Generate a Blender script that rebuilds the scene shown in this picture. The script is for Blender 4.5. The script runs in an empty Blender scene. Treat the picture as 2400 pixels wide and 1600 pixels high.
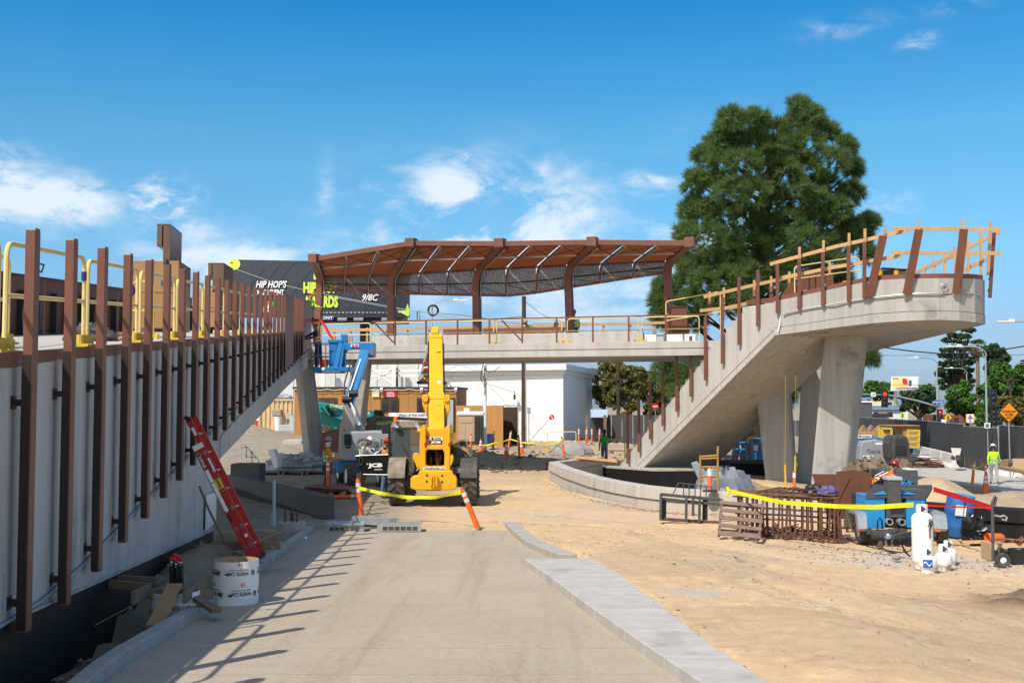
import bpy,bmesh,math,random
import numpy as np
from mathutils import Vector,Matrix
SC = bpy.context.scene
COL = SC.collection
random.seed(7)
RNG = np.random.default_rng(7)
V = Vector
R = math.radians
# ---------------------------------------------------------------- camera, sky, sun, exposure
F = 2700.0            # focal length in pixels of the 2400 px wide photograph
CAMZ = 2.8
PITCH = math.atan(149 / F)
cam_d = bpy.data.cameras.new('camera')
cam_d.sensor_width = 36.0
cam_d.lens = 36.0 * F / 2400.0
cam_d.clip_start = 0.05
cam_d.clip_end = 4000
cam = bpy.data.objects.new('camera',cam_d)
COL.objects.link(cam)
cam.location = (0,0,CAMZ)
cam.rotation_euler = (math.pi / 2 + PITCH,0,0)
SC.camera = cam
SC.render.resolution_x = 1024
SC.render.resolution_y = 682
SC.view_settings.view_transform = 'Standard'
SC.view_settings.look = 'None'
SC.view_settings.gamma = 1
SC.view_settings.exposure = 0.04
SC.view_settings.use_curve_mapping = False
SUN_EL = R(51)
SUN_TO = V((-0.60,-0.80,0)).normalized() * math.cos(SUN_EL) + V((0,0,math.sin(SUN_EL)))
sun_d = bpy.data.lights.new('sun','SUN')
sun_d.energy = 4.9
sun_d.angle = R(0.5)
sun_d.color = (1.0,0.93,0.82)
sun = bpy.data.objects.new('sun',sun_d)
COL.objects.link(sun)
sun.rotation_euler = (-SUN_TO).to_track_quat('-Z','Y').to_euler()
sun.location = (-30,-40,60)
def build_world():
 w = bpy.data.worlds.new('World')
 SC.world = w
 w.use_nodes = True
 nt = w.node_tree
 N,L = nt.nodes,nt.links
 N.clear()
 out = N.new('ShaderNodeOutputWorld')
 bg = N.new('ShaderNodeBackground')
 bg.inputs['Strength'].default_value = 0.15
 sky = N.new('ShaderNodeTexSky')
 sky.sky_type = 'NISHITA'
 sky.sun_disc = False
 sky.sun_elevation = SUN_EL
 sky.sun_rotation = math.atan2(SUN_TO.x,SUN_TO.y)
 sky.altitude = 60
 sky.air_density = 1.0
 sky.dust_density = 0.6
 sky.ozone_density = 1.6
 tc = N.new('ShaderNodeTexCoord')
 sep = N.new('ShaderNodeSeparateXYZ')
 L.new(tc.outputs['Generated'],sep.inputs[0])
 def mth(op,a,b=None,c=None):
  n = N.new('ShaderNodeMath')
  n.operation = op
  for i,x in enumerate((a,b,c)):
   if x is None:
    continue
   if isinstance(x,(int,float)):
    n.inputs[i].default_value = x
   else:
    L.new(x,n.inputs[i])
  return n.outputs[0]
 az = mth('ARCTAN2',sep.outputs[0],sep.outputs[1])
 el = mth('ARCSINE',sep.outputs[2])
 # deep polarised blue overhead, dusty blue at the horizon, whitened sunward
 ramp = N.new('ShaderNodeValToRGB')
 cr = ramp.color_ramp
 stops = [(0.0,(.36,.48,.78)),(.08,(.42,.56,.82)),(.18,(.44,.77,.95)),(.30,(.36,.82,.97)),(.45,(.10,.70,1.0)),(1.0,(.07,.64,1.0))]
 while len(cr.elements) < len(stops):
  cr.elements.new(.5)
 for e_,(q,c_) in zip(cr.elements,stops):
  e_.position = q
  e_.color = c_ + (1,)
 L.new(mth('DIVIDE',mth('MAXIMUM',el,0.0),.75),ramp.inputs[0])
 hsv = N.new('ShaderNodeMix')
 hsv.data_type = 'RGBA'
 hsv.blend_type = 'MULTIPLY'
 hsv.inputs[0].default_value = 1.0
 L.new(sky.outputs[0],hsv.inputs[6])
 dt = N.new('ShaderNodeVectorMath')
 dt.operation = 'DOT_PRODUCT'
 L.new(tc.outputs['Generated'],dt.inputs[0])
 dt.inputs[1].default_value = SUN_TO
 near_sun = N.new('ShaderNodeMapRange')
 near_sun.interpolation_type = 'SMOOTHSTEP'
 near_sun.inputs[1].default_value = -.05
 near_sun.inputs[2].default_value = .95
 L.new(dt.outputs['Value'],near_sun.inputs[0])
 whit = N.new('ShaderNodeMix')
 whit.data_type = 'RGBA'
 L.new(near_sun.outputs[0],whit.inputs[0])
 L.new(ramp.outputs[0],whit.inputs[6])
 whit.inputs[7].default_value = (1.75,1.45,1.15,1)  # sky brightened out of view to add fill in the shadows
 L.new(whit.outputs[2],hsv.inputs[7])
 comb = N.new('ShaderNodeCombineXYZ')
 L.new(mth('MULTIPLY',az,1.0),comb.inputs[0])
 L.new(mth('MULTIPLY',el,1.9),comb.inputs[1])
 def noise(sc,det,rough,dist=0.0,off=0.0):
  n = N.new('ShaderNodeTexNoise')
  n.noise_dimensions = '4D'
  n.inputs['W'].default_value = off
  n.inputs['Scale'].default_value = sc
  n.inputs['Detail'].default_value = det
  n.inputs['Roughness'].default_value = rough
  n.inputs['Distortion'].default_value = dist
  L.new(comb.outputs[0],n.inputs['Vector'])
  return n.outputs['Fac']
 n1 = noise(11,9,0.6,0.4,3.1)
 n2 = noise(26,8,0.62,0.7,8.2)
 # clouds: azimuth, elevation, half width, half height, weight, which noise
 spots = [(-0.025,0.156,0.105,0.05,1.5,n1),(0.035,0.172,0.05,0.022,.7,n2),(-0.035,0.205,0.03,0.03,0.5,n2),
    (0.165,0.155,0.06,0.06,1.2,n1),(0.122,0.192,0.030,0.013,.5,n2),
    (-0.43,0.180,0.045,0.028,1.5,n1),(-0.375,0.163,0.045,0.022,1.5,n1),
    (-0.295,0.168,0.03,0.018,1.1,n2),(-0.29,0.148,0.06,0.020,.7,n1),(-0.27,0.130,0.06,0.018,.5,n2),
    (-0.43,0.148,0.06,0.010,.6,n2),(-0.20,0.118,0.10,0.020,1.25,n1),
    (-0.160,0.172,0.012,0.040,0.50,n1),(0.345,0.292,0.022,0.008,.5,n2),
    (0.29,0.308,0.05,0.012,.28,n2),(0.37,0.32,0.03,0.012,.3,n2),(0.20,0.25,0.02,0.01,.3,n2),
    (0.02,0.098,0.30,0.035,.75,n1),(0.30,0.165,0.04,0.014,.6,n2),
    (-1.3,0.2,0.5,0.10,1.0,n1),(1.4,0.18,0.6,0.09,1.0,n1),(2.7,0.2,0.5,0.1,1.0,n1)]
 tot = None
 for (a,e,wa,we,wt,nn) in spots:
  da = mth('DIVIDE',mth('SUBTRACT',az,a),wa)
  de = mth('DIVIDE',mth('SUBTRACT',el,e),we)
  r2 = mth('ADD',mth('MULTIPLY',da,da),mth('MULTIPLY',de,de))
  g = mth('MULTIPLY',mth('EXPONENT',mth('MULTIPLY',r2,-0.9)),wt)
  s = mth('MULTIPLY',g,mth('MAXIMUM',mth('MULTIPLY',mth('SUBTRACT',nn,.40),4.6),0.0))
  tot = s if tot is None else mth('MAXIMUM',tot,s)
 cl = N.new('ShaderNodeMapRange')
 cl.inputs[1].default_value = 0.02
 cl.inputs[2].default_value = 0.80
 cl.inputs[3].default_value = 0.0
 cl.inputs[4].default_value = 0.74
 cl.interpolation_type = 'SMOOTHSTEP'
 L.new(tot,cl.inputs[0])
 mix = N.new('ShaderNodeMix')
 mix.data_type = 'RGBA'
 L.new(cl.outputs[0],mix.inputs[0])
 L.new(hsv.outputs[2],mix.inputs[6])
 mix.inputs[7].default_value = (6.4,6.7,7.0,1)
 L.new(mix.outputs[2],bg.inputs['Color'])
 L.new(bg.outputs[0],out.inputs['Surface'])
build_world()
# ---------------------------------------------------------------- point helpers
def ray(px,py):
 u,v = (px - 1200) / F,(800 - py) / F
 return V((u,math.cos(PITCH) - v * math.sin(PITCH),math.sin(PITCH) + v * math.cos(PITCH)))
def W(px,py,d):
 "world point seen at photograph pixel (px, py) at distance d along the view axis (y)"
 r = ray(px,py)
 return V((0,0,CAMZ)) + r * (d / r.y)
def G(px,py,z=0.0):
 r = ray(px,py)
 return V((0,0,CAMZ)) + r * ((z - CAMZ) / r.z)
RA,RB = 0.89,-0.034      # ramp surface z = RA + RB*y
def GR(px,py,off=0.0):
 r = ray(px,py)
 t = (CAMZ - RA - off) / (RB * r.y - r.z)
 return V((0,0,CAMZ)) + r * t
def zr(y):
 return RA + RB * y
def ss(a,b,x):
 t = min(1.0,max(0.0,(x - a) / (b - a)))
 return t * t * (3 - 2 * t)
def wm(o):
 m = Matrix.LocRotScale(o.location,o.rotation_euler,o.scale)
 return wm(o.parent) @ m if o.parent else m
# ---------------------------------------------------------------- mesh builder
class MB:
 def __init__(s):
  s.v,s.f,s.m,s.k,s.T = [],[],[],0,None
 def add(s,vs,fs):
  o = len(s.v)
  if s.T is not None:
   vs = [s.T @ V(p) for p in vs]
  s.v += [tuple(p) for p in vs]
  s.f += [tuple(i + o for i in f) for f in fs]
  s.m += [s.k] * len(fs)
  return s
 BF = [(0,3,2,1),(4,5,6,7),(0,1,5,4),(1,2,6,5),(2,3,7,6),(3,0,4,7)]
 def box(s,x0,x1,y0,y1,z0,z1):
  return s.add([(x0,y0,z0),(x1,y0,z0),(x1,y1,z0),(x0,y1,z0),(x0,y0,z1),(x1,y0,z1),(x1,y1,z1),(x0,y1,z1)],s.BF)
 def ob(s,c,size,rot=(0,0,0)):
  from mathutils import Euler
  m = Matrix.Translation(c) @ Euler(rot).to_matrix().to_4x4()
  a,b,h = size[0] / 2,size[1] / 2,size[2] / 2
  return s.add([m @ V(p) for p in [(-a,-b,-h),(a,-b,-h),(a,b,-h),(-a,b,-h),(-a,-b,h),(a,-b,h),(a,b,h),(-a,b,h)]],s.BF)
 def beam(s,p,q,w,h,up=(0,0,1)):
  p,q,up = V(p),V(q),V(up)
  d = (q - p).normalized()
  sd = d.cross(up)
  if sd.length < 1e-4:
   sd = d.cross(V((0,1,0)))
  sd.normalize()
  u = sd.cross(d)
  a,b = sd * w / 2,u * h / 2
  return s.add([p - a - b,p + a - b,q + a - b,q - a - b,p - a + b,p + a + b,q + a + b,q - a + b],s.BF)
 def tube(s,pts,r,n=8,caps=True):
  pts = [V(p) for p in pts]
  vs,fs = [],[]
  rs = r if isinstance(r,(list,tuple)) else [r] * len(pts)
  up = None
  for i,p in enumerate(pts):
   a = pts[i] - pts[i - 1] if i else pts[1] - pts[0]
   b = pts[i + 1] - pts[i] if i < len(pts) - 1 else a
   d = (a.normalized() + b.normalized()).normalized()
   if up is None:
    up = V((0,0,1)) if abs(d.z) < .9 else V((0,1,0))
   sd = d.cross(up).normalized()
   up = sd.cross(d)
   for k in range(n):
    t = 2 * math.pi * k / n
    vs.append(p + (sd * math.cos(t) + up * math.sin(t)) * rs[i])
  for i in range(len(pts) - 1):
   for k in range(n):
    k2 = (k + 1) % n
    fs.append((i * n + k,i * n + k2,(i + 1) * n + k2,(i + 1) * n + k))
  if caps:
   fs.append(tuple(range(n - 1,-1,-1)))
   fs.append(tuple((len(pts) - 1) * n + k for k in range(n)))
  return s.add(vs,fs)
 def cyl(s,p,q,r,n=12,r2=None):
  return s.tube([p,q],[r,r if r2 is None else r2],n)
 def lathe(s,prof,n=16,c=(0,0,0),ax='z',a0=0.0,a1=2 * math.pi):
  "prof: (radius, height) pairs"
  vs,fs = [],[]
  full = abs(a1 - a0 - 2 * math.pi) < 1e-6
  m = n if full else n + 1
  for (r,h) in prof:
   for k in range(m):
    t = a0 + (a1 - a0) * k / n
    x,y = r * math.cos(t),r * math.sin(t)
    p = (x,y,h) if ax == 'z' else ((h,x,y) if ax == 'x' else (y,h,x))
    vs.append((p[0] + c[0],p[1] + c[1],p[2] + c[2]))
  for i in range(len(prof) - 1):
   for k in range(n):
    k2 = (k + 1) % m
    fs.append((i * m + k,i * m + k2,(i + 1) * m + k2,(i + 1) * m + k))
  return s.add(vs,fs)
 def ext(s,poly,vec):
  "closed polygon of 3-D points swept by vec"
  n = len(poly)
  vec = V(vec)
  vs = [V(p) for p in poly] + [V(p) + vec for p in poly]
  fs = [tuple(range(n - 1,-1,-1)),tuple(range(n,2 * n))]
  fs += [(k,(k + 1) % n,n + (k + 1) % n,n + k) for k in range(n)]
  return s.add(vs,fs)
 def prism(s,poly,z0,z1):
  return s.ext([(p[0],p[1],z0) for p in poly],(0,0,z1 - z0))
 def strip(s,A,B,close=False):
  n = len(A)
  return s.add(list(A) + list(B),[(i,i + 1,n + i + 1,n + i) for i in range(n - 1)])
 def loft(s,rings,cap=True,close=True):
  n = len(rings[0])
  vs = [p for r in rings for p in r]
  fs = []
  for i in range(len(rings) - 1):
   for k in range(n if close else n - 1):
    k2 = (k + 1) % n
    fs.append((i * n + k,i * n + k2,(i + 1) * n + k2,(i + 1) * n + k))
  if cap:
   fs.append(tuple(range(n - 1,-1,-1)))
   fs.append(tuple((len(rings) - 1) * n + k for k in range(n)))
  return s.add(vs,fs)
 def sweep(s,prof,path):
  "profile (offset to the right, up) carried along a path of 3-D points, horizontal mitres"
  rings = []
  for i,p in enumerate(path):
   p = V(p)
   a = V(path[i]) - V(path[i - 1]) if i else V(path[1]) - V(path[0])
   b = V(path[i + 1]) - V(path[i]) if i < len(path) - 1 else a
   a,b = V((a.x,a.y,0)).normalized(),V((b.x,b.y,0)).normalized()
   d = (a + b).normalized()
   rt = V((d.y,-d.x,0)) / max(.5,d.dot(a))
   rings.append([p + rt * o + V((0,0,h)) for (o,h) in prof])
  return s.loft(rings)
 def ball(s,c,r,n=10,sq=(1,1,1)):
  pr = [(max(1e-4,math.sin(math.pi * i / n)),-math.cos(math.pi * i / n)) for i in range(n + 1)]
  b = len(s.v)
  T,s.T = s.T,None
  s.lathe(pr,n + 2)
  s.T = T
  for i in range(b,len(s.v)):
   p = V((c[0] + s.v[i][0] * r * sq[0],c[1] + s.v[i][1] * r * sq[1],c[2] + s.v[i][2] * r * sq[2]))
   s.v[i] = tuple(T @ p if T is not None else p)
  return s
 def build(s,name,mats,parent=None,smooth=False,bev=0.0,world=False,kind=None,fix=True,seg=2):
  me = bpy.data.meshes.new(name)
  vs = s.v
  if world and parent is not None:
   im = wm(parent).inverted()
   vs = [tuple(im @ V(p)) for p in vs]
  me.from_pydata(vs,[],s.f)
  if not isinstance(mats,(list,tuple)):
   mats = [mats]
  for m in mats:
   me.materials.append(m)
  if len(mats) > 1:
   me.polygons.foreach_set('material_index',s.m)
  me.update()
  if fix:
   bm = bmesh.new()
   bm.from_mesh(me)
   bmesh.ops.recalc_face_normals(bm,faces=bm.faces)
   bm.to_mesh(me)
   bm.free()
  if smooth:
   me.shade_smooth()
   me.set_sharp_from_angle(angle=R(38))
  o = bpy.data.objects.new(name,me)
  COL.objects.link(o)
  if parent is not None:
   o.parent = parent
  if bev:
   b = o.modifiers.new('bevel','BEVEL')
   b.width = bev
   b.segments = seg
   b.limit_method = 'ANGLE'
   b.angle_limit = R(40)
   b.harden_normals = False
  if kind:
   o['kind'] = kind
  return o
def tag(o,label,cat=None,group=None,kind=None):
 if label:
  o['label'] = label
 if cat:
  o['category'] = cat
 if group:
  o['group'] = group
 if kind:
  o['kind'] = kind
 return o
def E(name,label,cat,loc=(0,0,0),rz=0.0,group=None):
 o = bpy.data.objects.new(name,None)
 o.empty_display_size = .2
 COL.objects.link(o)
 o.location = loc
 o.rotation_euler = (0,0,rz)
 return tag(o,label,cat,group)
def top(mb,name,label,cat,mats,group=None,**kw):
 "one-mesh thing: origin moved to the middle of its base"
 P = np.array(mb.v)
 c = V(((P[:,0].min() + P[:,0].max()) / 2,(P[:,1].min() + P[:,1].max()) / 2,P[:,2].min()))
 mb.v = [(p[0] - c.x,p[1] - c.y,p[2] - c.z) for p in mb.v]
 o = mb.build(name,mats,None,**kw)
 o.location = c
 return tag(o,label,cat,group)
def dup(o,loc=None,rz=None,label=None,group=None,parent=None):
 c = o.copy()
 COL.objects.link(c)
 if parent is not None:
  c.parent = parent
 if loc is not None:
  c.location = loc
 if rz is not None:
  c.rotation_euler = (0,0,rz)
 if label:
  c['label'] = label
 if group:
  c['group'] = group
 for ch in [x for x in o.children]:
  dup(ch,parent=c)
 return c
def frame(o,right,up):
 "4x4 whose x axis is right, y axis up, z axis their cross, at o (for lettering)"
 r = V(right).normalized()
 n = r.cross(V(up)).normalized()
 u = n.cross(r)
 return Matrix(((r.x,u.x,n.x,o[0]),(r.y,u.y,n.y,o[1]),(r.z,u.z,n.z,o[2]),(0,0,0,1)))
def text(s,size,m,parent,M4,name='lettering',bold=0.0,width=None,height=None,shear=0.0,world=False,wrap=None,depth=0.002,align='CENTER',sp=1.0,res=2):
 cu = bpy.data.curves.new(name,'FONT')
 cu.body = s
 cu.size = size
 cu.align_x = align
 cu.align_y = 'CENTER'
 cu.offset = bold
 cu.shear = shear
 cu.space_character = sp
 cu.resolution_u = res
 cu.extrude = depth
 ob = bpy.data.objects.new(name,cu)
 COL.objects.link(ob)
 dg = bpy.context.evaluated_depsgraph_get()
 me = bpy.data.meshes.new_from_object(ob.evaluated_get(dg))
 bpy.data.objects.remove(ob)
 bpy.data.curves.remove(cu)
 n = len(me.vertices)
 a = np.empty(n * 3)
 me.vertices.foreach_get('co',a)
 a = a.reshape(-1,3)
 w = a[:,0].max() - a[:,0].min()
 h = a[:,1].max() - a[:,1].min()
 if align == 'CENTER':
  a[:,0] -= (a[:,0].max() + a[:,0].min()) / 2
 a[:,1] -= (a[:,1].max() + a[:,1].min()) / 2
 if width:
  a[:,0] *= width / w
 if height:
  a[:,1] *= height / h
 if wrap:
  rr = wrap
  t = a[:,0] / rr
  z = a[:,2] + rr
  a[:,0],a[:,2] = np.sin(t) * z,np.cos(t) * z - rr
 mm = np.array(M4)
 if world and parent is not None:
  mm = np.array(wm(parent).inverted()) @ mm
 a = a @ mm[:3,:3].T + mm[:3,3]
 me.vertices.foreach_set('co',a.ravel())
 me.materials.clear()
 me.materials.append(m)
 me.update()
 o = bpy.data.objects.new(name,me)
 COL.objects.link(o)
 o.parent = parent
 return o
def fbm(x,y,seed=0,oct=4):
 "cheap value noise for numpy arrays"
 tot,amp,fr = 0.0,1.0,1.0
 for k in range(oct):
  xi,yi = np.floor(x * fr).astype(np.int64),np.floor(y * fr).astype(np.int64)
  xf,yf = x * fr - xi,y * fr - yi
  xf,yf = xf * xf * (3 - 2 * xf),yf * yf * (3 - 2 * yf)
  def h(a,b):
   n = (a * 374761393 + b * 668265263 + (seed + k * 17) * 982451653) & 0x7fffffff
   n = (n ^ (n >> 13)) * 1274126177 & 0x7fffffff
   return ((n ^ (n >> 16)) & 0xffff) / 65535.0
  v = (h(xi,yi) * (1 - xf) + h(xi + 1,yi) * xf) * (1 - yf) + (h(xi,yi + 1) * (1 - xf) + h(xi + 1,yi + 1) * xf) * yf
  tot = tot + (v - .5) * amp
  amp *= .5
  fr *= 2.03
 return tot
def lin(a,b,n):
 return np.linspace(a,b,n).tolist()
# ---------------------------------------------------------------- materials
MATS = {}
def mat(name,c,c2=None,sc=4.0,rough=0.7,metal=0.0,bump=0.0,bsc=40.0,st=(1,1,1),det=5,c3=None,sc3=.6,t3=.58,spec=0.4,trans=0.0,alpha=1.0,mul=0.0,coat=0.0,w3=.12):
 m = bpy.data.materials.new(name)
 m.use_nodes = True
 nt = m.node_tree
 N,L = nt.nodes,nt.links
 b = N['Principled BSDF']
 b.inputs['Roughness'].default_value = rough
 b.inputs['Metallic'].default_value = metal
 b.inputs['Specular IOR Level'].default_value = spec
 if coat:
  b.inputs['Coat Weight'].default_value = coat
  b.inputs['Coat Roughness'].default_value = .15
 c = tuple(c) + (1,)
 tc = N.new('ShaderNodeTexCoord')
 mp = N.new('ShaderNodeMapping')
 mp.inputs['Scale'].default_value = st
 L.new(tc.outputs['Object'],mp.inputs[0])
 def noise(scale,d=det,src=None):
  n = N.new('ShaderNodeTexNoise')
  n.inputs['Scale'].default_value = scale
  n.inputs['Detail'].default_value = d
  n.inputs['Roughness'].default_value = .62
  L.new(src or mp.outputs[0],n.inputs['Vector'])
  return n.outputs['Fac']
 def mix(fac,a,bb):
  x = N.new('ShaderNodeMix')
  x.data_type = 'RGBA'
  L.new(fac,x.inputs[0])
  for v,i in ((a,6),(bb,7)):
   if isinstance(v,tuple):
    x.inputs[i].default_value = v
   else:
    L.new(v,x.inputs[i])
  return x.outputs[2]
 def rng(f,lo,hi):
  r = N.new('ShaderNodeMapRange')
  r.inputs[1].default_value = lo
  r.inputs[2].default_value = hi
  L.new(f,r.inputs[0])
  return r.outputs[0]
 col = c
 if c2 is not None:
  col = mix(rng(noise(sc),.32,.68),c,tuple(c2) + (1,))
 if c3 is not None:
  col = mix(rng(noise(sc3,8,tc.outputs['Object']),t3,t3 + w3),col,tuple(c3) + (1,))
 if isinstance(col,tuple):
  b.inputs['Base Color'].default_value = col
 else:
  L.new(col,b.inputs['Base Color'])
 if bump:
  bp = N.new('ShaderNodeBump')
  bp.inputs['Strength'].default_value = bump
  bp.inputs['Distance'].default_value = .02
  L.new(noise(bsc,6,tc.outputs['Object']),bp.inputs['Height'])
  L.new(bp.outputs[0],b.inputs['Normal'])
 if trans:
  o = N['Material Output']
  tr = N.new('ShaderNodeBsdfTranslucent')
  tr.inputs[0].default_value = tuple(min(1,x * 2.6) for x in c[:3]) + (1,)
  ms = N.new('ShaderNodeMixShader')
  ms.inputs[0].default_value = trans
  L.new(b.outputs[0],ms.inputs[1])
  L.new(tr.outputs[0],ms.inputs[2])
  L.new(ms.outputs[0],o.inputs[0])
 if alpha < 1:
  b.inputs['Alpha'].default_value = alpha
 m['_nodes'] = 1
 MATS[name] = m
 return m
def nodes_of(m):
 return m.node_tree.nodes,m.node_tree.links,m.node_tree.nodes['Principled BSDF']
conc = mat('concrete',(.42,.405,.38),(.31,.30,.28),3.4,.85,bump=.3,bsc=35,st=(1,1,.07),c3=(.22,.21,.19),sc3=.8,t3=.57)
conc_l = mat('concrete_light',(.48,.46,.425),(.38,.36,.33),3.2,.85,bump=.25,bsc=40,st=(1,1,.09),c3=(.30,.285,.255),sc3=1.0,t3=.58)
conc_kerb = mat('concrete_kerb',(.44,.415,.365),(.31,.30,.27),3,.9,bump=.35,bsc=60,c3=(.22,.20,.17),sc3=2.0,t3=.60)
conc_w = mat('concrete_wall_lifted',(.53,.515,.485),(.40,.39,.365),3.4,.85,bump=.3,bsc=35,st=(1,1,.07),c3=(.30,.29,.27),sc3=.8,t3=.57)  # concrete copy lightened to stand in for fill light off the ramp
conc_dk = mat('concrete_dark',(.10,.10,.10),(.075,.075,.075),2,.8,bump=.2)
membrane = mat('membrane',(.008,.008,.009),(.013,.013,.014),3,.6,bump=.4,bsc=12,st=(1,1,.15),c3=(.05,.05,.046),sc3=3,t3=.66,spec=.25)
steel_br = mat('steel_brown',(.185,.072,.045),(.145,.056,.036),3,.5,bump=.05,c3=(.075,.03,.022),sc3=1.8,t3=.64,st=(1,1,.3))
steel_blk = mat('steel_black',(.022,.016,.014),(.032,.02,.016),5,.55)
corten = mat('corten',(.17,.062,.034),(.125,.047,.028),4,.7,bump=.1,c3=(.22,.09,.045),sc3=2,t3=.6)
corten_roof = mat('corten_roof',(.215,.105,.058),(.17,.08,.043),1.5,.65,trans=.5)
rust = mat('rust',(.16,.075,.045),(.09,.042,.03),8,.9,bump=.3)
galv = mat('galvanised',(.52,.54,.55),(.40,.42,.43),12,.42,metal=.6)
chrome = mat('bright_steel',(.7,.7,.7),None,rough=.25,metal=1)
alu = mat('aluminium',(.6,.6,.6),None,rough=.4,metal=.9)
wood = mat('lumber',(.56,.36,.17),(.46,.27,.12),3,.75,st=(6,6,.6),bump=.1)
wood_b = mat('lumber_brown',(.20,.085,.04),(.25,.11,.05),3,.75,st=(6,6,.6))
wood_g = mat('lumber_weathered',(.22,.16,.11),(.16,.115,.08),4,.85,st=(1,5,5),bump=.3,c3=(.30,.25,.19),sc3=3,t3=.6)
wood_gry = mat('pallet_wood',(.24,.165,.125),(.16,.11,.085),5,.9,st=(1,5,5),bump=.3)
plywood = mat('plywood',(.40,.25,.12),(.33,.19,.09),2,.8)
yel_rail = mat('rail_yellow',(.72,.58,.25),(.66,.50,.18),6,.45,c3=(.40,.33,.20),sc3=5,t3=.66)
yel_deep = mat('base_yellow',(.66,.46,.05),(.55,.38,.04),6,.5)
yel_jcb = mat('machine_yellow',(.80,.42,.012),(.74,.37,.012),2,.38,coat=.25,c3=(.50,.33,.11),sc3=3.5,t3=.62)
blue_genie = mat('lift_blue',(.015,.20,.50),(.012,.17,.42),3,.4,coat=.2,c3=(.10,.22,.38),sc3=3,t3=.68)
grey_genie = mat('lift_grey',(.30,.32,.345),(.26,.28,.31),2,.45)
teal = mat('machine_teal',(.004,.30,.27),(.004,.25,.23),2,.4)
olive = mat('machine_olive',(.12,.12,.095),None,rough=.5)
blk = mat('black_plastic',(.015,.015,.016),(.025,.025,.026),6,.5)
blk_gloss = mat('black_gloss',(.012,.012,.013),None,rough=.22)
blk_dusty = mat('black_dusty',(.03,.03,.03),(.10,.09,.08),3,.6)
rubber = mat('rubber',(.035,.033,.031),(.09,.08,.068),7,.85,bump=.2)
rubber_dusty = mat('rubber_dusty',(.13,.115,.095),(.07,.062,.053),9,.9)
mud = mat('fender_mud',(.30,.26,.20),(.12,.11,.09),5,.9)
glass_dk = mat('glass_dark',(.03,.035,.04),None,rough=.08,spec=.6)
orange = mat('safety_orange',(.80,.16,.02),(.70,.12,.02),6,.5,c3=(.42,.12,.04),sc3=6,t3=.66)
white = mat('white_paint',(.78,.78,.76),(.70,.70,.68),5,.5)
white_tk = mat('tank_white',(.80,.80,.79),(.74,.74,.73),3,.35,c3=(.62,.60,.56),sc3=4,t3=.7)
reflect = mat('reflective_band',(.75,.75,.74),(.62,.60,.58),10,.35)
red = mat('red_paint',(.55,.03,.02),None,rough=.5)
red_lad = mat('ladder_red',(.50,.035,.03),(.43,.03,.03),4,.45)
blue = mat('blue_plastic',(.03,.14,.42),(.025,.12,.36),4,.45)
navy = mat('navy',(.02,.035,.12),None,rough=.8)
print_blk = mat('print_black',(.015,.015,.015),None,rough=.6)
print_wht = mat('print_white',(.82,.82,.82),None,rough=.6)
print_lime = mat('print_lime',(.58,.82,.08),None,rough=.6)
print_pur = mat('print_purple',(.10,.08,.22),None,rough=.6)
print_red = mat('print_red',(.55,.015,.03),None,rough=.6)
print_grn = mat('print_green',(.05,.4,.05),None,rough=.6)
print_yel = mat('print_yellow',(.80,.55,.06),None,rough=.6)
print_blue = mat('print_blue',(.02,.10,.42),None,rough=.6)
pink = mat('print_pink',(.65,.12,.22),None,rough=.6)
tape_y = mat('tape_yellow',(.78,.80,.03),(.70,.72,.03),3,.4,trans=.25)
tape_r = mat('tape_red',(.62,.02,.02),None,rough=.4,trans=.2)
tan = mat('job_box_tan',(.36,.20,.085),(.31,.17,.075),1.5,.42)
tan_dk = mat('job_box_brown',(.15,.09,.06),(.11,.065,.045),2,.3)
siding = mat('siding_tan',(.43,.21,.065),(.37,.175,.055),2,.75,st=(4,4,.3))
siding_br = mat('trim_brown',(.06,.035,.025),None,rough=.6)
stucco = mat('stucco_white',(.80,.80,.78),(.76,.76,.74),.6,.9,bump=.05)
metal_wall = mat('metal_wall',(.62,.63,.63),(.56,.57,.57),.8,.6)
cont_tan = mat('container_cream',(.62,.46,.27),(.56,.40,.22),2,.6,c3=(.42,.27,.14),sc3=2.2,t3=.68)
grey_box = mat('grey_box',(.38,.42,.44),None,rough=.5)
screen = mat('fence_screen',(.045,.047,.050),(.06,.062,.065),1.2,.85)
barrier = mat('barrier_white',(.72,.71,.69),(.58,.57,.54),3,.8)
tarp_shade = mat('tarp_grey_shaded',(.19,.21,.25),(.15,.165,.20),3,.5)  # grey tarp darkened, the lookout's shade put into its colour
tarp = mat('tarp_grey',(.34,.37,.42),(.26,.29,.34),3,.45)
tarp_w = mat('wrap_white',(.75,.77,.80),None,rough=.4)
bag = mat('bin_bag',(.012,.012,.013),None,rough=.28,spec=.6)
gravel = mat('gravel_grey',(.36,.35,.33),(.22,.21,.20),60,.95,bump=.5,bsc=60)
stone = mat('rubble',(.30,.27,.23),(.20,.18,.15),12,.95,bump=.4)
cardboard = mat('cardboard',(.42,.29,.17),None,rough=.85)
porta = mat('porta_tan',(.52,.36,.24),(.46,.31,.20),3,.6)
bark = mat('bark',(.075,.052,.038),(.045,.032,.024),12,.95,bump=.6,st=(1,1,.25))
palm_bark = mat('palm_bark',(.20,.165,.13),(.14,.11,.09),14,.95)
pole_wood = mat('pole_wood',(.055,.038,.028),None,rough=.85)
signal_red = mat('signal_lens',(.9,.02,.01),None,rough=.3)
_n,_l,_b = nodes_of(signal_red)
_b.inputs['Emission Color'].default_value = (1,.02,.01,1)
_b.inputs['Emission Strength'].default_value = 3.0
def leaf_mat(name,a,b,c=None,trans=.25,sc=1.1):
 m = mat(name,a,b,sc,.6,trans=trans,spec=.25,det=3)
 N,L,bs = nodes_of(m)
 return m
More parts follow.
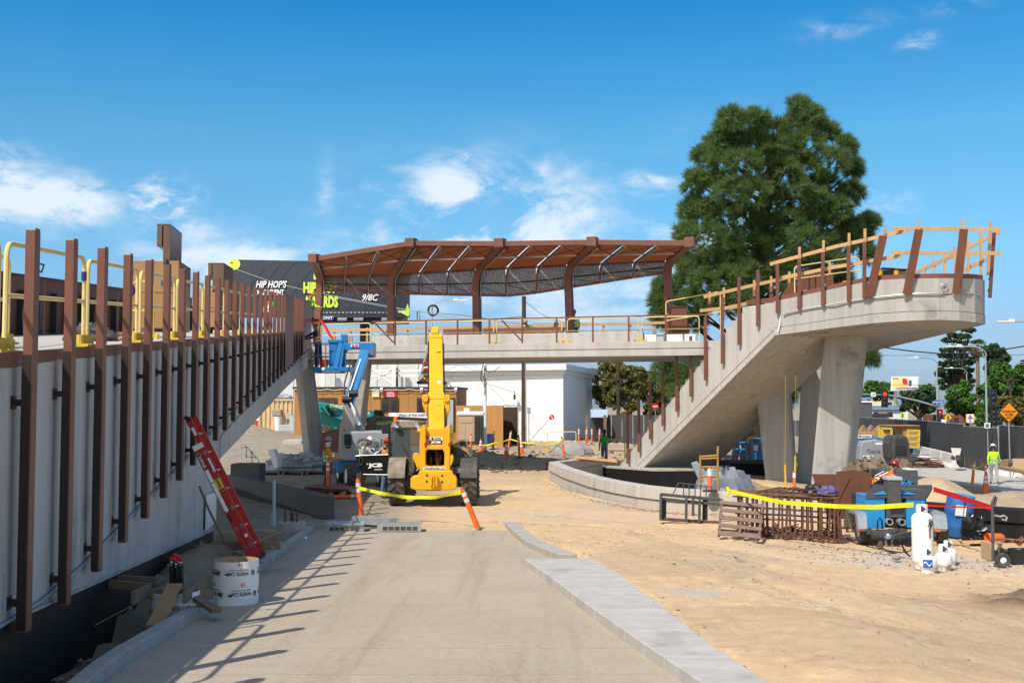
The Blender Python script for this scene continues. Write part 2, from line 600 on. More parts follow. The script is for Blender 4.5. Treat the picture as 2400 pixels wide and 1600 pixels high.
pine_a = leaf_mat('pine_needles',(.075,.128,.042),(.15,.18,.06),trans=.5,sc=.9)
leaf_a = leaf_mat('leaf_green',(.045,.12,.018),(.075,.155,.022),trans=.2)
leaf_b = leaf_mat('leaf_dark',(.028,.060,.025),(.045,.080,.03),trans=.15)
leaf_c = leaf_mat('leaf_olive',(.085,.10,.025),(.15,.13,.03),trans=.2)
leaf_y = leaf_mat('palm_leaf',(.09,.12,.03),(.20,.17,.05),trans=.2)
leaf_d = leaf_mat('palm_thatch',(.26,.19,.09),(.20,.14,.07),trans=.1)
# dirt, ramp slab and steel mesh have their own graphs
def dirt_mat():
 m = bpy.data.materials.new('dirt')
 m.use_nodes = True
 N,L,b = nodes_of(m)
 b.inputs['Roughness'].default_value = .95
 b.inputs['Specular IOR Level'].default_value = .15
 tc = N.new('ShaderNodeTexCoord')
 at = N.new('ShaderNodeAttribute')
 at.attribute_name = 'wear_tone'
 sep = N.new('ShaderNodeSeparateColor')
 L.new(at.outputs['Color'],sep.inputs[0])
 def noise(s,d,st=None):
  n = N.new('ShaderNodeTexNoise')
  n.inputs['Scale'].default_value = s
  n.inputs['Detail'].default_value = d
  n.inputs['Roughness'].default_value = .65
  if st:
   mp = N.new('ShaderNodeMapping')
   mp.inputs['Scale'].default_value = st
   L.new(tc.outputs['Object'],mp.inputs[0])
   L.new(mp.outputs[0],n.inputs['Vector'])
  else:
   L.new(tc.outputs['Object'],n.inputs['Vector'])
  return n.outputs['Fac']
 def mix(f,a,c):
  x = N.new('ShaderNodeMix')
  x.data_type = 'RGBA'
  L.new(f,x.inputs[0])
  for v,i in ((a,6),(c,7)):
   if isinstance(v,tuple):
    x.inputs[i].default_value = v
   else:
    L.new(v,x.inputs[i])
  return x.outputs[2]
 def rng(f,lo,hi):
  r = N.new('ShaderNodeMapRange')
  r.inputs[1].default_value = lo
  r.inputs[2].default_value = hi
  L.new(f,r.inputs[0])
  return r.outputs[0]
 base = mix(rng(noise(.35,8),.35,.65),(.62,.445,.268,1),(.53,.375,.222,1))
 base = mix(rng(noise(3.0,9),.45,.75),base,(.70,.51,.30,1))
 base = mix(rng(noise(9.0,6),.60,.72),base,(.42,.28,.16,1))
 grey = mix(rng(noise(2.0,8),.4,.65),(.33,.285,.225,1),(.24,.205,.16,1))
 base = mix(sep.outputs[0],base,grey)                       # red: greyer, disturbed soil and toned track grooves
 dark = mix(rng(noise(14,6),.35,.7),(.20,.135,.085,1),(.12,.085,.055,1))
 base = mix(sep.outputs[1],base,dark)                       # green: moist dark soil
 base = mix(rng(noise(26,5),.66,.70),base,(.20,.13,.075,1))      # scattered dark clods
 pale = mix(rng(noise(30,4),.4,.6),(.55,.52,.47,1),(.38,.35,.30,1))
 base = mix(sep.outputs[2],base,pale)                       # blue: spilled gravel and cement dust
 L.new(base,b.inputs['Base Color'])
 bp = N.new('ShaderNodeBump')
 bp.inputs['Strength'].default_value = .55
 bp.inputs['Distance'].default_value = .04
 ad = N.new('ShaderNodeMath')
 ad.operation = 'ADD'
 L.new(noise(14,8),ad.inputs[0])
 L.new(noise(60,4),ad.inputs[1])
 L.new(ad.outputs[0],bp.inputs['Height'])
 L.new(bp.outputs[0],b.inputs['Normal'])
 return m
dirt = dirt_mat()
def ramp_mat():
 m = bpy.data.materials.new('ramp_concrete')
 m.use_nodes = True
 N,L,b = nodes_of(m)
 b.inputs['Roughness'].default_value = .9
 b.inputs['Specular IOR Level'].default_value = .2
 tc = N.new('ShaderNodeTexCoord')
 def noise(s,d,st=(1,1,1)):
  n = N.new('ShaderNodeTexNoise')
  n.inputs['Scale'].default_value = s
  n.inputs['Detail'].default_value = d
  n.inputs['Roughness'].default_value = .65
  mp = N.new('ShaderNodeMapping')
  mp.inputs['Scale'].default_value = st
  L.new(tc.outputs['Object'],mp.inputs[0])
  L.new(mp.outputs[0],n.inputs['Vector'])
  return n.outputs['Fac']
 def mix(f,a,c):
  x = N.new('ShaderNodeMix')
  x.data_type = 'RGBA'
  L.new(f,x.inputs[0])
  for v,i in ((a,6),(c,7)):
   if isinstance(v,tuple):
    x.inputs[i].default_value = v
   else:
    L.new(v,x.inputs[i])
  return x.outputs[2]
 def rng(f,lo,hi):
  r = N.new('ShaderNodeMapRange')
  r.inputs[1].default_value = lo
  r.inputs[2].default_value = hi
  L.new(f,r.inputs[0])
  return r.outputs[0]
 c = mix(rng(noise(.5,8),.35,.65),(.41,.35,.275,1),(.355,.30,.235,1))
 c = mix(rng(noise(2.6,9,(.8,2.6,1)),.52,.74),c,(.315,.265,.205,1))       # cross-sweep dirt streaks
 c = mix(rng(noise(.9,7,(2.2,.16,1)),.52,.72),c,(.255,.205,.15,1))    # wheel-path stains along the slab
 c = mix(rng(noise(22,8,(1,2.4,1)),.40,.70),c,(.45,.39,.31,1))
 c = mix(rng(noise(9,10,(1,2.2,1)),.60,.70),c,(.24,.195,.145,1))
 c = mix(rng(noise(75,3),.62,.70),c,(.20,.165,.125,1))
 # fine thin scores in the broomed surface
 w = N.new('ShaderNodeTexWave')
 w.bands_direction = 'Y'
 w.inputs['Scale'].default_value = 1.05
 w.inputs['Distortion'].default_value = .15
 w.inputs['Detail'].default_value = 1
 L.new(tc.outputs['Object'],w.inputs[0])
 L.new(c,b.inputs['Base Color'])
 bp = N.new('ShaderNodeBump')
 bp.inputs['Strength'].default_value = .5
 bp.inputs['Distance'].default_value = .012
 L.new(noise(70,6,(1,2,1)),bp.inputs['Height'])
 L.new(bp.outputs[0],b.inputs['Normal'])
 return m
ramp_c = ramp_mat()
def perforated(name,c,sc,hole=.5):
 "steel sheet with punched round holes, seen as a mesh of real transparency"
 m = mat(name,c,tuple(x * .8 for x in c),3,.6)
 N,L,b = nodes_of(m)
 tc = N.new('ShaderNodeTexCoord')
 mp = N.new('ShaderNodeMapping')
 mp.inputs['Scale'].default_value = (sc,sc,sc)
 L.new(tc.outputs['Object'],mp.inputs[0])
 vo = N.new('ShaderNodeTexVoronoi')
 vo.inputs['Randomness'].default_value = .25
 vo.inputs['Scale'].default_value = 1
 L.new(mp.outputs[0],vo.inputs['Vector'])
 r = N.new('ShaderNodeMath')
 r.operation = 'GREATER_THAN'
 r.inputs[1].default_value = hole
 L.new(vo.outputs['Distance'],r.inputs[0])
 L.new(r.outputs[0],b.inputs['Alpha'])
 return m
mesh_br = perforated('perforated_screen',(.20,.15,.14),55,.37)
glass_cab = mat('cab_glass',(.10,.12,.13),None,rough=.06,spec=.6,alpha=.55)
# ---------------------------------------------------------------- ground, ramp slab, kerbs
def wx(y):
 "x of the ramp wall face"
 return -4.17 - .1131 * (y - 9.6)
KL = [GR(a,b,.12) for a,b in [(737,1232),(672,1278),(607,1324),(540,1370),(471,1420),(353,1489),(305,1517),(255,1552),(207,1594)]]
_d = (KL[-1] - KL[-2]).normalized()
KL.append(KL[-1] + _d * 4.5)
KRp = [(1213,1238),(1266,1276),(1353,1306),(1450,1372),(1560,1450),(1735,1600)]
KR = [GR(a,b) for a,b in KRp]
KR.append(KR[-1] + V((.2,-5,0)))
YEND = 26.0
def interp(P,y):
 Q = sorted([(p.y,p.x) for p in P])
 return float(np.interp(y,[q[0] for q in Q],[q[1] for q in Q]))
def xl(y):
 return interp(KL,y)
def xr(y):
 return interp(KR,y)
TRACKS = [[G(1150,1215,.05),G(1420,1230,.05),G(1640,1300,.1),G(1850,1370,.12),G(2150,1430,.05),G(2480,1530,.05)],
   [G(1230,1250,.2),G(1400,1285,.2),G(1600,1345,.2),G(1740,1390,.2),G(1900,1450,.2),G(2200,1600,.2)],
   [G(1250,1200,.05),G(1560,1225,.05),G(1900,1290,.05),G(2300,1350,0),G(2700,1420,0)]]
def build_ground():
 xs = np.concatenate([-np.geomspace(900,13,34),np.arange(-12,-1,.12),np.arange(-1,10.4,.07),np.arange(10.4,26,.25),np.geomspace(26,900,32)])
 ys = np.concatenate([np.arange(-30,3,3),np.arange(3,9,.3),np.arange(9,27.5,.07),np.arange(27.5,62,.25),np.arange(62,130,1.2),np.geomspace(131,1500,26)])
 X,Y = np.meshgrid(xs,ys)
 def sst(a,b,x):
  t = np.clip((x - a) / (b - a),0,1)
  return t * t * (3 - 2 * t)
 Z = -0.7 * sst(8,16,X) * sst(26,50,Y)
 Z += -0.15 * sst(33,45,Y) * (1 - sst(8,16,X)) * (1 - sst(52,62,Y))
 Z += (.22 * sst(50,68,Y) + .73 * sst(56,79,Y) * (1 - sst(-17,-6,X))) * (1 - sst(4,14,X))
 XL = np.array([xl(y) for y in ys])[:,None]
 XR = np.array([xr(y) for y in ys])[:,None]
 XW = wx(ys)[:,None]
 ZR = (RA + RB * ys)[:,None]
 n1 = fbm(X * .35,Y * .35,3,4)
 n2 = fbm(X * 2.2,Y * 2.2,5,4)
 n3 = fbm(X * 7.0,Y * 7.0,9,3)
 onr = (1 - sst(25.4,27.0,Y))
 # raised dirt beside the ramp, level with the sidewalk block
 lift = (ZR + .10) * (1 - sst(0.9,6.0,X - XR)) * onr
 Z = np.where((X > XR) & (lift > .004),np.maximum(lift,Z),Z)
 # pit inside the planter round the stair foot
 PX = [1.6,2.05,2.45,2.95,3.45,3.95,4.4,5.4,6.6,9.5]
 PY = [43,38.5,35.9,33.6,32.1,31.2,30.65,29.7,28.7,27.4]
 pit = (X > 1.75) & (X < 9.5) & (Y > np.interp(X,PX,PY) + .35) & (Y < 50)
 dep = .62 * (1 - sst(7.4,8.4,X))
 Z = np.where(pit,Z - dep,Z)
 rough = .05 * n1 + .020 * n2 + .020 * n3
 far = 1 + 2.0 * sst(40,62,Y) * (1 - sst(10,16,X))
 Z += rough * far
 Z += .05 * (1 - sst(3,7,X - XR)) * onr * (X > XR + .4) * n1
 W_ = np.zeros(X.shape + (3,))
 W_[...,0] = np.clip(sst(44,58,Y) * .55 + .9 * (1 - sst(-3.6,-1.5,X)) * sst(24,27,Y) + sst(.05,.25,n1) * .25,0,1)
 # tracks pressed by tyres
 for ti,T in enumerate(TRACKS):
  pts = []
  for i in range(len(T) - 1):
   for k in range(60):
    pts.append(T[i].lerp(T[i + 1],k / 60))
  P = np.array([(p.x,p.y) for p in pts])
  for _ in range(12):
   P[1:-1] = (P[:-2] + P[1:-1] * 2 + P[2:]) / 4
  seg = np.r_[0,np.cumsum(np.hypot(*np.diff(P,axis=0).T))]
  iy,ix = np.where((X > P[:,0].min() - 1) & (X < P[:,0].max() + 1) & (Y > P[:,1].min() - 1) & (Y < min(P[:,1].max() + 1,40)))
  px,py = X[iy,ix],Y[iy,ix]
  best = np.full(px.shape,9.0)
  arc = np.zeros(px.shape)
  for k in range(0,len(P),3):
   d = np.hypot(px - P[k,0],py - P[k,1])
   b = d < best
   best[b] = d[b]
   arc[b] = seg[k]
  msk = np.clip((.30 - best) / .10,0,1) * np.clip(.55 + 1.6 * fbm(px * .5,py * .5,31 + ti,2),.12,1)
  Z[iy,ix] -= np.sqrt(msk) * .05 - msk * .045 * (np.sin(arc * 2 * math.pi / .26 + best * 12) > .0)
  W_[iy,ix,0] = np.clip(W_[iy,ix,0] + .55 * np.sqrt(msk) * (np.sin(arc * 2 * math.pi / .26 + best * 12) < .2),0,1)  # compressed soil, toned darker in the grooves to strengthen their shade
 # trodden footprints
 for _ in range(620):
  fx,fy = RNG.uniform(.2,8.5),9 + 17 * RNG.random() ** 1.2
  jx,jy = np.searchsorted(xs,fx),np.searchsorted(ys,fy)
  sl = np.s_[max(0,jy - 4):jy + 5,max(0,jx - 4):jx + 5]
  an = RNG.uniform(0,3.14)
  ux = (X[sl] - fx) * math.cos(an) + (Y[sl] - fy) * math.sin(an)
  uy = -(X[sl] - fx) * math.sin(an) + (Y[sl] - fy) * math.cos(an)
  q = np.hypot(ux / .055,uy / .14)
  Z[sl] += -.022 * np.exp(-q ** 2) + .012 * np.exp(-(q - 1.5) ** 2 * 3)
 # trench between the wall and the kerb
 tz = np.clip(.10 + .20 * sst(12,17,Y) - .75 * sst(19,23,Y),-.5,1) + .26 * np.clip(n2,-1,1) + .2 * n1 + .06 * n3
 pile = .42 * np.exp(-((Y - 17.0) / 2.0) ** 2 - ((X + 4.55) / .45) ** 2)
 tz = tz + pile
 tr = (X < XL - .12) & (X > XW - .5) & (Y < 25.5)
 Z = np.where(tr,tz,Z)
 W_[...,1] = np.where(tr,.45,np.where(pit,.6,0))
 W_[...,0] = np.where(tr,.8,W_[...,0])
 Z = np.where((X <= XW - .5) & (Y < 47),np.minimum(Z,0.0),Z)
 under = (X >= XL - .12) & (X <= XR) & (Y < YEND)
 Z = np.where(under,ZR - .22,Z)
 # heap of soil beyond the planter and small heaps
 def heap(cx,cy,r,h,ry=None,k=7):
  nonlocal Z
  ry = ry or r
  q = ((X - cx) / r) ** 2 + ((Y - cy) / ry) ** 2
  m = np.exp(-q * 1.4)
  Z = Z + h * m * (1 + .5 * n2) + m * .05 * n3
  return m
 m = heap(12.2,33.5,1.5,.75)
 heap(17.5,38.5,2.6,.35)
 heap(-17.5,74,2.6,.75)
 heap(-13.5,70,5,.3)
 heap(-1.5,57,2.5,.35)
 heap(1.2,54.5,2.0,.3)
 heap(8.9,19.6,.7,.05)
 heap(12.0,36.0,1.6,.5)
 m = np.exp(-(((X - 7.6) / 1.7) ** 2 + ((Y - 16.2) / 1.1) ** 2) * 1.3) * (.6 + 1.2 * np.clip(n2 + .3,0,1))
 W_[...,1] = np.clip(W_[...,1] + m,0,1)
 Z = Z + .06 * np.clip(m,0,1) * (1 + n2 * 2)
 for (cx,cy,a,b,s) in [(7.4,21.0,2.4,1.2,.75),(2.3,14.4,.35,.28,.9),(3.9,14.3,.45,.2,.6),(.2,30.2,2.6,.5,.6),(4.6,29.0,2.2,.35,.8),(2.6,33.3,.9,1.4,.6),(9.6,19.8,1.3,.8,.6),(1.5,28.6,1.3,.3,.4)]:
  q = np.exp(-(((X - cx) / a) ** 2 + ((Y - cy) / b) ** 2)) * s * np.clip(.75 + 1.6 * n2,0,1.3)
  W_[...,2] = np.clip(W_[...,2] + q,0,1)
 W_[...,0] = np.clip(W_[...,0] + .7 * sst(24,40,Y) * sst(9,13,X),0,1)
 ny,nx = X.shape
 me = bpy.data.meshes.new('ground')
 co = np.stack([X,Y,Z],-1).reshape(-1,3)
 me.vertices.add(len(co))
 me.vertices.foreach_set('co',co.ravel())
 idx = np.arange(ny * nx).reshape(ny,nx)
 q = np.stack([idx[:-1,:-1],idx[:-1,1:],idx[1:,1:],idx[1:,:-1]],-1).reshape(-1,4)
 me.loops.add(q.size)
 me.loops.foreach_set('vertex_index',q.ravel())
 me.polygons.add(len(q))
 me.polygons.foreach_set('loop_start',np.arange(0,q.size,4))
 me.polygons.foreach_set('loop_total',np.full(len(q),4))
 me.update(calc_edges=True)
 ca = me.color_attributes.new('wear_tone','FLOAT_COLOR','POINT')
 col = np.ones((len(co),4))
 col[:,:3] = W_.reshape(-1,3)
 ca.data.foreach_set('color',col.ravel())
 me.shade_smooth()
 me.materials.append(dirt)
 o = bpy.data.objects.new('ground',me)
 COL.objects.link(o)
 o['kind'] = 'structure'
 return lambda x,y: float(Z[min(len(ys) - 1,max(0,np.searchsorted(ys,y))),min(len(xs) - 1,max(0,np.searchsorted(xs,x)))])
gz = build_ground()
def build_ramp():
 root = E('ramp',None,None,(0,0,0))
 root['kind'] = 'structure'
 cuts = [4.0,7.0,9.75,11.0,13.9,17.1,20.2,23.2,YEND]
 for a,b in zip(cuts[:-1],cuts[1:]):
  m = MB()
  yy = np.linspace(a + .006,b - .006,5)
  L_ = [(xl(y) - .02,y,zr(y)) for y in yy]
  R_ = [(xr(y) + .05,y,zr(y)) for y in yy]
  m.strip(L_,R_)
  m.strip([(p[0],p[1],p[2] - .3) for p in R_],R_)
  m.strip(L_,[(p[0],p[1],p[2] - .3) for p in L_])
  for e in (0,-1):
   m.add([L_[e],R_[e],(R_[e][0],R_[e][1],R_[e][2] - .3),(L_[e][0],L_[e][1],L_[e][2] - .3)],[(0,1,2,3)])
  s = m.build('slab',ramp_c,root)
 return root
build_ramp()
# left kerb along the trench
kp = [(.0,0),(.0,-.42),(-.155,-.42),(-.155,.0)]
m = MB()
pth = [KL[i] for i in range(len(KL) - 1,-1,-1)]
pts = []
for i in range(len(pth) - 1):
 for k in range(4):
  pts.append(pth[i].lerp(pth[i + 1],k / 4))
pts.append(pth[-1])
m.sweep(kp,pts)
o = m.build('kerb',conc_kerb,bev=.012)
o['kind'] = 'structure'
# right: curved thin kerb, then the wide sidewalk block in slabs
m = MB()
pts = [GR(a,b,.11) for a,b in [(1213,1222),(1233,1240),(1266,1264),(1310,1282),(1353,1297)]]
m.sweep([(0,0),(0,-.35),(.30,-.35),(.30,0)],pts)
o = m.build('kerb',conc_kerb,bev=.012)
o['kind'] = 'structure'
def build_block():
 root = E('sidewalk',None,None)
 root['kind'] = 'structure'
 A = [GR(a,b,.11) for a,b in [(1229,1309),(1287,1348),(1350,1396),(1419,1445),(1486,1491),(1565,1544),(1649,1600)]]
 B = [GR(a,b,.11) for a,b in [(1399,1307),(1440,1337),(1481,1366),(1526,1399),(1590,1449),(1659,1501),(1802,1600)]]
 A.append(A[-1] + (A[-1] - A[-2]) * 2.5)
 B.append(B[-1] + (B[-1] - B[-2]) * 1.4)
 ya = [p.y for p in A][::-1]
 yb = [p.y for p in B][::-1]
 xa = lambda y: float(np.interp(y,ya,[p.x for p in A][::-1]))
 xb = lambda y: float(np.interp(y,yb,[p.x for p in B][::-1]))
 y1 = (A[0].y + B[0].y) / 2
 cuts = [y1 - k * 1.42 for k in range(0,9)]
 for b,a in zip(cuts[:-1],cuts[1:]):
  m = MB()
  P = [(xa(a + .035),a + .035),(xb(a + .035),a + .035),(xb((a + b) / 2),(a + b) / 2),(xb(b),b),(xa(b),b),(xa((a + b) / 2),(a + b) / 2)]
  n = 6
  vs = [(x,y,zr(y) - .25) for x,y in P] + [(x,y,zr(y) + .11) for x,y in P]
  m.add(vs,[tuple(range(n - 1,-1,-1)),tuple(range(n,2 * n))] + [(k,(k + 1) % n,n + (k + 1) % n,n + k) for k in range(n)])
  m.build('slab',conc_l,root,bev=.01)
build_block()
# new concrete paths on the right
RZ = -.66
root = E('path',None,None)
root['kind'] = 'structure'
for ai,P in enumerate([[(2095,1101),(2180,1100),(2268,1097),(2350,1114),(2400,1128),(2560,1168),(2560,1215),(2400,1168),(2330,1148),(2232,1135),(2090,1126)],
      [(2272,1093),(2335,1089),(2400,1106),(2560,1140),(2560,1166),(2400,1125),(2352,1112)]]):
 m = MB()
 Q = [G(a,b,RZ + .06 * ai) for a,b in P]
 m.prism([(q.x,q.y) for q in Q],RZ - .2,RZ + .06 + .06 * ai)
 m.build('slab',conc_l,root)
# roadway of the street behind the fence
m = MB()
m.prism([(30,48),(60,48),(85,260),(36,260)],-.9,-.62)
o = m.build('road',mat('asphalt',(.05,.05,.052),(.06,.06,.06),3,.9))
o['kind'] = 'structure'
m = MB()
m.prism([(-60,77),(-14,78),(-14,90),(-60,90)],.4,.98)
o = m.build('pavement',mat('yard_concrete',(.40,.37,.33),(.33,.305,.27),1,.9))
o['kind'] = 'structure'
def scatter(name,m,n,fn,r0,r1,smooth=False,kind='stuff'):
 "many small stones in one mesh"
 base = [(1,0,0),(0,1,0),(-1,0,0),(0,-1,0),(0,0,.8),(0,0,-.8)]
 F_ = [(0,1,4),(1,2,4),(2,3,4),(3,0,4),(1,0,5),(2,1,5),(3,2,5),(0,3,5)]
 mb = MB()
 for _ in range(n):
  x,y = fn()
  r = r0 + (r1 - r0) * random.random() ** 2.5
  a = random.random() * 6.28
  z = gz(x,y) + r * .25
  vs = []
  for p in base:
   q = [c * r * random.uniform(.6,1.3) for c in p]
   vs.append((x + q[0] * math.cos(a) - q[1] * math.sin(a),y + q[0] * math.sin(a) + q[1] * math.cos(a),z + q[2] * .75))
  mb.add(vs,F_)
 o = mb.build(name,m,fix=False)
 o['kind'] = kind
 return o
def near(pts,s):
 def f():
  a = random.choice(pts)
  return a[0] + random.gauss(0,s),a[1] + random.gauss(0,s)
 return f
scatter('gravel',stone,900,near([(7.2,21.0),(8.6,20.3),(9.3,19.4),(6.0,22.0)],.75),.008,.032)
pl = [(1.4,44.6),(2.2,35.4),(3.2,31.7),(4.0,30.4),(5.2,29.3)]
def alongp():
 i = random.randrange(len(pl) - 1)
 t = random.random()
 return pl[i][0] + (pl[i + 1][0] - pl[i][0]) * t - abs(random.gauss(0,.22)),pl[i][1] + (pl[i + 1][1] - pl[i][1]) * t - abs(random.gauss(0,.15))
scatter('gravel',stone,700,alongp,.01,.036)
scatter('loose_soil',mat('soil_clod',(.36,.25,.145),(.28,.19,.11),8,.95),1400,lambda: (random.uniform(.5,9),9.5 + 17 * random.random() ** .8),.006,.028).hide_render = False
scatter('loose_soil',stone,420,lambda: (lambda y: (random.uniform(wx(y) + .05,xl(y) - .2),y))(random.uniform(9.5,25)),.012,.055)
scatter('loose_soil',mat('soil_clod_dark',(.20,.15,.10),(.13,.095,.065),8,.95),500,lambda: (random.uniform(-4,9),random.uniform(50,64)),.03,.16)
# ---------------------------------------------------------------- left approach ramp with steel posts
STEP = 1.219
def wall_y(px):
 return 3.084 / ((1200 - px) / 2700.0 - .1131)
def zdeck(y):
 return 3.24 + .07 * (y - 9.6)
def zbot(y):
 if y < 23.2:
  return .94 + .128 * max(0,y - 11) - .01 * max(0,11 - y)
 return 2.5 + .109 * (y - 23.2)
WD = V((-.1131,1,0)).normalized()     # along the wall
WN = V((1,.1131,0)).normalized()      # out of the wall
def wp(y,out=0.0,z=0.0):
 return V((wx(y),y,z)) + WN * out
def build_left():
 root = E('approach_ramp','long grey concrete approach ramp with rusty brown steel posts on the left','ramp',(wx(9.6),9.6,0))
 up = lambda y: zdeck(y) - .10
 m = MB()
 P = [(2,up(2)),(47.6,up(47.6)),(47.6,4.36),(35.7,3.25),(24.5,2.05),(22.3,1.80),(21.7,1.55),(21.4,1.2),(21.3,.9),(21.3,-.5),(2,-.5)]
 m.ext([wp(y,0,z) for y,z in P],-WN * .4)
 m.build('wall',conc_w,root,world=True,bev=.02)
 # lower fascia band, a little proud of the wall face
 m = MB()
 Q = [(22.0,1.80),(24.5,2.05),(35.7,3.25),(47.4,4.36)]
 B_ = [(y,z + .40 + .1 * ss(22,26,y)) for y,z in Q]
 m.ext([wp(y,0.0,z) for y,z in Q] + [wp(y,0,z) for y,z in B_[::-1]],WN * .035)
 m.build('fascia_band',conc_w,root,world=True)
 m = MB()
 P = [(2,up(2) + .07),(51.4,up(51.4) + .07),(51.4,4.75),(47.6,4.40),(35.7,3.30),(24.5,2.15),(23,2.1),(23,-.3),(2,-.3)]
 m.ext([wp(y,-.4,z) for y,z in P],-WN * 4.5)
 m.build('deck',conc_l,root,world=True)
 # waterproofing at the foot
 m = MB()
 zb = lambda y: 1.03 - .043 * (y - 9)
 ys = lin(2,21.3,30)
 m.ext([wp(y,.004,zb(y)) for y in ys] + [wp(21.3,.004,-.45),wp(2,.004,-.45)],WN * .014)
 m.build('waterproofing',membrane,root,world=True)
 m = MB()
 for a,b in zip(ys[:-1],ys[1:]):
  m.beam(wp(a,.014,zb(a) + .012),wp(b,.014,zb(b) + .012),.012,.026)
 m.build('flashing',conc_l,root,world=True)
 # edge plates
 for a,b in [(2,10.9),(10.93,16.9),(16.93,27.8),(27.83,38.8),(38.83,47.5)]:
  m = MB()
  nn = 8
  yy = lin(a,b,nn)
  m.ext([wp(y,.0,zdeck(y) - .115 - .012 * math.sin(y * 2.1)) for y in yy] + [wp(y,.0,zdeck(y) + .006 * math.sin(y * 2.7)) for y in yy[::-1]],WN * .012)
  m.build('edge_plate',steel_br,root,world=True)
 # conduit following the posts
 m = MB()
 m.tube([wp(y,.03,zbot(y) + .10) for y in lin(9,34,18)],.016,6)
 m.build('conduit',galv,root,world=True,smooth=True)
 # access panel
 m = MB()
 m.ext([W(482,1159,wall_y(482)),W(505,1153,wall_y(505)),W(504,1222,wall_y(504)),W(481,1242,wall_y(481))],WN * .02)
 m.build('access_panel',white,root,world=True)
 # posts
 tops = {}
 for i in range(-3,31):
  y = 9.6 + STEP * i
  zt = 4.27 + .0735 * (y - 9.6)
  z0 = zbot(y)
  if 20 <= i <= 21 or i >= 27:
   w_ = .06
  x0,x1 = .085,.165
  m = MB()
  c = [wp(y,x0),wp(y,x1),wp(y,x1) + WD * .15,wp(y,x0) + WD * .15]
  m.add([(p.x,p.y,z0) for p in c] + [(p.x,p.y,zt) for p in c],MB.BF)
  # raised flange at the back of the top
  c2 = [wp(y + .03,x1 - .012),wp(y + .03,x1 + .003),wp(y + .13,x1 + .003),wp(y + .13,x1 - .012)]
  m.add([(p.x,p.y,zt - .1) for p in c2] + [(p.x,p.y,zt + .022) for p in c2],MB.BF)
  po = m.build('post',steel_br,root,world=True,bev=.004)
  m = MB()
  c = [wp(y - .006,x0 - .004),wp(y - .006,x1 - .012),wp(y,x1 - .012),wp(y,x0 - .004)]
  m.add([(p.x,p.y,z0 + .02) for p in c] + [(p.x,p.y,zdeck(y) - .02) for p in c],MB.BF)
  m.build('lower_front_strip',steel_blk,po,world=True)  # thin black strip over the post front below deck level
  for zz in (z0 + .24,zdeck(y) - .42):
   m = MB()
   m.beam(wp(y + .05,0,zz),wp(y + .05,.115,zz),.075,.055)
   m.beam(wp(y + .05,0,zz),wp(y + .05,.012,zz),.13,.11)
   m.build('bracket',steel_blk,po,world=True)
  m = MB()
  m.beam(wp(y - .02,.001,z0 + .34),wp(y - .02,.008,z0 + .34),.14,.34)
  m.build('embed_plate',conc_l,root,world=True)
  if i % 3 == 1:
   m = MB()
   m.beam(wp(y + .04,x0 + .012,zt - .02),wp(y - .001 + .002,x0 + .012,zt - .02),.02,.006)
 # wide steel panels near the top end
 for a,b in [(34.6,37.8),(42.3,47.3)]:
  m = MB()
  yy = lin(a,b,6)
  m.ext([wp(y,.17,zbot(y) + .1) for y in yy] + [wp(y,.17,4.30 + .0735 * (y - 9.6)) for y in yy[::-1]],WN * .012)
  m.build('steel_panel',steel_br,root,world=True)
 # parapet of perforated brown sheets on the far side of the deck
 y = 12.0
 while y < 46:
  m = MB()
  yy = [y + .02,min(y + 2.4,46.5) - .02]
  m.ext([wp(q,-4.5,zdeck(q) - .05) for q in yy] + [wp(q,-4.5,zdeck(q) + 1.22) for q in yy[::-1]],-WN * .02)
  m.build('parapet_panel',corten,root,world=True)
  m = MB()
  m.beam(wp(y + .5,-4.42,zdeck(y) - .1),wp(y + .5,-4.42,zdeck(y) + .95),.12,.1,up=WD)
  m.build('parapet_post',steel_blk,root,world=True)
  m = MB()
  m.beam(wp(y + 1.6,-4.42,zdeck(y) - .1),wp(y + 1.6,-4.42,zdeck(y) + 1.0),.12,.1,up=WD)
  m.build('parapet_post',steel_blk,root,world=True)
  y += 2.4
 m = MB()
 m.beam(wp(12,-4.5,zdeck(12) + 1.24),wp(46.4,-4.5,zdeck(46.4) + 1.24),.08,.04)
 m.build('parapet_cap',steel_blk,root,world=True)
build_left()
def base_mb():
 "castellated steel foot of a temporary rail"
 m = MB()
 m.box(-.20,.20,-.10,.10,0,.035)
 for x in (-.15,-.05,.05,.15):
  m.cyl((x,0,.03),(x,0,.135),.042,10)
  m.cyl((x,0,.135),(x,0,.137),.022,8)
 return m
RAILS = []
def guardrail(p,q,label,h=1.07,r=.024,legs=True,bases=(True,True),mid=True,deep=False,group='yellow temporary guardrails'):
 p,q = V(p),V(q)
 L = (V((q.x,q.y,0)) - V((p.x,p.y,0))).length
 rz = math.atan2(q.y - p.y,q.x - p.x)
 g = E('guardrail',label,'guardrail',p,rz,group)
 dz = q.z - p.z
 zz = lambda x: dz * x / L
 c = .14
 path = [(0,0,.02)] + [(0,0,h - c)] + [(c - c * math.cos(a),0,h - c + c * math.sin(a)) for a in lin(.3,1.57,5)]
 path += [(L - c + c * math.sin(a),0,h - c + c * math.cos(a) + dz) for a in lin(0,1.27,5)] + [(L,0,h - c + dz),(L,0,.02 + dz)]
 m = MB()
 m.tube(path,r,8)
 m.build('rail',yel_deep if deep else yel_rail,g,smooth=True)
 if mid:
  m = MB()
  m.tube([(0,0,h * .52),(L,0,h * .52 + dz)],r * .9,8)
  m.build('mid_rail',yel_deep if deep else yel_rail,g,smooth=True)
 for i,b in enumerate(bases):
  if b:
   o = base_mb().build('base',yel_deep,g)
   o.location = (L * i,0,dz * i)
 RAILS.append(g)
 return g
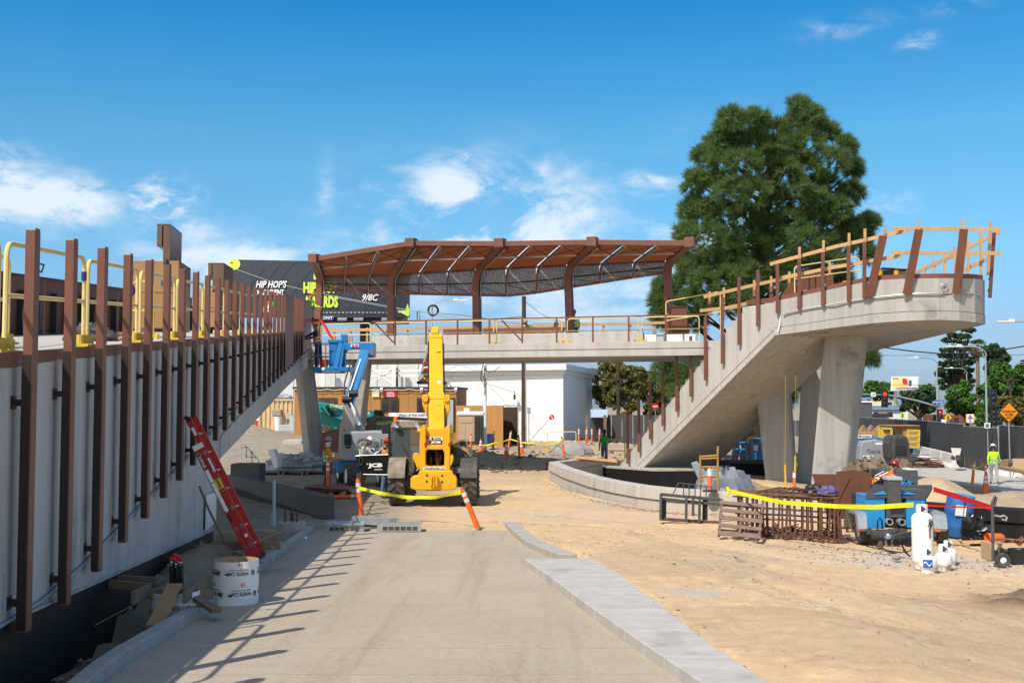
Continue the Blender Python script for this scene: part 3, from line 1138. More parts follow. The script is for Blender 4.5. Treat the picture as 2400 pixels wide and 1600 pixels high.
def on_deck(y,back):
 p = wp(y,-back)
 return V((p.x,p.y,zdeck(y) - .03))
gl = ['yellow guardrail nearest the left edge of the picture, partly cut off','yellow guardrail behind the first and second steel posts, its end wrapped in blue tape',
  'yellow guardrail in front of the tan tool chest','yellow guardrail beside the tan chest with the open lid, fourth along the ramp edge',
  'yellow guardrail in front of the second open tool chest','yellow guardrail on the ramp edge before the first wide brown panel',
  'yellow guardrail on the ramp edge behind the closely packed posts','last yellow guardrail before the top end of the ramp']
for k,(a,b) in enumerate([(7.3,10.05),(10.26,12.95),(13.1,15.75),(15.95,18.6),(18.8,21.5),(21.7,24.4),(24.6,27.3),(27.5,30.2)]):
 g_ = guardrail(on_deck(a,.27),on_deck(b,.27),gl[k],h=1.0)
 if k == 1:
  m = MB()
  m.cyl((2.69,0,.94),(2.69,0,1.04),.03,8)
  m.build('tape_wrap',navy,g_)
guardrail(on_deck(13.0,2.4),on_deck(15.4,2.2),'deep yellow guardrail standing further back on the ramp deck at far left',deep=True)
guardrail(on_deck(11.6,1.25),on_deck(14.6,1.6),'pale yellow guardrail set back behind the first ramp guardrail')
guardrail(on_deck(19.4,1.0) + V((0,.8,0)),on_deck(20.0,1.0) + V((-.5,.8,0)),'short deep yellow gate rail with white tape beside the tan chest',deep=True)
def job_box(y,back,w,dp,h,open_,label,lidh=.9,rz=.0,lw=.13):
 p = on_deck(y,back)
 t = E('tool_chest',label,'tool chest',p,rz,'tool chests on the ramp deck')
 for i,(x0,x1) in enumerate([(0,w)]):
  m = MB()
  m.box(x0,x1,0,dp,.18,h * .62)
  m.box(x0 - .01,x1 + .01,-.012,dp,h * .62 - .05,h * .62)
  m.build('body',tan,t,bev=.01)
 m = MB()
 m.ext([(0,0,h * .62),(w,0,h * .62),(w,0,h),(0,0,h)],(0,.03,0))
 m.ext([(0,dp,h * .62),(w,dp,h * .62),(w,dp,h),(0,dp,h)],(0,.03,0))
 m.box(0,.03,.03,dp,h * .62,h)
 m.box(0,w,.03,dp,h - .03,h)
 m.build('upper_box',tan,t,bev=.008)
 m = MB()
 m.box(w,w + .012,.0,dp,.18,h)
 m.build('side_panel',tan_dk,t)
 for x in (.1,w - .1):
  for yy in (.1,dp - .1):
   m = MB()
   m.cyl((x,yy,0),(x,yy,.18),.06,10)
   m.build('caster',blk,t)
 m = MB()
 a,b = (w - .28,0.06),(w - .12,dp)
 m.box(w - .17 - lw,w - .17,.0,dp,h - .1,h + lidh)
 m.box(w - .29 - lw,w - .19 - lw,.0,dp * .9,h + .28,h + lidh)
 m.box(w - .29 - lw,w - .17,.0,dp,h + lidh - .03,h + lidh + .012)
 m.build('lid',[tan_dk],t,bev=.008)
 m = MB()
 m.box(.72 * w,.76 * w,-.03,-.01,.2,h + .03)
 m.build('strap',blk,t)
 return t
jb = job_box(22.0,1.66,.86,1.2,1.47,True,'tan tool chest on the ramp with its brown lid standing open',lidh=.70,rz=.10)
text('180',.17,print_blue,jb,frame((.66,-.016,1.05),(1,0,0),(0,0,1)),width=.25)
job_box(31.0,1.85,.85,1.3,1.20,True,'brown tool chest further up the ramp with its lid tilted up',lidh=.70,rz=.05,lw=.30)
# bundle of tarpaulin and a harness hanging on the rail
t = E('steel_crate','dull brown steel crate on the ramp deck at the far left','crate',on_deck(12.3,1.9),.1)
m = MB()
m.box(-.75,.75,-.4,.4,0,.62)
m.build('body',steel_br,t,bev=.01)
m = MB()
m.box(-.78,.78,-.43,.43,.60,.645)
m.build('lid',steel_br,t)
def lumpy(c,sx,sy,sz,seed,n=22,flat=.0,k=2.2,amp=.28,T=None):
 "crumpled half-ellipsoid heap, used for sheets and bags"
 m = MB()
 rings = []
 rg = np.random.default_rng(seed)
 for i in range(n // 2 + 1):
  ph = (math.pi / 2) * i / (n // 2)
  ring = []
  for j in range(n):
   th = 2 * math.pi * j / n
   u = np.array([math.cos(th) * 1.7 + seed,math.sin(th) * 1.7 + ph * 2.1])
   f = 1 + amp * float(fbm(np.array([u[0] * k]),np.array([u[1] * k]),seed,4)[0]) * 2
   f += .05 * math.sin(th * 9 + seed) * math.cos(ph)
   r = max(0,math.cos(ph)) ** (1 - flat * .6)
   ring.append((c[0] + sx * r * math.cos(th) * f,c[1] + sy * r * math.sin(th) * f,c[2] + sz * (math.sin(ph) ** (.8)) * f))
  rings.append(ring)
 m.loft(rings,cap=True)
 return m
p = on_deck(17.6,1.3)
top(lumpy(p,.38,.3,.24,4),'sheet_bundle','crumpled black and grey sheet lying on the ramp deck by the tan chest','sheet',blk_dusty,smooth=True)
p = on_deck(18.2,.85)
top(lumpy(p,.3,.2,.14,9),'sand_bag','beige sand bag lying on the ramp deck beside the crumpled sheet','sand bag',cardboard,smooth=True)
t = E('safety_harness','dark fall harness with a steel hook hanging from the ramp guardrail','harness',on_deck(17.0,.6) + V((0,0,.2)))
m = MB()
m.tube([(0,0,.85),(-.05,-.03,.7),(.02,-.03,.55),(-.03,-.03,.45)],[.02,.045,.05,.03],7)
m.build('webbing',navy,t,smooth=True)
m = MB()
m.tube([(-.03,-.03,.45),(-.03,-.03,.22)],.014,6)
m.tube([(-.03 + .05 * math.cos(a),-.03,.16 + .055 * math.sin(a)) for a in lin(0,6.28,13)],.011,6)
m.build('hook',galv,t,smooth=True)
m = MB()
a = on_deck(11.2,.35)
m.tube([a + V((-.02,.0,.02)),a + V((-.05,0,.35)),a + V((0,0,.75)),a + V((.07,0,.86)),a + V((.14,0,.84)),a + V((.12,0,.77)),a + V((.05,0,.79))],.012,6)
top(m,'cable','thin black cable with a looped end rising beside the second ramp post','cable',blk,smooth=True)
# ---------------------------------------------------------------- footbridge, canopy, stair and lookout
BA,BB = V((-6.2,50,0)),V((7.6,46,0))
BD = (BB - BA).normalized()
BN = V((-BD.y,BD.x,0))
if BN.y < 0:
 BN = -BN
def bpt(px,back=0.0,z=0.0):
 a = BA + BN * back
 k = (px - 1200) / F
 t = (k * a.y - a.x) / (BD.x - k * BD.y)
 p = a + BD * t
 p.z = z
 return p
def pier(parent,bot,topp,d,dback,z_ex=-1.0,name='pier',mt=None,bev=.06,dl=0.0):
 "battered pier from the pixel outline of its front face (left, right, side) at bottom and top"
 rings = []
 for r in (bot,topp):
  (l,f,s,y) = r
  A,B_,C_ = W(l,y,d + dl),W(f,y,d),W(s,y,d + dback)
  D_ = C_ + (A - B_)
  z = A.z
  rings.append([V((q.x,q.y,z)) for q in (A,B_,C_,D_)])
 lo = [b + (b - t) * ((b.z - z_ex) / max(.1,(t.z - b.z))) for b,t in zip(*rings)]
 m = MB()
 m.loft([lo,rings[0],rings[1]])
 return m.build(name,mt or conc,parent,world=True,bev=bev,seg=3)
def build_bridge():
 root = E('footbridge','pale concrete footbridge deck spanning the site above the telehandler','footbridge',(0,48,0))
 a,b = BA - BD * 6.5,BB + BD * 4
 m = MB()
 core = [a + BN * .05,b + BN * .05,b + BN * 6.6,a + BN * 6.6]
 m.prism([(p.x,p.y) for p in core],4.80,5.33)
 m.build('deck',conc_l,root,world=True)
 m = MB()
 m.prism([(p.x,p.y) for p in [a,b,b + BN * .06,a + BN * .06]],4.79,5.06)
 m.build('lower_fascia',conc_l,root,world=True,bev=.01)
 m = MB()
 m.prism([(p.x,p.y) for p in [a - BN * .02,b - BN * .02,b + BN * .055,a + BN * .055]],5.085,5.37)
 m.build('upper_fascia',conc_l,root,world=True,bev=.01)
 # inner parapet bench
 m = MB()
 q = [bpt(872,2.3),bpt(1505,2.3),bpt(1511,3.0),bpt(872,3.0)]
 m.prism([(p.x,p.y) for p in q],5.33,5.93)
 m.build('bench_wall',conc_l,root,world=True,bev=.03)
 # thin brown railing
 m = MB()
 m.beam(bpt(872,.1,6.42),bpt(1672,.1,6.42),.06,.06)
 m.build('handrail',steel_br,root,world=True)
 for px in (925,998,1072,1147,1224,1305,1390,1474,1561,1655):
  m = MB()
  p = bpt(px,.1)
  m.beam((p.x,p.y,5.1),(p.x,p.y,6.4),.06,.06,up=BD)
  m.build('rail_post',steel_br,root,world=True)
 for px,q in ((878,922),(1176,1222)):
  m = MB()
  m.beam(bpt(px,.3,6.38),bpt(q,.08,5.5),.05,.05)
  m.build('brace',steel_br,root,world=True)
 m = MB()
 m.beam(bpt(735,-.03,5.055),bpt(1640,-.03,5.055),.01,.012)
 # piers at the left end
 pier(root,(694 + 16,725,760,1052),(688,705,735,845),50.6,1.5,dl=.7)
 pier(root,(790,838,856,1030),(826,866,872,845),50.8,1.2)
 return root
build_bridge()
bl = ['yellow guardrail at the left end of the footbridge, above the blue lift','yellow guardrail on the footbridge above the yellow boom tip',
  'yellow guardrail in the middle of the footbridge in front of the kneeling workers','yellow guardrail on the footbridge before the third canopy column',
  'yellow guardrail on the footbridge nearest the stair']
for k,(a,b) in enumerate([(752,868),(877,1157),(1164,1317),(1330,1497),(1506,1640)]):
 guardrail(bpt(a,.55,5.34),bpt(b,.55,5.34),bl[k],h=1.06,bases=(k > 1,k > 0 and k < 4),group='yellow guardrails on the footbridge')
guardrail(bpt(1562,2.2,5.45) + V((0,0,.0)),bpt(1690,2.6,5.8),'tall yellow guardrail beside the brown panel at the stair head',h=1.75,bases=(False,False),group='yellow guardrails on the footbridge')
def timber_rail(name,label,posts,boards,w=.09,lower=None):
 "posts: (base, top) pairs; boards: (p, q) pairs"
 t = E(name,label,'timber rail',posts[0][0])
 for a,b in posts:
  m = MB()
  m.beam(a,b,w,.045,up=(0,1,0))
  m.build('post',wood,t,world=True)
 for a,b in boards:
  m = MB()
  m.beam(a,b,.04,.13)
  m.build('board',wood,t,world=True)
 for a,b in (lower or []):
  m = MB()
  m.beam(a,b,.14,.12,up=(0,1,0))
  m.build('steel_post',steel_br,t,world=True)
 return t
bk = 6.2
pts = [(783,.0),(822,0),(860,0),(905,0),(955,0),(1005,0),(1052,0),(1096,0),(1150,0),(1195,0),(1305,0),(1357,0),(1415,0),(1478,0),(1535,0)]
timber_rail('timber_rail','long timber guard rail along the far edge of the footbridge',[(bpt(px,bk,5.3),bpt(px,bk,6.62)) for px,_ in pts],
   [(bpt(750,bk - .06,6.50),bpt(1180,bk - .06,6.52)),(bpt(1180,bk - .06,6.53),bpt(1560,bk - .06,6.56)),(bpt(750,bk - .06,5.85),bpt(1180,bk - .06,5.86)),(bpt(1180,bk - .06,5.87),bpt(1560,bk - .06,5.90))],
   lower=[(bpt(px,bk + .1,5.3),bpt(px,bk + .1,6.2)) for px,_ in pts])
for a,b,lab in [(1040,1110,'short brown steel beam lying on the bench wall left of the second canopy column'),(1132,1322,'long brown steel beam lying on the bench wall in front of the kneeling workers')]:
 m = MB()
 m.beam(bpt(a,2.5,6.08),bpt(b,2.5,6.08),.2,.24)
 top(m,'steel_beam',lab,'steel beam',steel_br,group='steel beams on the footbridge',bev=.005)
def build_canopy():
 root = E('canopy','rusty brown steel canopy with curved ribs and mesh panels above the footbridge','canopy',bpt(1150,4,5.3))
 H = [(737,607),(964,570),(1172,571),(1389,568),(1617,570)]
 Bd = [(752,648),(918,644),(1117,632),(1331,622),(1563,612)]
 Ft = [(742,800),(918,800),(1119,790),(1338,782),(1572,760)]
 LowP = [(752,680),(918,687),(1106,691),(1211,693),(1322,675),(1553,639)]
 dC = lambda px: bpt(px,3.6).y
 ov = [2.4,3.0,3.4,3.3,3.0]
 ribs = []
 for i in range(5):
  dh,dc = dC(Bd[i][0]) - ov[i],dC(Bd[i][0])
  h = W(*H[i],dh)
  b = W(*Bd[i],dc)
  f = W(*Ft[i],dc)
  f.z = 5.3
  # smooth bend
  q0 = b.lerp(h,.30)
  q1 = b.lerp(f,.22)
  arc = [((1 - t) ** 2) * q1 + 2 * t * (1 - t) * b + t * t * q0 for t in lin(0,1,7)]
  ribs.append((h,arc,f,b))
  path = [f] + arc + [h]
  m = MB()
  rings = []
  wdt = [.40,.42,.42,.40,.38,.36,.36,.36,.26] if i else [.30] * 9
  for k,p in enumerate(path):
   d = (path[min(k + 1,len(path) - 1)] - path[max(k - 1,0)]).normalized()
   s = BD
   u = s.cross(d).normalized()
   a_,b_ = .16,wdt[k] / 2
   rings.append([p - s * a_ - u * b_,p + s * a_ - u * b_,p + s * a_ + u * b_,p - s * a_ + u * b_])
  m.loft(rings)
  m.build('rib',steel_br,root,world=True,bev=.01)
  m = MB()
  m.ob(h + V((0,.05,.02)),(.42,.55,.40),(0,0,math.atan2(BD.y,BD.x)))
  m.build('rib_head',steel_br,root,world=True,bev=.02)
 # surfaces between ribs: head, bend, lower edge as functions of the rib coordinate
 def lp(i,t,which):
  if which == 'h':
   return ribs[i][0].lerp(ribs[i + 1][0],t) - V((0,0,.10))
  if which == 'b':
   return ribs[i][3].lerp(ribs[i + 1][3],t)
  b = ribs[i][3].lerp(ribs[i + 1][3],t)
  px = 1200 + F * b.x / b.y
  ylow = float(np.interp(px,[p[0] for p in LowP],[p[1] for p in LowP]))
  q = W(px,ylow,b.y)
  return V((b.x,b.y,q.z))
 for i in range(4):
  for k in range(3):
   t0,t1 = k / 3 + .012,(k + 1) / 3 - .012
   for v0,v1 in ((.0,.5),(.515,.995)):
    m = MB()
    q = [lp(i,t0,'h').lerp(lp(i,t0,'b'),v0),lp(i,t1,'h').lerp(lp(i,t1,'b'),v0),lp(i,t1,'h').lerp(lp(i,t1,'b'),v1),lp(i,t0,'h').lerp(lp(i,t0,'b'),v1)]
    m.ext([p + V((0,0,.03)) for p in q],(0,0,.012))
    m.build('roof_panel',corten_roof,root,world=True)
   m = MB()
   q = [lp(i,t0,'b') + V((0,.02,-.02)),lp(i,t1,'b') + V((0,.02,-.02)),lp(i,t1,'l'),lp(i,t0,'l')]
   m.ext(q,(0,.012,0))
   m.build('screen_panel',mesh_br,root,world=True)
   m = MB()
   m.beam(lp(i,t0,'l'),lp(i,t1,'l'),.04,.12)
   m.build('edge_angle',steel_br,root,world=True)
   m = MB()
   m.tube([lp(i,t0,'b').lerp(lp(i,t0,'l'),.55) - V((0,.06,0)),lp(i,t1,'b').lerp(lp(i,t1,'l'),.55) - V((0,.06,0))],.03,6)
   m.build('tie_rod',steel_blk,root,world=True)
   m = MB()
   m.tube([lp(i,t0,'b').lerp(lp(i,t0,'l'),.62) - V((0,.09,0)),lp(i,t0,'b').lerp(lp(i,t1,'l'),1.0) - V((0,.09,0))],.012,5)
   m.build('brace_rod',steel_blk,root,world=True)
   m = MB()
   m.tube([lp(i,t0,'h').lerp(lp(i,t0,'b'),.05),lp(i,t1,'h').lerp(lp(i,t1,'b'),.48)],.012,5)
   m.build('brace_rod',steel_blk,root,world=True)
   m = MB()
   m.tube([lp(i,t1,'h').lerp(lp(i,t1,'b'),.05),lp(i,t0,'h').lerp(lp(i,t0,'b'),.48)],.012,5)
   m.build('brace_rod',steel_blk,root,world=True)
   if k:
    t = k / 3
    h,b,l = lp(i,t,'h'),lp(i,t,'b'),lp(i,t,'l')
    q0,q1 = b.lerp(h,.22),b.lerp(l,.4)
    path = [l,q1] + [((1 - s) ** 2) * q1 + 2 * s * (1 - s) * (b - V((0,.05,.03))) + s * s * q0 for s in lin(.2,.8,4)] + [q0,h]
    m = MB()
    m.tube([p - V((0,.03,.05)) for p in path],.055,6)
    m.build('purlin_rib',steel_br,root,world=True,smooth=True)
    m = MB()
    m.tube([p - V((-.05,.08,.09)) for p in path],.013,6)
    m.build('light_pipe',galv,root,world=True,smooth=True)
   if k == 0:
    h,b,l = lp(i,.035,'h'),lp(i,.035,'b'),lp(i,.035,'l')
    q0,q1 = b.lerp(h,.22),b.lerp(l,.4)
    path = [l,q1] + [((1 - s) ** 2) * q1 + 2 * s * (1 - s) * (b - V((0,.05,.03))) + s * s * q0 for s in lin(.2,.8,4)] + [q0,h]
    m = MB()
    m.tube([p - V((-.06,.22,.2)) for p in path],.014,6)
    m.build('light_pipe',galv,root,world=True,smooth=True)
  m = MB()
  m.beam(ribs[i][0],ribs[i + 1][0],.10,.22)
  m.build('edge_beam',steel_br,root,world=True,bev=.01)
  m = MB()
  m.beam(lp(i,.02,'h').lerp(lp(i,.02,'b'),.505),lp(i,.98,'h').lerp(lp(i,.98,'b'),.505),.06,.06)
  m.build('purlin',galv,root,world=True)
  m = MB()
  m.beam(lp(i,.02,'b'),lp(i,.98,'b'),.08,.10)
  m.build('purlin',steel_br,root,world=True)
build_canopy()
# ---------------------------------------------------------------- stair and lookout deck on the right
S0,K0 = V((5.53,49.3,0)),V((9.83,43.0,0))
SD = (K0 - S0)
SL = SD.length
SDn = SD.normalized()
SN = V((SDn.y,-SDn.x,0))          # towards the back
if SN.y < 0:
 SN = -SN
def sp(t,z,out=0.0):
 p = S0 + SD * t - SN * out
 return V((p.x,p.y,z))
def st_px(px,out=0.0):
 a = S0 - SN * out
 k = (px - 1200) / F
 t = (k * a.y - a.x) / (SD.x - k * SD.y)
 return t
LD = [(1814.5,785,706,43.0),(1900,774,688,42.2),(1960,766,675,41.7),(2045,756,657,40.8),(2130,750.5,652.5,40.15),(2200,748.5,652,39.85),(2247,750,652,39.85),(2285,754,653,40.1),(2302,757,655,40.5),(2308,759,656,41.0)]
def lo_px(px,out=0.0):
 "plan point on the lookout face for a pixel column, with its deck edge height"
 if px < LD[0][0]:
  t = st_px(px,out)
  return sp(t,6.66,out)
 xs = [l[0] for l in LD]
 d = float(np.interp(px,xs,[l[3] for l in LD])) - out
 y = float(np.interp(px,xs,[l[2] for l in LD]))
 return W(px,y,d)
def build_lookout():
 root = E('lookout','raised concrete lookout deck with a broad stair and slanting piers on the right','lookout',(9,46,0))
 n = 25
 t0,t1,z0,z1 = -.185,.785,.42,6.58
 prof = [(t0,.05),(t0,z0)]
 for k in range(n):
  t = t0 + (t1 - t0) * (k + 1) / n
  prof += [(t,z0 + (z1 - z0) * k / n),(t,z0 + (z1 - z0) * (k + 1) / n)]
 prof += [(1.0,6.62),(1.0,5.40),(0,.10)]
 m = MB()
 m.ext([sp(t,z,-.06) for t,z in prof],SN * 4.2)
 m.build('stair_body',conc_l,root,world=True)
 g = .30                                 # height of the band below the groove
 up = [(t0,.05 + .0),(t0,z0)] + prof[2:-2] + [(1.0,5.40 + g * .8),(.0,.10 + g),(-.06,.06)]
 m = MB()
 m.ext([sp(t,z,-.06) for t,z in up],-SN * .07)
 m.build('stair_facing',conc_l,root,world=True)
 m = MB()
 m.ext([sp(.0,.075,-.06),sp(1.0,5.37,-.06),sp(1.0,5.37 + g * .8,-.06),sp(.0,.075 + g,-.06),sp(-.055,.05,-.06)],-SN * .075)
 m.build('stair_band',conc_l,root,world=True,bev=.01)
 # lookout slab
 bot = [W(px,yb,d) for px,yb,yt,d in LD]
 tp = [W(px,yt,d) for px,yb,yt,d in LD]
 D_ = V((15.9,52,0))
 E_ = V((12.6,52,0))
 F_ = sp(1,0,-4.2)
 n = len(LD)
 B_ = bot + [V((D_.x,D_.y,5.15)),V((E_.x,E_.y,5.15)),V((F_.x,F_.y,5.40))]
 T_ = tp + [V((D_.x,D_.y,6.5)),V((E_.x,E_.y,6.4)),V((F_.x,F_.y,6.60))]
 cen = sum(B_,V()) / len(B_)
 ins = lambda p: V((p.x,p.y,p.z)) + V((cen.x - p.x,cen.y - p.y,0)).normalized() * .06
 B2 = [ins(p) for p in B_]
 T2 = [ins(p) - V((0,0,.10)) for p in T_]
 m = MB()
 m.loft([B2,T2])
 m.build('slab',conc,root,world=True)
 def facing(f0,f1,name,proud,prj=0):
  m = MB()
  o = []
  L_ = B_[:n + 1]
  U_ = T_[:n + 1]
  rows = [[],[],[],[]]
  for i,(a,b) in enumerate(zip(L_,U_)):
   out = V((a.x - cen.x,a.y - cen.y,0)).normalized()
   lo,hi = a.lerp(b,f0),a.lerp(b,f1)
   rows[0].append(lo + out * proud)
   rows[1].append(hi + out * proud)
   rows[2].append(hi - out * .08)
   rows[3].append(lo - out * .08)
  m.loft([[rows[q][i] for q in range(4)] for i in range(n + 1)])
  return m.build(name,conc,root,world=True,smooth=False)
 facing(-.01,.20,'lower_band',.02)
 facing(.215,1.0,'upper_band',.0)
 # steel edge plate along the deck edge
 m = MB()
 rows = []
 pts = [lo_px(px,-.03) for px in (1752,1790,1814)] + [ins(p) for p in T_[:n + 1]]
 for p in pts:
  rows.append([p + V((0,0,-.02)),p + V((0,0,.17)),p + V((0,.02,.17)),p + V((0,.02,-.02))])
 m.loft(rows)
 m.build('edge_plate',steel_br,root,world=True)
 # conduit
 m = MB()
 cp = [(1836,738),(1845,733),(1885,724),(1940,715),(1990,706),(2050,697),(2125,689),(2200,687),(2270,687),(2300,692)]
 m.tube([W(x,y,lo_px(x).y - .07) for x,y in cp],.028,6)
 m.build('conduit',galv,root,world=True,smooth=True)
 m = MB()
 c = W(2214,671,lo_px(2214).y - .08)
 m.tube([c + V((.1 * math.cos(a),-.02 * math.sin(a * .5),.1 * math.sin(a))) for a in lin(0,15,40)],.018,5)
 m.tube([c + V((-.05,0,-.1)),c + V((-.1,0,-.22)),c + V((-.02,0,-.25))],.02,5)
 m.build('cable_coil',galv,root,world=True,smooth=True)
 m = MB()
 m.tube([W(1833,751,42.9),W(1829,740,42.85),W(1828,760,42.8),W(1823,778,42.8)],.025,6)
 m.build('drain_pipe',white,root,world=True,smooth=True)
 # steel posts, straight then fanned outwards
 PS = [(1471,963,1471,1086),(1497,931,1497,1059),(1524,898,1524,1029),(1553.5,863,1553.5,998),(1586,827,1586,964),(1619,787,1619,929),(1653,743,1653,891),(1693,697,1693,852),(1732,650,1732,808),(1776,632,1776,764),(1822,620,1822,734),(1873,606,1873,724),(1928.5,591,1928.5,716),(1989,576,1989,706),(2026,567,2026,699),(2070,553,2037,697),(2154,538,2125,690),(2259,537,2242,687),(2330,545,2320,698)]
 for k,(xt,yt,xb,yb) in enumerate(PS):
  p = lo_px(xb,.14)
  d = p.y
  a,b = W(xb,yb,d),W(xt,yt,d - (.35 if k > 14 else 0))
  wdt = .115 if k < 15 else .27
  m = MB()
  m.beam(a,b,wdt if k < 18 else .1,.10,up=(0,1,0))
  po = m.build('post',steel_br,root,world=True,bev=.006)
  m = MB()
  q = a.lerp(b,.12) + V((.03,.09,0))
  m.beam(q,q + V((.0,.16,0)),.05,.12)
  q = a.lerp(b,.3) + V((.03,.09,0))
  if k > 5:
   m.beam(q,q + V((.0,.16,0)),.05,.12)
  m.build('bracket',galv,po,world=True)
 # piers
 pier(root,(1901,1984,2004,1113),(1931,2019,2036,781),44.3,.9,bev=.12)
 pier(root,(1795,1866,1872,1140),(1766,1846,1852,880),47.5,1.0,bev=.12)
 pier(root,(1866,1950,1960,1140),(1880,1962,1975,800),48.6,1.0,bev=.08)
 # stair wall end plinth
 m = MB()
 P = [W(1326,1085,52.5),W(1420,1091,49.8),W(1534,1099,47.3),W(1632,1098,47.6)]
 pl = [(p.x,p.y) for p in P] + [(9.6,51),(5,54.5)]
 m.prism(pl,-1.2,.10)
 m.build('plinth',membrane,root,world=True)
 m = MB()
 m.prism(pl,.104,.16)
 m.build('plinth_cap',conc_kerb,root,world=True)
 return PS
PS = build_lookout()
def wdp(x,y,off=.25):
 return W(x,y,lo_px(min(x,2300)).y + off)
def back_pt(px,y):
 A,B_ = V((16.5,41,0)),V((15.7,52,0))
 k = (px - 1200) / F
 t = (k * A.y - A.x) / ((B_.x - A.x) - k * (B_.y - A.y))
 t = min(1.4,max(0,t))
 d = A.y + (B_.y - A.y) * t
 return W(px,y,d)
o1 = (1640,480)
q1 = lambda x,y,off=.0: wdp(o1[0] + x / 3.0947,o1[1] + y / 3.0947,off)
tp = [(q1(724,392),q1(724,305)),(q1(897,348),q1(897,257)),(q1(1083,300),q1(1083,205)),(q1(1198,270),q1(1198,173)),(q1(1332,226),q1(1354,165)),(q1(1585,182),q1(1592,116)),(q1(1906,178),q1(1909,97)),(q1(2090,510,.3),q1(2110,122,.1))]
timber_rail('timber_rail','timber guard rail along the front of the lookout with boards bolted to steel posts',tp,
   [(q1(510,430,.12),q1(1000,299,.12)),(q1(1000,300,.14),q1(1500,188,.0)),(q1(1400,172,-.2),q1(2178,178,-.2)),
    (q1(560,536,.15),q1(1000,447,.14)),(q1(1000,448,.14),q1(1460,368,.0)),(q1(1395,347,-.15),q1(2188,352,-.2))])
b1 = lambda x,y: back_pt(o1[0] + x / 3.0947,o1[1] + y / 3.0947)
fp = [(1632,430,505),(1701,390,505),(1777,368,505),(1852,300,505),(1948,250,500),(2040,200,510)]
timber_rail('timber_rail','timber guard rail along the far edge of the lookout, seen behind the front rail',[(b1(x,yb),b1(x - 3,yt)) for x,yt,yb in fp],
   [(b1(1560,496),b1(1840,368)),(b1(1840,366),b1(2180,190)),(b1(1900,478),b1(2080,395))])
q2 = lambda x,y,off=.2: (lambda px,py: W(px,py,46.5 + off))(o1[0] + x / 3.0947,o1[1] + y / 3.0947)
lp_ = [(72,628,780),(175,600,780),(395,547,720),(518,517,690),(650,485,660),(942,415,590)]
timber_rail('timber_rail','timber guard rail on the far side of the stair head, in front of the pine',[(q2(x,yb - 60),q2(x,yt)) for x,yt,yb in lp_],
   [(q2(28,668,.0),q2(420,575,.0)),(q2(420,576,.0),q2(1000,445,.0)),(q2(0,768,.0),q2(300,735,.0)),(q2(200,745,.05),q2(460,690,.05))],
   lower=[(q2(x,yb,.3),q2(x,yt + 70,.3)) for x,yt,yb in lp_])
# brown steel sheet pieces and equipment up on the lookout
t = E('steel_gusset','brown triangular steel gusset standing on the lookout behind the timber posts','steel gusset',q2(585,670))
m = MB()
m.ext([q2(585,668,-2),q2(700,640,-2),q2(700,545,-2),q2(660,560,-2)],(0,.05,0))
m.build('plate',corten,t,world=True)
t = E('steel_panel_stack','stack of upright brown steel panels on the lookout deck','steel panels',q2(800,640,-1.5))
for k,x in enumerate((735,780,830,915)):
 m = MB()
 m.ext([q2(x,625,-1.6 + .1 * k),q2(x + 55,610,-1.6 + .1 * k),q2(x + 55,490,-1.6 + .1 * k),q2(x,500,-1.6 + .1 * k)],(0,.04,0))
 m.build('panel',corten,t,world=True)
guardrail(q2(690,640,-2.2),q2(1160,575,-2.0),'yellow guardrail on the lookout behind the brown posts',h=1.05,bases=(False,False),group='yellow guardrails on the lookout')
t = E('battery_charger','low black and yellow charger case on the lookout edge','tool case',q1(1400,515,.8))
m = MB()
a = q1(1400,498,.8)
m.ob(a,(.95,.4,.2))
m.build('case',blk_dusty,t,world=True,bev=.02)
for dx in (-.5,.5,.05):
 m = MB()
 m.ob(a + V((dx,-.02,-.03)),(.16,.42,.24))
 m.build('corner_guard',yel_jcb,t,world=True,bev=.02)
m = MB()
m.ob(a + V((.1,0,.16)),(1.1,.5,.03),(0,.04,0))
m.build('cover',cardboard,t,world=True)
m = MB()
m.ob(q1(1105,562,.5),(.65,.3,.08))
top(m,'yellow_plank','short yellow level lying on the lookout edge','spirit level',yel_jcb,bev=.01)
# brown panel box at the stair head and light panels
t = E('steel_cabinet','brown steel cabinet at the foot of the last canopy column','cabinet',bpt(1595,3.0,5.4))
m = MB()
p = bpt(1590,2.6,5.4)
m.box(p.x - .45,p.x + .45,p.y,p.y + .4,5.4,6.75)
m.build('body',corten,t,world=True,bev=.01)
m = MB()
m.box(p.x - .3,p.x + .38,p.y - .1,p.y - .01,6.0,7.0)
m.build('door',corten,t,world=True,bev=.01)
t = E('concrete_block','row of pale concrete pieces and a grey bin on the footbridge near the stair','concrete pieces',bpt(1550,1.8,5.34))
for k,(a,b) in enumerate([(1513,1540),(1556,1602),(1606,1632)]):
 m = MB()
 m.beam(bpt(a,1.6,5.55),bpt(b,1.6,5.55),.3,.36)
 m.build('block',stucco,t,world=True,bev=.02)
m = MB()
m.beam(bpt(1541,1.3,5.56),bpt(1558,1.3,5.56),.4,.42)
m.build('bin',grey_box,t,world=True,bev=.02)
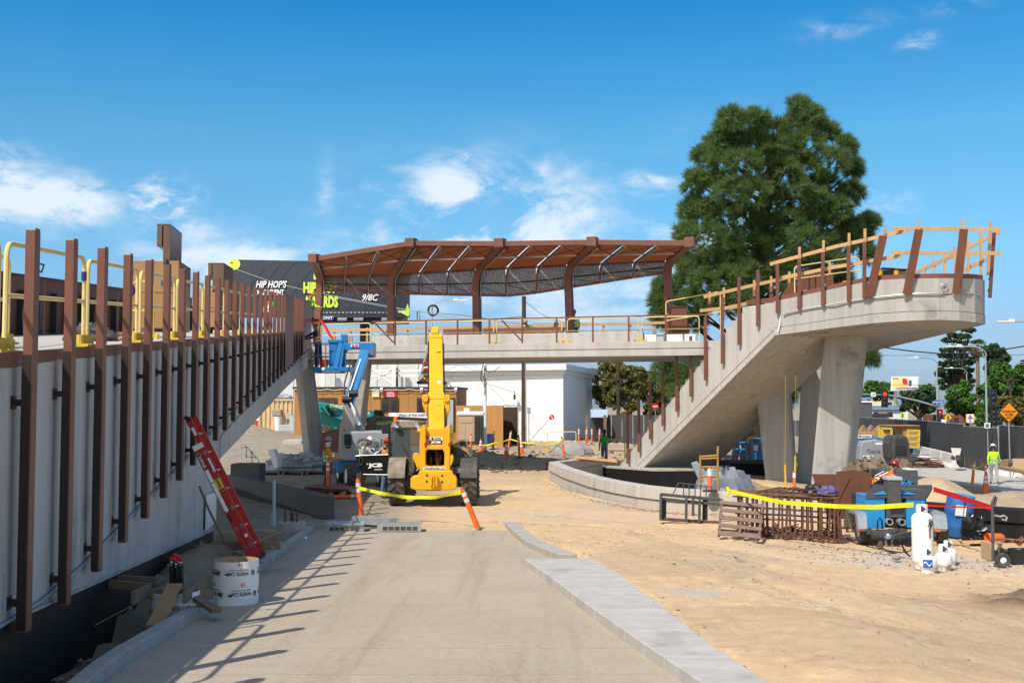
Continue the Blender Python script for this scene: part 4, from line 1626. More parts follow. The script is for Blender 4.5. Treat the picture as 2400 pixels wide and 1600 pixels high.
# ---------------------------------------------------------------- vegetation
def mesh_np(name,v,f,m,parent=None,world=True):
 v = np.asarray(v,float)
 if parent is not None and world:
  im = np.array(wm(parent).inverted())
  v = v @ im[:3,:3].T + im[:3,3]
 k = f.shape[1]
 me = bpy.data.meshes.new(name)
 me.vertices.add(len(v))
 me.vertices.foreach_set('co',v.ravel())
 me.loops.add(f.size)
 me.loops.foreach_set('vertex_index',f.ravel().astype(np.int32))
 me.polygons.add(len(f))
 me.polygons.foreach_set('loop_start',np.arange(0,f.size,k,dtype=np.int32))
 me.polygons.foreach_set('loop_total',np.full(len(f),k,dtype=np.int32))
 me.update(calc_edges=True)
 me.materials.append(m)
 o = bpy.data.objects.new(name,me)
 COL.objects.link(o)
 o.parent = parent
 return o
def unit(a):
 return a / np.maximum(1e-6,np.linalg.norm(a,axis=-1,keepdims=True))
def tufts(c,d,n,L,w,rg,spread=.8,droop=.1):
 "needle tufts: centres c (k,3), directions d (k,3), n needles each"
 k = len(c)
 dirs = unit(d[:,None,:] * .75 + rg.normal(0,spread * .6,(k,n,3)) + np.array([0,0,-droop]))
 ln = L * rg.uniform(.7,1.15,(k,n,1))
 base = c[:,None,:] + dirs * ln * .08
 tip = c[:,None,:] + dirs * ln
 side = unit(np.cross(dirs,rg.normal(0,1,(k,n,3)))) * w
 v = np.stack([base - side,base + side,tip],2).reshape(-1,3)
 return v,np.arange(len(v)).reshape(-1,3)
def leaves(blobs,n,size,rg,fill=.35,up=.25,droop=0.0):
 "leaf-sized quads through the volume of clumps; blobs (x,y,z,rx,rz)"
 out = []
 tot = sum(b[3] ** 2 for b in blobs)
 for (x,y,z,rx,rz) in blobs:
  k = max(20,int(n * rx * rx / tot))
  # sub-clumps give an uneven edge
  ns = max(4,int(9 + rx * 2))
  sd = unit(rg.normal(0,1,(ns,3)) + np.array([0,0,up]))
  sc = sd * rg.uniform(.55,.95,(ns,1))
  pick = rg.integers(0,ns,k)
  p = sc[pick] + unit(rg.normal(0,1,(k,3))) * (rg.uniform(0,1,(k,1)) ** .45) * rg.uniform(.25,.48,(ns,))[pick][:,None]
  inn = rg.uniform(0,1,k) < fill
  p[inn] = unit(rg.normal(0,1,(inn.sum(),3))) * rg.uniform(.2,.8,(inn.sum(),1))
  c = p * np.array([rx,rx,rz]) + np.array([x,y,z])
  nrm = unit(p * .8 + rg.normal(0,.7,(k,3)) + np.array([0,0,.3]))
  a = unit(np.cross(nrm,rg.normal(0,1,(k,3))))
  b = np.cross(nrm,a)
  s = size * rg.uniform(.6,1.3,(k,1))
  out.append(np.stack([c - a * s * .5,c + b * s * .32,c + a * s * .5 - nrm * s * droop,c - b * s * .32],1))
 v = np.concatenate(out).reshape(-1,3)
 return v,np.arange(len(v)).reshape(-1,4)
def limbs(parent,name,m,segs,n=8):
 mb = MB()
 for pts,rs in segs:
  mb.tube(pts,rs,n)
 return mb.build(name,m,parent,world=True,smooth=True)
def build_pine():
 rg = np.random.default_rng(11)
 D = 70.0
 base = W(1752,1040,D)
 base.z = -.5
 t = E('pine_tree','tall dense dark green pine towering behind the stair and lookout','tree',base)
 C_ = [(630,190,60),(600,240,50),(770,195,58),(860,265,70),(1005,130,62),(985,230,75),(1085,190,60),(1150,270,65),(1265,345,46),(1310,465,42),(1295,600,60),(1190,430,80),(560,330,70),(640,290,80),(740,330,90),(850,370,90),(950,360,85),(1060,330,90),(475,400,62),(560,450,85),(680,450,100),(800,480,100),(920,500,100),(1040,480,90),(1140,560,80),(430,545,70),(520,580,100),(640,600,100),(760,610,100),(880,650,80),(1000,610,100),(1100,670,90),(1215,700,75),(405,690,62),(480,720,90),(600,730,100),(720,760,100),(850,790,80),(960,770,100),(1080,760,90),(1200,790,80),(1300,790,62),(1390,770,46),(375,840,70),(500,860,100),(640,880,100),(760,910,90),(900,900,90),(1020,880,90),(1150,890,80),(1260,870,66),(1335,860,60),(1390,940,32),(345,985,55),(420,1010,90),(540,1020,90),(370,1110,75),(480,1120,90),(600,1100,80),(700,1120,75),(800,1110,60),(255,1130,52),(225,1200,42),(290,1230,60),(420,1220,80),(560,1200,80),(680,1190,70),(230,1290,40),(300,1310,50),(420,1320,70),(950,1100,55),(1100,1060,60),(1240,1080,40),(1180,990,70),(1040,1000,70),(900,1010,60)]
 C_ += [(650,1010,85),(760,1015,85),(600,955,80),(790,1075,70),(700,1060,70)]
 C_ += [((x - 1450) * 2.375,(y - 200) * 2.375,r * 2.375) for x,y,r in [(1585,890,32),(1622,875,36),(1655,900,34),(1560,870,26),(1600,925,26),(1690,880,30),(2040,842,13),(1862,890,26),(1840,930,20)]]
 vs,cl = [],[]
 for (cx,cy,r) in C_:
  px,py,rr = 1450 + cx / 2.375,200 + cy / 2.375,r / 2.375 * D / F
  hw = 5.2 * math.sqrt(max(.08,1 - ((px - 1790) / 235) ** 2))
  for rep in range(2):
   dy = (rg.uniform(-.95,-.25) if rep == 0 else rg.uniform(-.1,.9)) * hw
   c = np.array(W(px,py,D + dy)) + np.array([0,0,0])
   cl.append((c,rr))
   k = 36 if rep == 0 else 20
   d = unit(rg.normal(0,1,(k,3)) + np.array([0,-.35 if rep == 0 else .2,.35]))
   sc = rg.uniform(.45,.98,(k,1))
   ce = c + d * rr * sc * np.array([1.0,1.0,.95])
   dd = unit(d + np.array([0,0,.55]))
   v,f = tufts(ce,dd,40,.62,.025,rg,.72,.16)
   vs.append(v)
 v = np.concatenate(vs)
 mesh_np('crown',v,np.arange(len(v)).reshape(-1,3),pine_a,t)
 top_ = W(1810,330,D)
 tr = [base + V((0,0,-.6)),base + V((0,0,.6)),base + V((.2,0,4)),base + V((.5,0,9)),base + V((1.2,0,15)),top_]
 limbs(t,'trunk',bark,[(tr,[1.15,.92,.75,.55,.35,.08])],12)
 segs = []
 for i,(c,rr) in enumerate(cl[::3]):
  z = max(base.z + 3.5,c[2] - abs(c[0] - base.x) * .55 - 1.0)
  s = V((base.x + (z - base.z) * .06,D,z))
  e = V(c)
  segs.append(([s,s.lerp(e,.5) + V((0,0,-.25)),e],[.16,.09,.03]))
 limbs(t,'branches',bark,segs,6)
build_pine()
def leafy(name,label,base,blobs,n,size,m,trunk_r=.3,mt=bark,group=None,seed=1,fill=.3,cat='tree',branch=True):
 "blobs (px, py, d, r px) in photograph pixels"
 rg = np.random.default_rng(seed)
 B_ = []
 for b in blobs:
  px,py,d,r = b[:4]
  p = W(px,py,d)
  rr = r * d / F
  B_.append((p.x,p.y,p.z,rr,rr * (b[4] if len(b) > 4 else .85)))
 t = E(name,label,cat,base,0,group)
 v,f = leaves(B_,n,size,rg,fill)
 mesh_np('crown',v,f,m,t)
 ct = V((np.mean([b[0] for b in B_]),np.mean([b[1] for b in B_]),np.mean([b[2] for b in B_])))
 segs = [([base + V((0,0,-.2)),base.lerp(ct,.4) + V((0,0,0)),ct],[trunk_r,trunk_r * .75,trunk_r * .3])]
 limbs(t,'trunk',mt,segs,8)
 if branch:
  segs = []
  for b in B_:
   s = base.lerp(ct,.55)
   segs.append(([s,V(b[:3])],[trunk_r * .45,.04]))
  limbs(t,'branches',mt,segs,6)
 return t
def gnd(px,d,z):
 p = W(px,949,d)
 p.z = z
 return p
def jit(cx,cy,d,w,h,k,r,seed,dd=3):
 rg = random.Random(seed)
 return [(cx + rg.uniform(-w,w),cy + rg.uniform(-h,h),d + rg.uniform(-dd,dd),r * rg.uniform(.7,1.25)) for _ in range(k)]
# sycamores behind the white warehouse
for i,(px,py,w,h,k,d,lab) in enumerate([(1412,900,26,50,9,96,'olive leafy tree right behind the corner of the white warehouse'),(1472,905,28,50,10,92,'yellowing leafy tree behind the wooden utility pole beside the stair'),
            (1530,925,28,42,9,99,'leafy tree left of the pine, seen under the footbridge beside the stair posts'),(1600,940,34,30,8,104,'low green tree behind the stair steps under the pine')]):
 leafy('leafy_tree',lab,gnd(px,d,0),jit(px,py,d,w,h,k,24,40 + i),5200,.32,leaf_c if i < 3 else leaf_a,.25,group='leafy trees behind the site',seed=60 + i)
 if i < 2:
  pass
# street trees on the right
leafy('street_tree','large round bright green street tree behind the gate sign',gnd(2272,108,-.6),jit(2268,938,108,30,26,10,24,71) + [(2310,920,106,22),(2240,955,107,22)],11000,.34,leaf_a,.4,group='street trees beyond the fence',seed=71)
leafy('street_tree','broad green street tree at the right edge behind the tall lamp post',gnd(2368,112,-.6),jit(2366,895,112,40,30,12,26,72) + [(2400,875,112,24),(2335,915,112,22)],12000,.34,leaf_a,.4,group='street trees beyond the fence',seed=72)
leafy('street_tree','dark spreading street tree left of the traffic signal pole',gnd(2152,125,-.6),jit(2150,938,125,36,18,9,20,73) + [(2120,955,124,15),(2180,955,124,18)],9000,.36,leaf_b,.4,group='street trees beyond the fence',seed=73)
leafy('street_tree','green tree crown between the street billboard and the signal pole',gnd(2170,150,-.6),jit(2168,918,150,26,10,7,17,74),5000,.45,leaf_a,.3,group='street trees beyond the fence',seed=74)
leafy('street_tree','distant green trees left of the yellow billboard, seen past the pier',gnd(2052,190,-.6),jit(2050,915,190,34,12,10,17,75),7000,.5,leaf_a,.3,group='street trees beyond the fence',seed=75)
leafy('street_tree','olive green hedge-like tree behind the orange construction sign',gnd(2376,84,-.6),jit(2378,968,84,26,26,10,19,76),8000,.26,leaf_c,.25,group='street trees beyond the fence',seed=76)
leafy('street_tree','low green tree between the two signal heads and the tall lamp post',gnd(2325,100,-.6),jit(2325,965,100,18,22,7,18,77),5000,.3,leaf_a,.25,group='street trees beyond the fence',seed=77)
cd = 165
cb = []
rg_ = random.Random(5)
for (y,x0,x1) in [(772,2262,2278),(788,2222,2275),(800,2212,2270),(818,2204,2280),(836,2202,2285),(850,2204,2285),(866,2200,2282),(880,2192,2275),(893,2196,2285),(905,2205,2280)]:
 n_ = max(2,int((x1 - x0) / 13))
 for k in range(n_):
  cb.append((x0 + (x1 - x0) * (k + .5) / n_,y + rg_.uniform(-3,3),cd + rg_.uniform(-3,3),rg_.uniform(8,12),.6))
leafy('conifer','tall dark layered conifer rising beneath the lookout tip',gnd(2245,cd,-.6),cb,11000,.5,leaf_b,.5,seed=78,fill=.2)
leafy('street_tree','dark dense tree behind the palms, right of the tall conifer',gnd(2338,172,-.6),jit(2336,842,172,18,26,9,18,79),6000,.5,leaf_b,.4,group='street trees beyond the fence',seed=79)
def palm(px,ytop,ybase,d,r,label,seed):
 rg = np.random.default_rng(seed)
 tp_,b = W(px,ytop,d),gnd(px,d,-.6)
 t = E('palm_tree',label,'palm tree',b,0,'fan palms')
 limbs(t,'trunk',palm_bark,[([b,b.lerp(tp_,.5),tp_],[.30,.25,.22])],9)
 R_ = r * d / F
 for nm,mt_,k,lo,hi in (('crown',leaf_y,70,-.35,1.1),('dead_fronds',leaf_d,34,-1.5,-.45)):
  vs = []
  for _ in range(k):
   e,a = rg.uniform(lo,hi),rg.uniform(0,6.28)
   dr = np.array([math.cos(e) * math.cos(a),math.cos(e) * math.sin(a),math.sin(e)])
   s = np.array(tp_)
   c = s + dr * R_ * .55
   side = unit(np.cross(dr,[0,0,1]))
   for q in np.linspace(-1,1,9):
    tip = c + (dr * .5 + side * q * .45) * R_ * (1 - .25 * abs(q)) + np.array([0,0,-.14 * R_])
    w = side * .09 * R_
    vs.append([c - w,c + w,tip])
   w = side * .02 * R_
   vs.append([s - w,s + w,c])
  v = np.array(vs).reshape(-1,3)
  mesh_np(nm,v,np.arange(len(v)).reshape(-1,3),mt_,t)
 return t
palm(2291,812,892,150,24,'taller fan palm with a bare pale trunk in front of the dark tree',1)
palm(2325,872,905,148,19,'lower fan palm with a drooping thatch of dead fronds',2)
palm(2398,850,905,190,10,'small distant palm top at the right edge of the picture',3)
# ---------------------------------------------------------------- buildings at the back
def panel_row(parent,name,p,q,z0,z1,n,m,th=.04,gap=.012,skip=()):
 p,q = V(p),V(q)
 d = (q - p)
 nn = V((d.y,-d.x,0)).normalized()
 for k in range(n):
  if k in skip:
   continue
  a,b = p + d * (k / n),p + d * ((k + 1) / n)
  u = d.normalized() * gap / 2
  mb = MB()
  mb.ext([(a.x + u.x,a.y + u.y,z0),(b.x - u.x,b.y - u.y,z0),(b.x - u.x,b.y - u.y,z1),(a.x + u.x,a.y + u.y,z1)],nn * th)
  mb.build(name,m,parent,world=True)
def build_warehouse():
 d = 82.0
 c = gnd(1320,d,.1)
 zt = W(1320,867,d).z
 t = E('warehouse','plain white warehouse with a projecting cornice and grey shaded end wall','warehouse',c)
 m = MB()
 L_ = gnd(1000,86,.1)
 Rr = gnd(1388,96,.1)
 bk = Rr + (L_ - c)
 m.prism([(p.x,p.y) for p in (L_,c,Rr,bk)],-.5,zt)
 m.build('wall',stucco,t,world=True)
 m = MB()
 e = .5
 o1_ = [L_ + V((-e,-e,0)),c + V((.2,-e - .1,0)),Rr + V((e,0,0)),bk]
 m.prism([(p.x,p.y) for p in o1_],zt,zt + .42)
 m.prism([(p.x * 1.0,p.y) for p in [L_ + V((-.2,-.2,0)),c + V((.1,-.2,0)),Rr + V((.2,0,0)),bk]],zt - .3,zt - .002)
 m.build('cornice',white,t,world=True)
 for px,py in ((1206,930),(1305,915)):
  m = MB()
  p = W(px,py,82.8)
  m.ob(p,(.16,.3,.34))
  m.tube([p + V((0,0,.15)),p + V((0,0,.5))],.02,5)
  m.build('wall_lamp',blk,t,world=True)
 # outside stair against the wall, upper left
 s = E('fire_stair','grey steel outside stair descending the white warehouse wall behind the boom','stair',gnd(1062,82.5,.2))
 a,b = W(1005,868,83.0),W(1084,975,83.0)
 for off in (0,-.9):
  for k,(dz,r) in enumerate(((0,.10),(.55,.03),(1.05,.035))):
   m = MB()
   m.beam(a + V((0,off,dz)),b + V((0,off,dz)),.05,r * 2)
   m.build('stringer' if k == 0 else 'handrail',galv,s,world=True)
 for k in range(9):
  p = a.lerp(b,(k + .5) / 9)
  m = MB()
  m.box(p.x - .16,p.x + .16,p.y - .9,p.y,p.z - .02,p.z + .02)
  m.build('tread',galv,s,world=True)
 for k in (0,3,6,9):
  p = a.lerp(b,k / 9)
  m = MB()
  m.beam(p + V((0,-.9,0)),p + V((0,-.9,1.05)),.05,.05,up=(0,1,0))
  m.build('post',galv,s,world=True)
build_warehouse()
def build_metal_hall():
 d = 92.0
 a,b = gnd(640,d,.5),gnd(1030,d,.2)
 t = E('metal_hall','grey metal clad hall with exposed white framing behind the site office','hall',a)
 z1 = W(800,828,d).z
 panel_row(t,'cladding_panel',a,b,0,z1,8,metal_wall,.1,.05)
 m = MB()
 m.prism([(a.x - 4,a.y + 8),(b.x,b.y + 8),(b.x,b.y + .3),(a.x - 4,a.y + .3)],0,z1 - .2)
 m.build('body',metal_wall,t,world=True)
 for px in (757,923):
  m = MB()
  p = W(px,900,d - 1.5)
  m.beam((p.x,p.y,.3),(p.x,p.y,z1),.32,.3,up=(0,1,0))
  m.build('column',white,t,world=True)
 for q in (((868,898),(920,862)),((868,862),(920,898))):
  m = MB()
  m.beam(W(*q[0],d - 1.3),W(*q[1],d - 1.3),.06,.1)
  m.build('brace',white,t,world=True)
 for y in (868,880):
  m = MB()
  m.beam(W(860,y,d - 1.2),W(1000,y,d - 1.2),.08,.14)
  m.build('girt',white,t,world=True)
 m = MB()
 m.beam(W(930,862,d - .6),W(930,915,d - .6),.12,.12,up=(0,1,0))
 m.build('downpipe',siding_br,t,world=True)
build_metal_hall()
def window(parent,px0,px1,y0,y1,d,panes=2,frame_m=siding_br):
 m = MB()
 a,b = W(px0,y0,d),W(px1,y1,d)
 m.box(a.x,b.x,a.y - .10,a.y + .05,b.z,a.z)
 w = m.build('window',frame_m,parent,world=True)
 for k in range(panes):
  m = MB()
  u = (b.x - a.x) / panes
  m.box(a.x + u * k + .12,a.x + u * (k + 1) - .10,a.y - .125,a.y - .10,b.z + .1,a.z - .14)
  m.build('pane',glass_dk,w,world=True)
 return w
def build_office():
 d = 74.0
 a,b = gnd(690,d,.25),gnd(1070,d,.25)
 zt = W(900,912,d).z
 t = E('site_office','orange-brown timber site office cabin with dark windows and safety signs','site office',a.lerp(b,.5))
 m = MB()
 m.prism([(a.x,a.y + .05),(b.x,b.y + .05),(b.x + .5,b.y + 3.6),(a.x,a.y + 3.6)],.1,zt)
 m.build('body',siding,t,world=True)
 panel_row(t,'siding_panel',a,b,.3,zt - .01,17,siding,.03,.015)
 m = MB()
 m.prism([(a.x - .1,a.y - .15),(b.x + .1,b.y - .15),(b.x + .6,b.y + 3.8),(a.x - .1,a.y + 3.8)],zt,zt + .16)
 m.build('roof',siding_br,t,world=True)
 m = MB()
 pts = []
 for k in range(25):
  p = a.lerp(b,k / 24)
  pts.append((p.x,p.y - .2,zt + .02 - .09 * abs(math.sin(k * 1.3))))
 m.tube(pts,.02,5)
 m.build('cable',white,t,world=True)
 for q in ((747,790,932,972),(893,934,932,966),(977,1010,932,966)):
  window(t,*q,d)
 m = MB()
 p,q = W(1045,932,d),W(1066,1010,d)
 m.box(p.x,q.x,p.y - .1,p.y,q.z,p.z)
 dr = m.build('door',siding_br,t,world=True)
 m = MB()
 m.box(p.x + .1,q.x - .1,p.y - .125,p.y - .1,q.z + .1,p.z - .12)
 m.build('door_leaf',grey_box,dr,world=True)
 for px in (894,988,1068):
  m = MB()
  p = W(px,913,d - .3)
  m.ob(p,(.16,.3,.16),(.5,0,0))
  m.build('floodlight',white,t,world=True)
 # signs
 def board(px0,px1,y0,y1,mt,nm,dd=d - .12):
  m = MB()
  p,q = W(px0,y0,dd),W(px1,y1,dd)
  m.box(p.x,q.x,p.y - .02,p.y,q.z,p.z)
  return m.build(nm,mt,t,world=True),p,q
 s,p,q = board(872,889,912,930,print_yel,'sign')
 m = MB()
 m.box(p.x + .05,q.x - .05,p.y - .026,p.y - .02,q.z + .05,p.z - .05)
 m.build('sign_face',print_wht,s,world=True)
 cx = (p.x + q.x) / 2
 for k,w in enumerate(('FIRST AID','STATION')):
  text(w,.10,print_blk,s,frame((cx,p.y - .03,p.z - .17 - .11 * k),(1,0,0),(0,0,1)),width=.36 - .03 * k,height=.08,world=True)
 m = MB()
 m.ob((cx,p.y - .03,p.z - .08),(.06,.01,.06))
 m.build('symbol',print_grn,s,world=True)
 s,p,q = board(902,929,912,930,print_red,'sign')
 cx = (p.x + q.x) / 2
 for k,w in enumerate(('EMERGENCY','EVACUATION','MUSTER POINT')):
  text(w,.10,print_wht,s,frame((cx,p.y - .03,p.z - .22 - .11 * k),(1,0,0),(0,0,1)),width=.44 + .04 * (k > 0),height=.075,bold=.003,world=True)
 m = MB()
 m.ext([(cx - .05,p.y - .03,p.z - .12),(cx + .05,p.y - .03,p.z - .12),(cx,p.y - .03,p.z - .04)],(0,.008,0))
 m.build('symbol',print_yel,s,world=True)
 # annex
 a2,b2 = gnd(1070,73.6,.2),gnd(1180,72.0,.2)
 t2 = E('timber_shed','low orange-brown timber shed with an open lean-to end beside the site office','shed',a2.lerp(b2,.5))
 z2 = W(1110,950,73).z
 panel_row(t2,'siding_panel',a2,b2,-.1,z2,8,siding,.05,.012)
 m = MB()
 m.prism([(a2.x,a2.y + .06),(b2.x,b2.y + .06),(b2.x,b2.y + 3),(a2.x,a2.y + 3)],z2 - .12,z2 - .02)
 m.build('roof',siding_br,t2,world=True)
 m = MB()
 c2 = gnd(1214,73.2,.2)
 m.ext([(b2.x,b2.y,z2 - .02),(c2.x,c2.y,z2 - .05),(c2.x,c2.y + 2.5,z2 - .05),(b2.x,b2.y + 2.5,z2 - .02)],(0,0,.06))
 m.build('lean_to_roof',white,t2,world=True)
 m = MB()
 m.beam((c2.x,c2.y,-.1),(c2.x,c2.y,z2 - .05),.08,.08,up=(0,1,0))
 m.build('post',galv,t2,world=True)
 m = MB()
 m.prism([(a2.x,a2.y + 3),(c2.x,c2.y + 2.4),(c2.x,c2.y + 2.5),(a2.x,a2.y + 3.1)],-.1,z2 - .1)
 m.build('back_wall',siding_br,t2,world=True)
 return d
build_office()
# banner
t = E('banner','white safety banner with black capitals hung below the office windows','banner',W(965,985,72.5))
m = MB()
p,q = W(911,967,72.5),W(1004,986,72.5)
xm = W(932,967,72.5).x
m.box(xm,q.x,p.y,p.y + .02,q.z,p.z)
m.build('sheet',print_wht,t,world=True)
m = MB()
m.box(p.x,xm - .03,p.y,p.y + .02,q.z,p.z)
m.build('plan_sheet',print_wht,t,world=True)
text('SPEAK UP FOR SAFETY',.22,print_blk,t,frame(((xm + q.x) / 2,p.y - .005,p.z - .16),(1,0,0),(0,0,1)),width=(q.x - xm) * .94,height=.17,bold=.006,world=True)
for k in range(8):
 m = MB()
 m.ob((xm + .12 + k * .24,p.y - .008,q.z + .11),(.15,.01,.13),(0,.3 * (k % 3 - 1),0))
 m.build('picture',print_red if k % 2 == 0 else print_blk,t,world=True)
def build_container():
 d = 82
 a,b = gnd(608,d,.95),gnd(690,d,.95)
 t = E('container','cream coloured corrugated shipping container with an air conditioner on its end','container',a.lerp(b,.5))
 z1 = W(640,937,d).z
 w = b.x - a.x
 m = MB()
 n = 8
 prof = []
 for k in range(n):
  u = w / n
  x = a.x + u * k
  prof += [(x,0),(x + u * .35,0),(x + u * .5,.09),(x + u * .85,.09)]
 prof.append((b.x,0))
 m.strip([(x,d + y,.95) for x,y in prof],[(x,d + y,z1) for x,y in prof])
 m.build('end_wall',cont_tan,t,world=True)
 m = MB()
 m.box(a.x,b.x,d + .12,d + 5.5,.9,z1 - .02)
 m.build('body',cont_tan,t,world=True)
 for q in ((a.x - .05,a.x + .09,.9,z1 + .05),(b.x - .09,b.x + .05,.9,z1 + .05)):
  m = MB()
  m.box(q[0],q[1],d - .05,d + .1,q[2],q[3])
  m.build('corner_post',cont_tan,t,world=True)
 for z in (.93,z1 - .06):
  m = MB()
  m.box(a.x + .09,b.x - .09,d - .045,d + .08,z,z + .14)
  m.build('end_rail',cont_tan,t,world=True)
 m = MB()
 p,q = W(640,959,d),W(661,974,d)
 m.box(p.x,q.x,d - .45,d + .05,q.z,p.z)
 ac = m.build('air_conditioner',cardboard,t,world=True,bev=.01)
 for k in range(6):
  m = MB()
  z = q.z + .05 + k * (p.z - q.z - .1) / 6
  m.box(p.x + .04,q.x - .04,d - .47,d - .45,z,z + .03)
  m.build('louvre',alu,ac,world=True)
 m = MB()
 p,q = W(671,969,d),W(683,982,d)
 m.box(p.x,q.x,d - .15,d + .02,q.z,p.z)
 m.build('meter_box',grey_box,t,world=True,bev=.02)
 m = MB()
 for k in range(2):
  m.tube([W(676 - 2 * k,982,d - .1),W(678 - 3 * k,990,d - .12),W(672 - 2 * k,998,d - .1)],.03,5)
 top(lumpy(W(655,936,d + 1),1.0,.6,.35,3),'scrap_heap','grey scrap and sheeting piled on top of the cream container','scrap',tarp,smooth=True)
build_container()
# bins and buckets by the container
for px,py,r,h,mt_,lab in [(652,1016,.27,.95,white,'white round drum beside the cream container'),(692,1017,.42,1.1,grey_box,'blue-grey wheelless rubbish bin right of the cream container'),
        (583,1023,.28,.38,blue,'blue bucket on the ground left of the cream container'),(595,1020,.3,.34,orange,'pale orange bucket beside the blue bucket')]:
 p = gnd(px,79.5,1.02)
 m = MB()
 m.lathe([(0.01,0),(r * .85,0),(r,h),(r * 1.06,h),(r * 1.06,h + .04),(r * .9,h + .04),(r * .8,.1),(0.01,.1)],14,p)
 top(m,'bin' if h > .5 else 'bucket',lab,'bin' if h > .5 else 'bucket',mt_,smooth=True)
p = gnd(672,79.6,1.0)
m = MB()
m.box(p.x - .4,p.x + .4,p.y - .3,p.y + .3,1.0,1.45)
top(m,'plastic_tote','pale grey plastic tote standing by the container between drum and bin','tote',porta if False else grey_box,bev=.03)
p = gnd(574,80,1.0)
top(lumpy(p,.75,.6,.9,6),'yellow_sheet','crumpled bright yellow sheet heaped left of the cream container','sheet',yel_deep,smooth=True)
t = E('generator','red wheeled generator partly hidden left of the cream container','generator',gnd(603,84,1.0))
m = MB()
p = gnd(600,83,1.35)
m.box(p.x - .9,p.x + .5,p.y,p.y + 1.4,1.3,2.1)
m.build('body',red,t,world=True,bev=.04)
m = MB()
m.box(p.x - .1,p.x + .35,p.y - .012,p.y,1.7,1.95)
m.build('label_plate',print_wht,t,world=True)
m = MB()
m.box(p.x - .9,p.x + .4,p.y + .1,p.y + 1.4,2.1,2.5)
m.build('cover',grey_box,t,world=True,bev=.03)
m = MB()
m.cyl((p.x - .6,p.y - .1,1.25),(p.x - .6,p.y + .1,1.25),.28,14)
m.build('wheel',rubber,t,world=True)
m = MB()
m.box(p.x - 2.2,p.x - 1.0,p.y + .6,p.y + 2.0,1.0,2.6)
top(m,'teal_cabinet','teal equipment cabinet just visible under the ramp soffit','cabinet',teal,bev=.03)
# ---------------------------------------------------------------- large billboard
def build_billboard():
 d = 93.0
 c = W(748,675,d)
 t = E('billboard','huge dark billboard with lime green and white lettering behind the footbridge','billboard',gnd(760,d,.3))
 n = 8
 xs = [537 + (960 - 537) * k / n for k in range(n + 1)]
 f = lambda px: d + 1.2 * ((px - 740) / 220) ** 2 - 1.0
 for k in range(n):
  m = MB()
  q = []
  for px in (xs[k] + .15,xs[k + 1] - .15):
   q.append((W(px,608 + (px - 537) * .018,f(px)),W(px,744 - (px - 537) * .001,f(px))))
  m.ext([q[0][1],q[1][1],q[1][0],q[0][0]],(0,.25,0))
  m.build('face_panel',bb_dark,t,world=True)
 def T(s,px,py,w,h,mt_,shear=0.0,bold=.0,up=0):
  dd = f(px) - .06
  p = W(px,py,dd)
  q = W(px + 5,py,f(px + 5) - .06)
  text(s,1.0,mt_,t,frame(p,q - p,(up,0,1)),width=w * dd / F,height=h * dd / F,shear=shear,bold=bold,world=True,depth=.01)
 T("HIP HOP'S",636,666,76,17,print_wht,.25,.02)
 T('MAIN EVENT',634,685,66,13,print_wht,0,.03)
 T('HIP HOP',751,674,80,27,print_lime,0,.05)
 T('AWARDS',752,707,81,28,print_lime,0,.05)
 T('9/8C',868,697,38,16,print_wht,.3,.02)
 def S(pts,mt_,nm='shape',th=.02):
  m = MB()
  m.ext([W(px,py,f(px) - .05) for px,py in pts],(0,th,0))
  m.build(nm,mt_,t,world=True)
 S([(537,608)] + [(548 + 15 * math.cos(a),619 + 13.5 * math.sin(a)) for a in lin(-1.0,2.1,14)] + [(537,632)],print_lime)
 S([(537.5,615),(547,615),(547,618),(537.5,618)],bb_dark,th=.01)
 S([(955,711),(960.5,727),(958,742),(930,728),(950,727)],print_lime)
 S([(735,640),(742,655),(735,655)],print_lime)
 S([(753,640),(756,655),(750,655)],print_lime)
 S([(535,701),(560,701),(560,712),(535,714)],print_lime)
 for k in range(22):
  x = 745 + k * 9.4
  S([(x,731.6),(x + 5,731.6),(x + 5,732.8),(x,732.8)],print_wht)
 for k in range(11):
  x0,y0 = 560 + 37 * k,735 - 10 * (k % 3)
  pts = [(x0 + 60 * s,y0 - 105 * s ** .6) for s in lin(0,1,9)]
  m = MB()
  m.tube([W(px,max(py,615),f(px) - .03) for px,py in pts],.015,4)
  m.build('swoosh',bb_line,t,world=True)
 for k in range(7):
  a = 690 + 34 * k
  S([(a,706 - .5 * k),(a + 0.1,705 - .5 * k),(a + 8,700),(a + 7,701)],bb_line)
 # under-structure
 m = MB()
 m.beam(W(700,757,d - .8),W(958,757,d - .8),1.0,.12)
 m.build('catwalk',steel_blk,t,world=True)
 m = MB()
 m.beam(W(720,748,d + .3),W(955,747,d + .3),.4,.5)
 m.build('beam',siding_br,t,world=True)
 m = MB()
 m.ext([W(744,739,d - 1.2),W(785,739,d - 1.2),W(780,750,d - 1.2),W(744,751,d - 1.2)],(0,.05,0))
 pl_ = m.build('name_plate',print_pur,t,world=True)
 text('FRONT',.4,print_wht,pl_,frame(W(761,744.6,d - 1.26),(1,0,0),(0,0,1)),width=38 * 92 / F,height=.22,bold=.006,world=True)
 for px in (802,905,840):
  m = MB()
  p = W(px,748,d - 1.4)
  m.ob(p,(.75,.3,.14),(.5,0,0))
  m.tube([p,p + V((-.15,.6,-.2))],.03,5)
  m.build('floodlight',galv,t,world=True)
 for px in (700,855):
  m = MB()
  b = gnd(px,d + .6,0)
  m.cyl(b,W(px,748,d + .6),.4,12)
  m.build('column',steel_blk,t,world=True)
 m = MB()
 m.tube([W(978,731,d - 1),W(984,728,d - 1),W(984,752,d - 1),W(978,754,d - 1),W(978,731,d - 1)],.05,5)
 m.build('ladder_cage',steel_blk,t,world=True)
bb_dark = mat('billboard_ink',(.038,.044,.062),(.032,.037,.052),.4,.55)
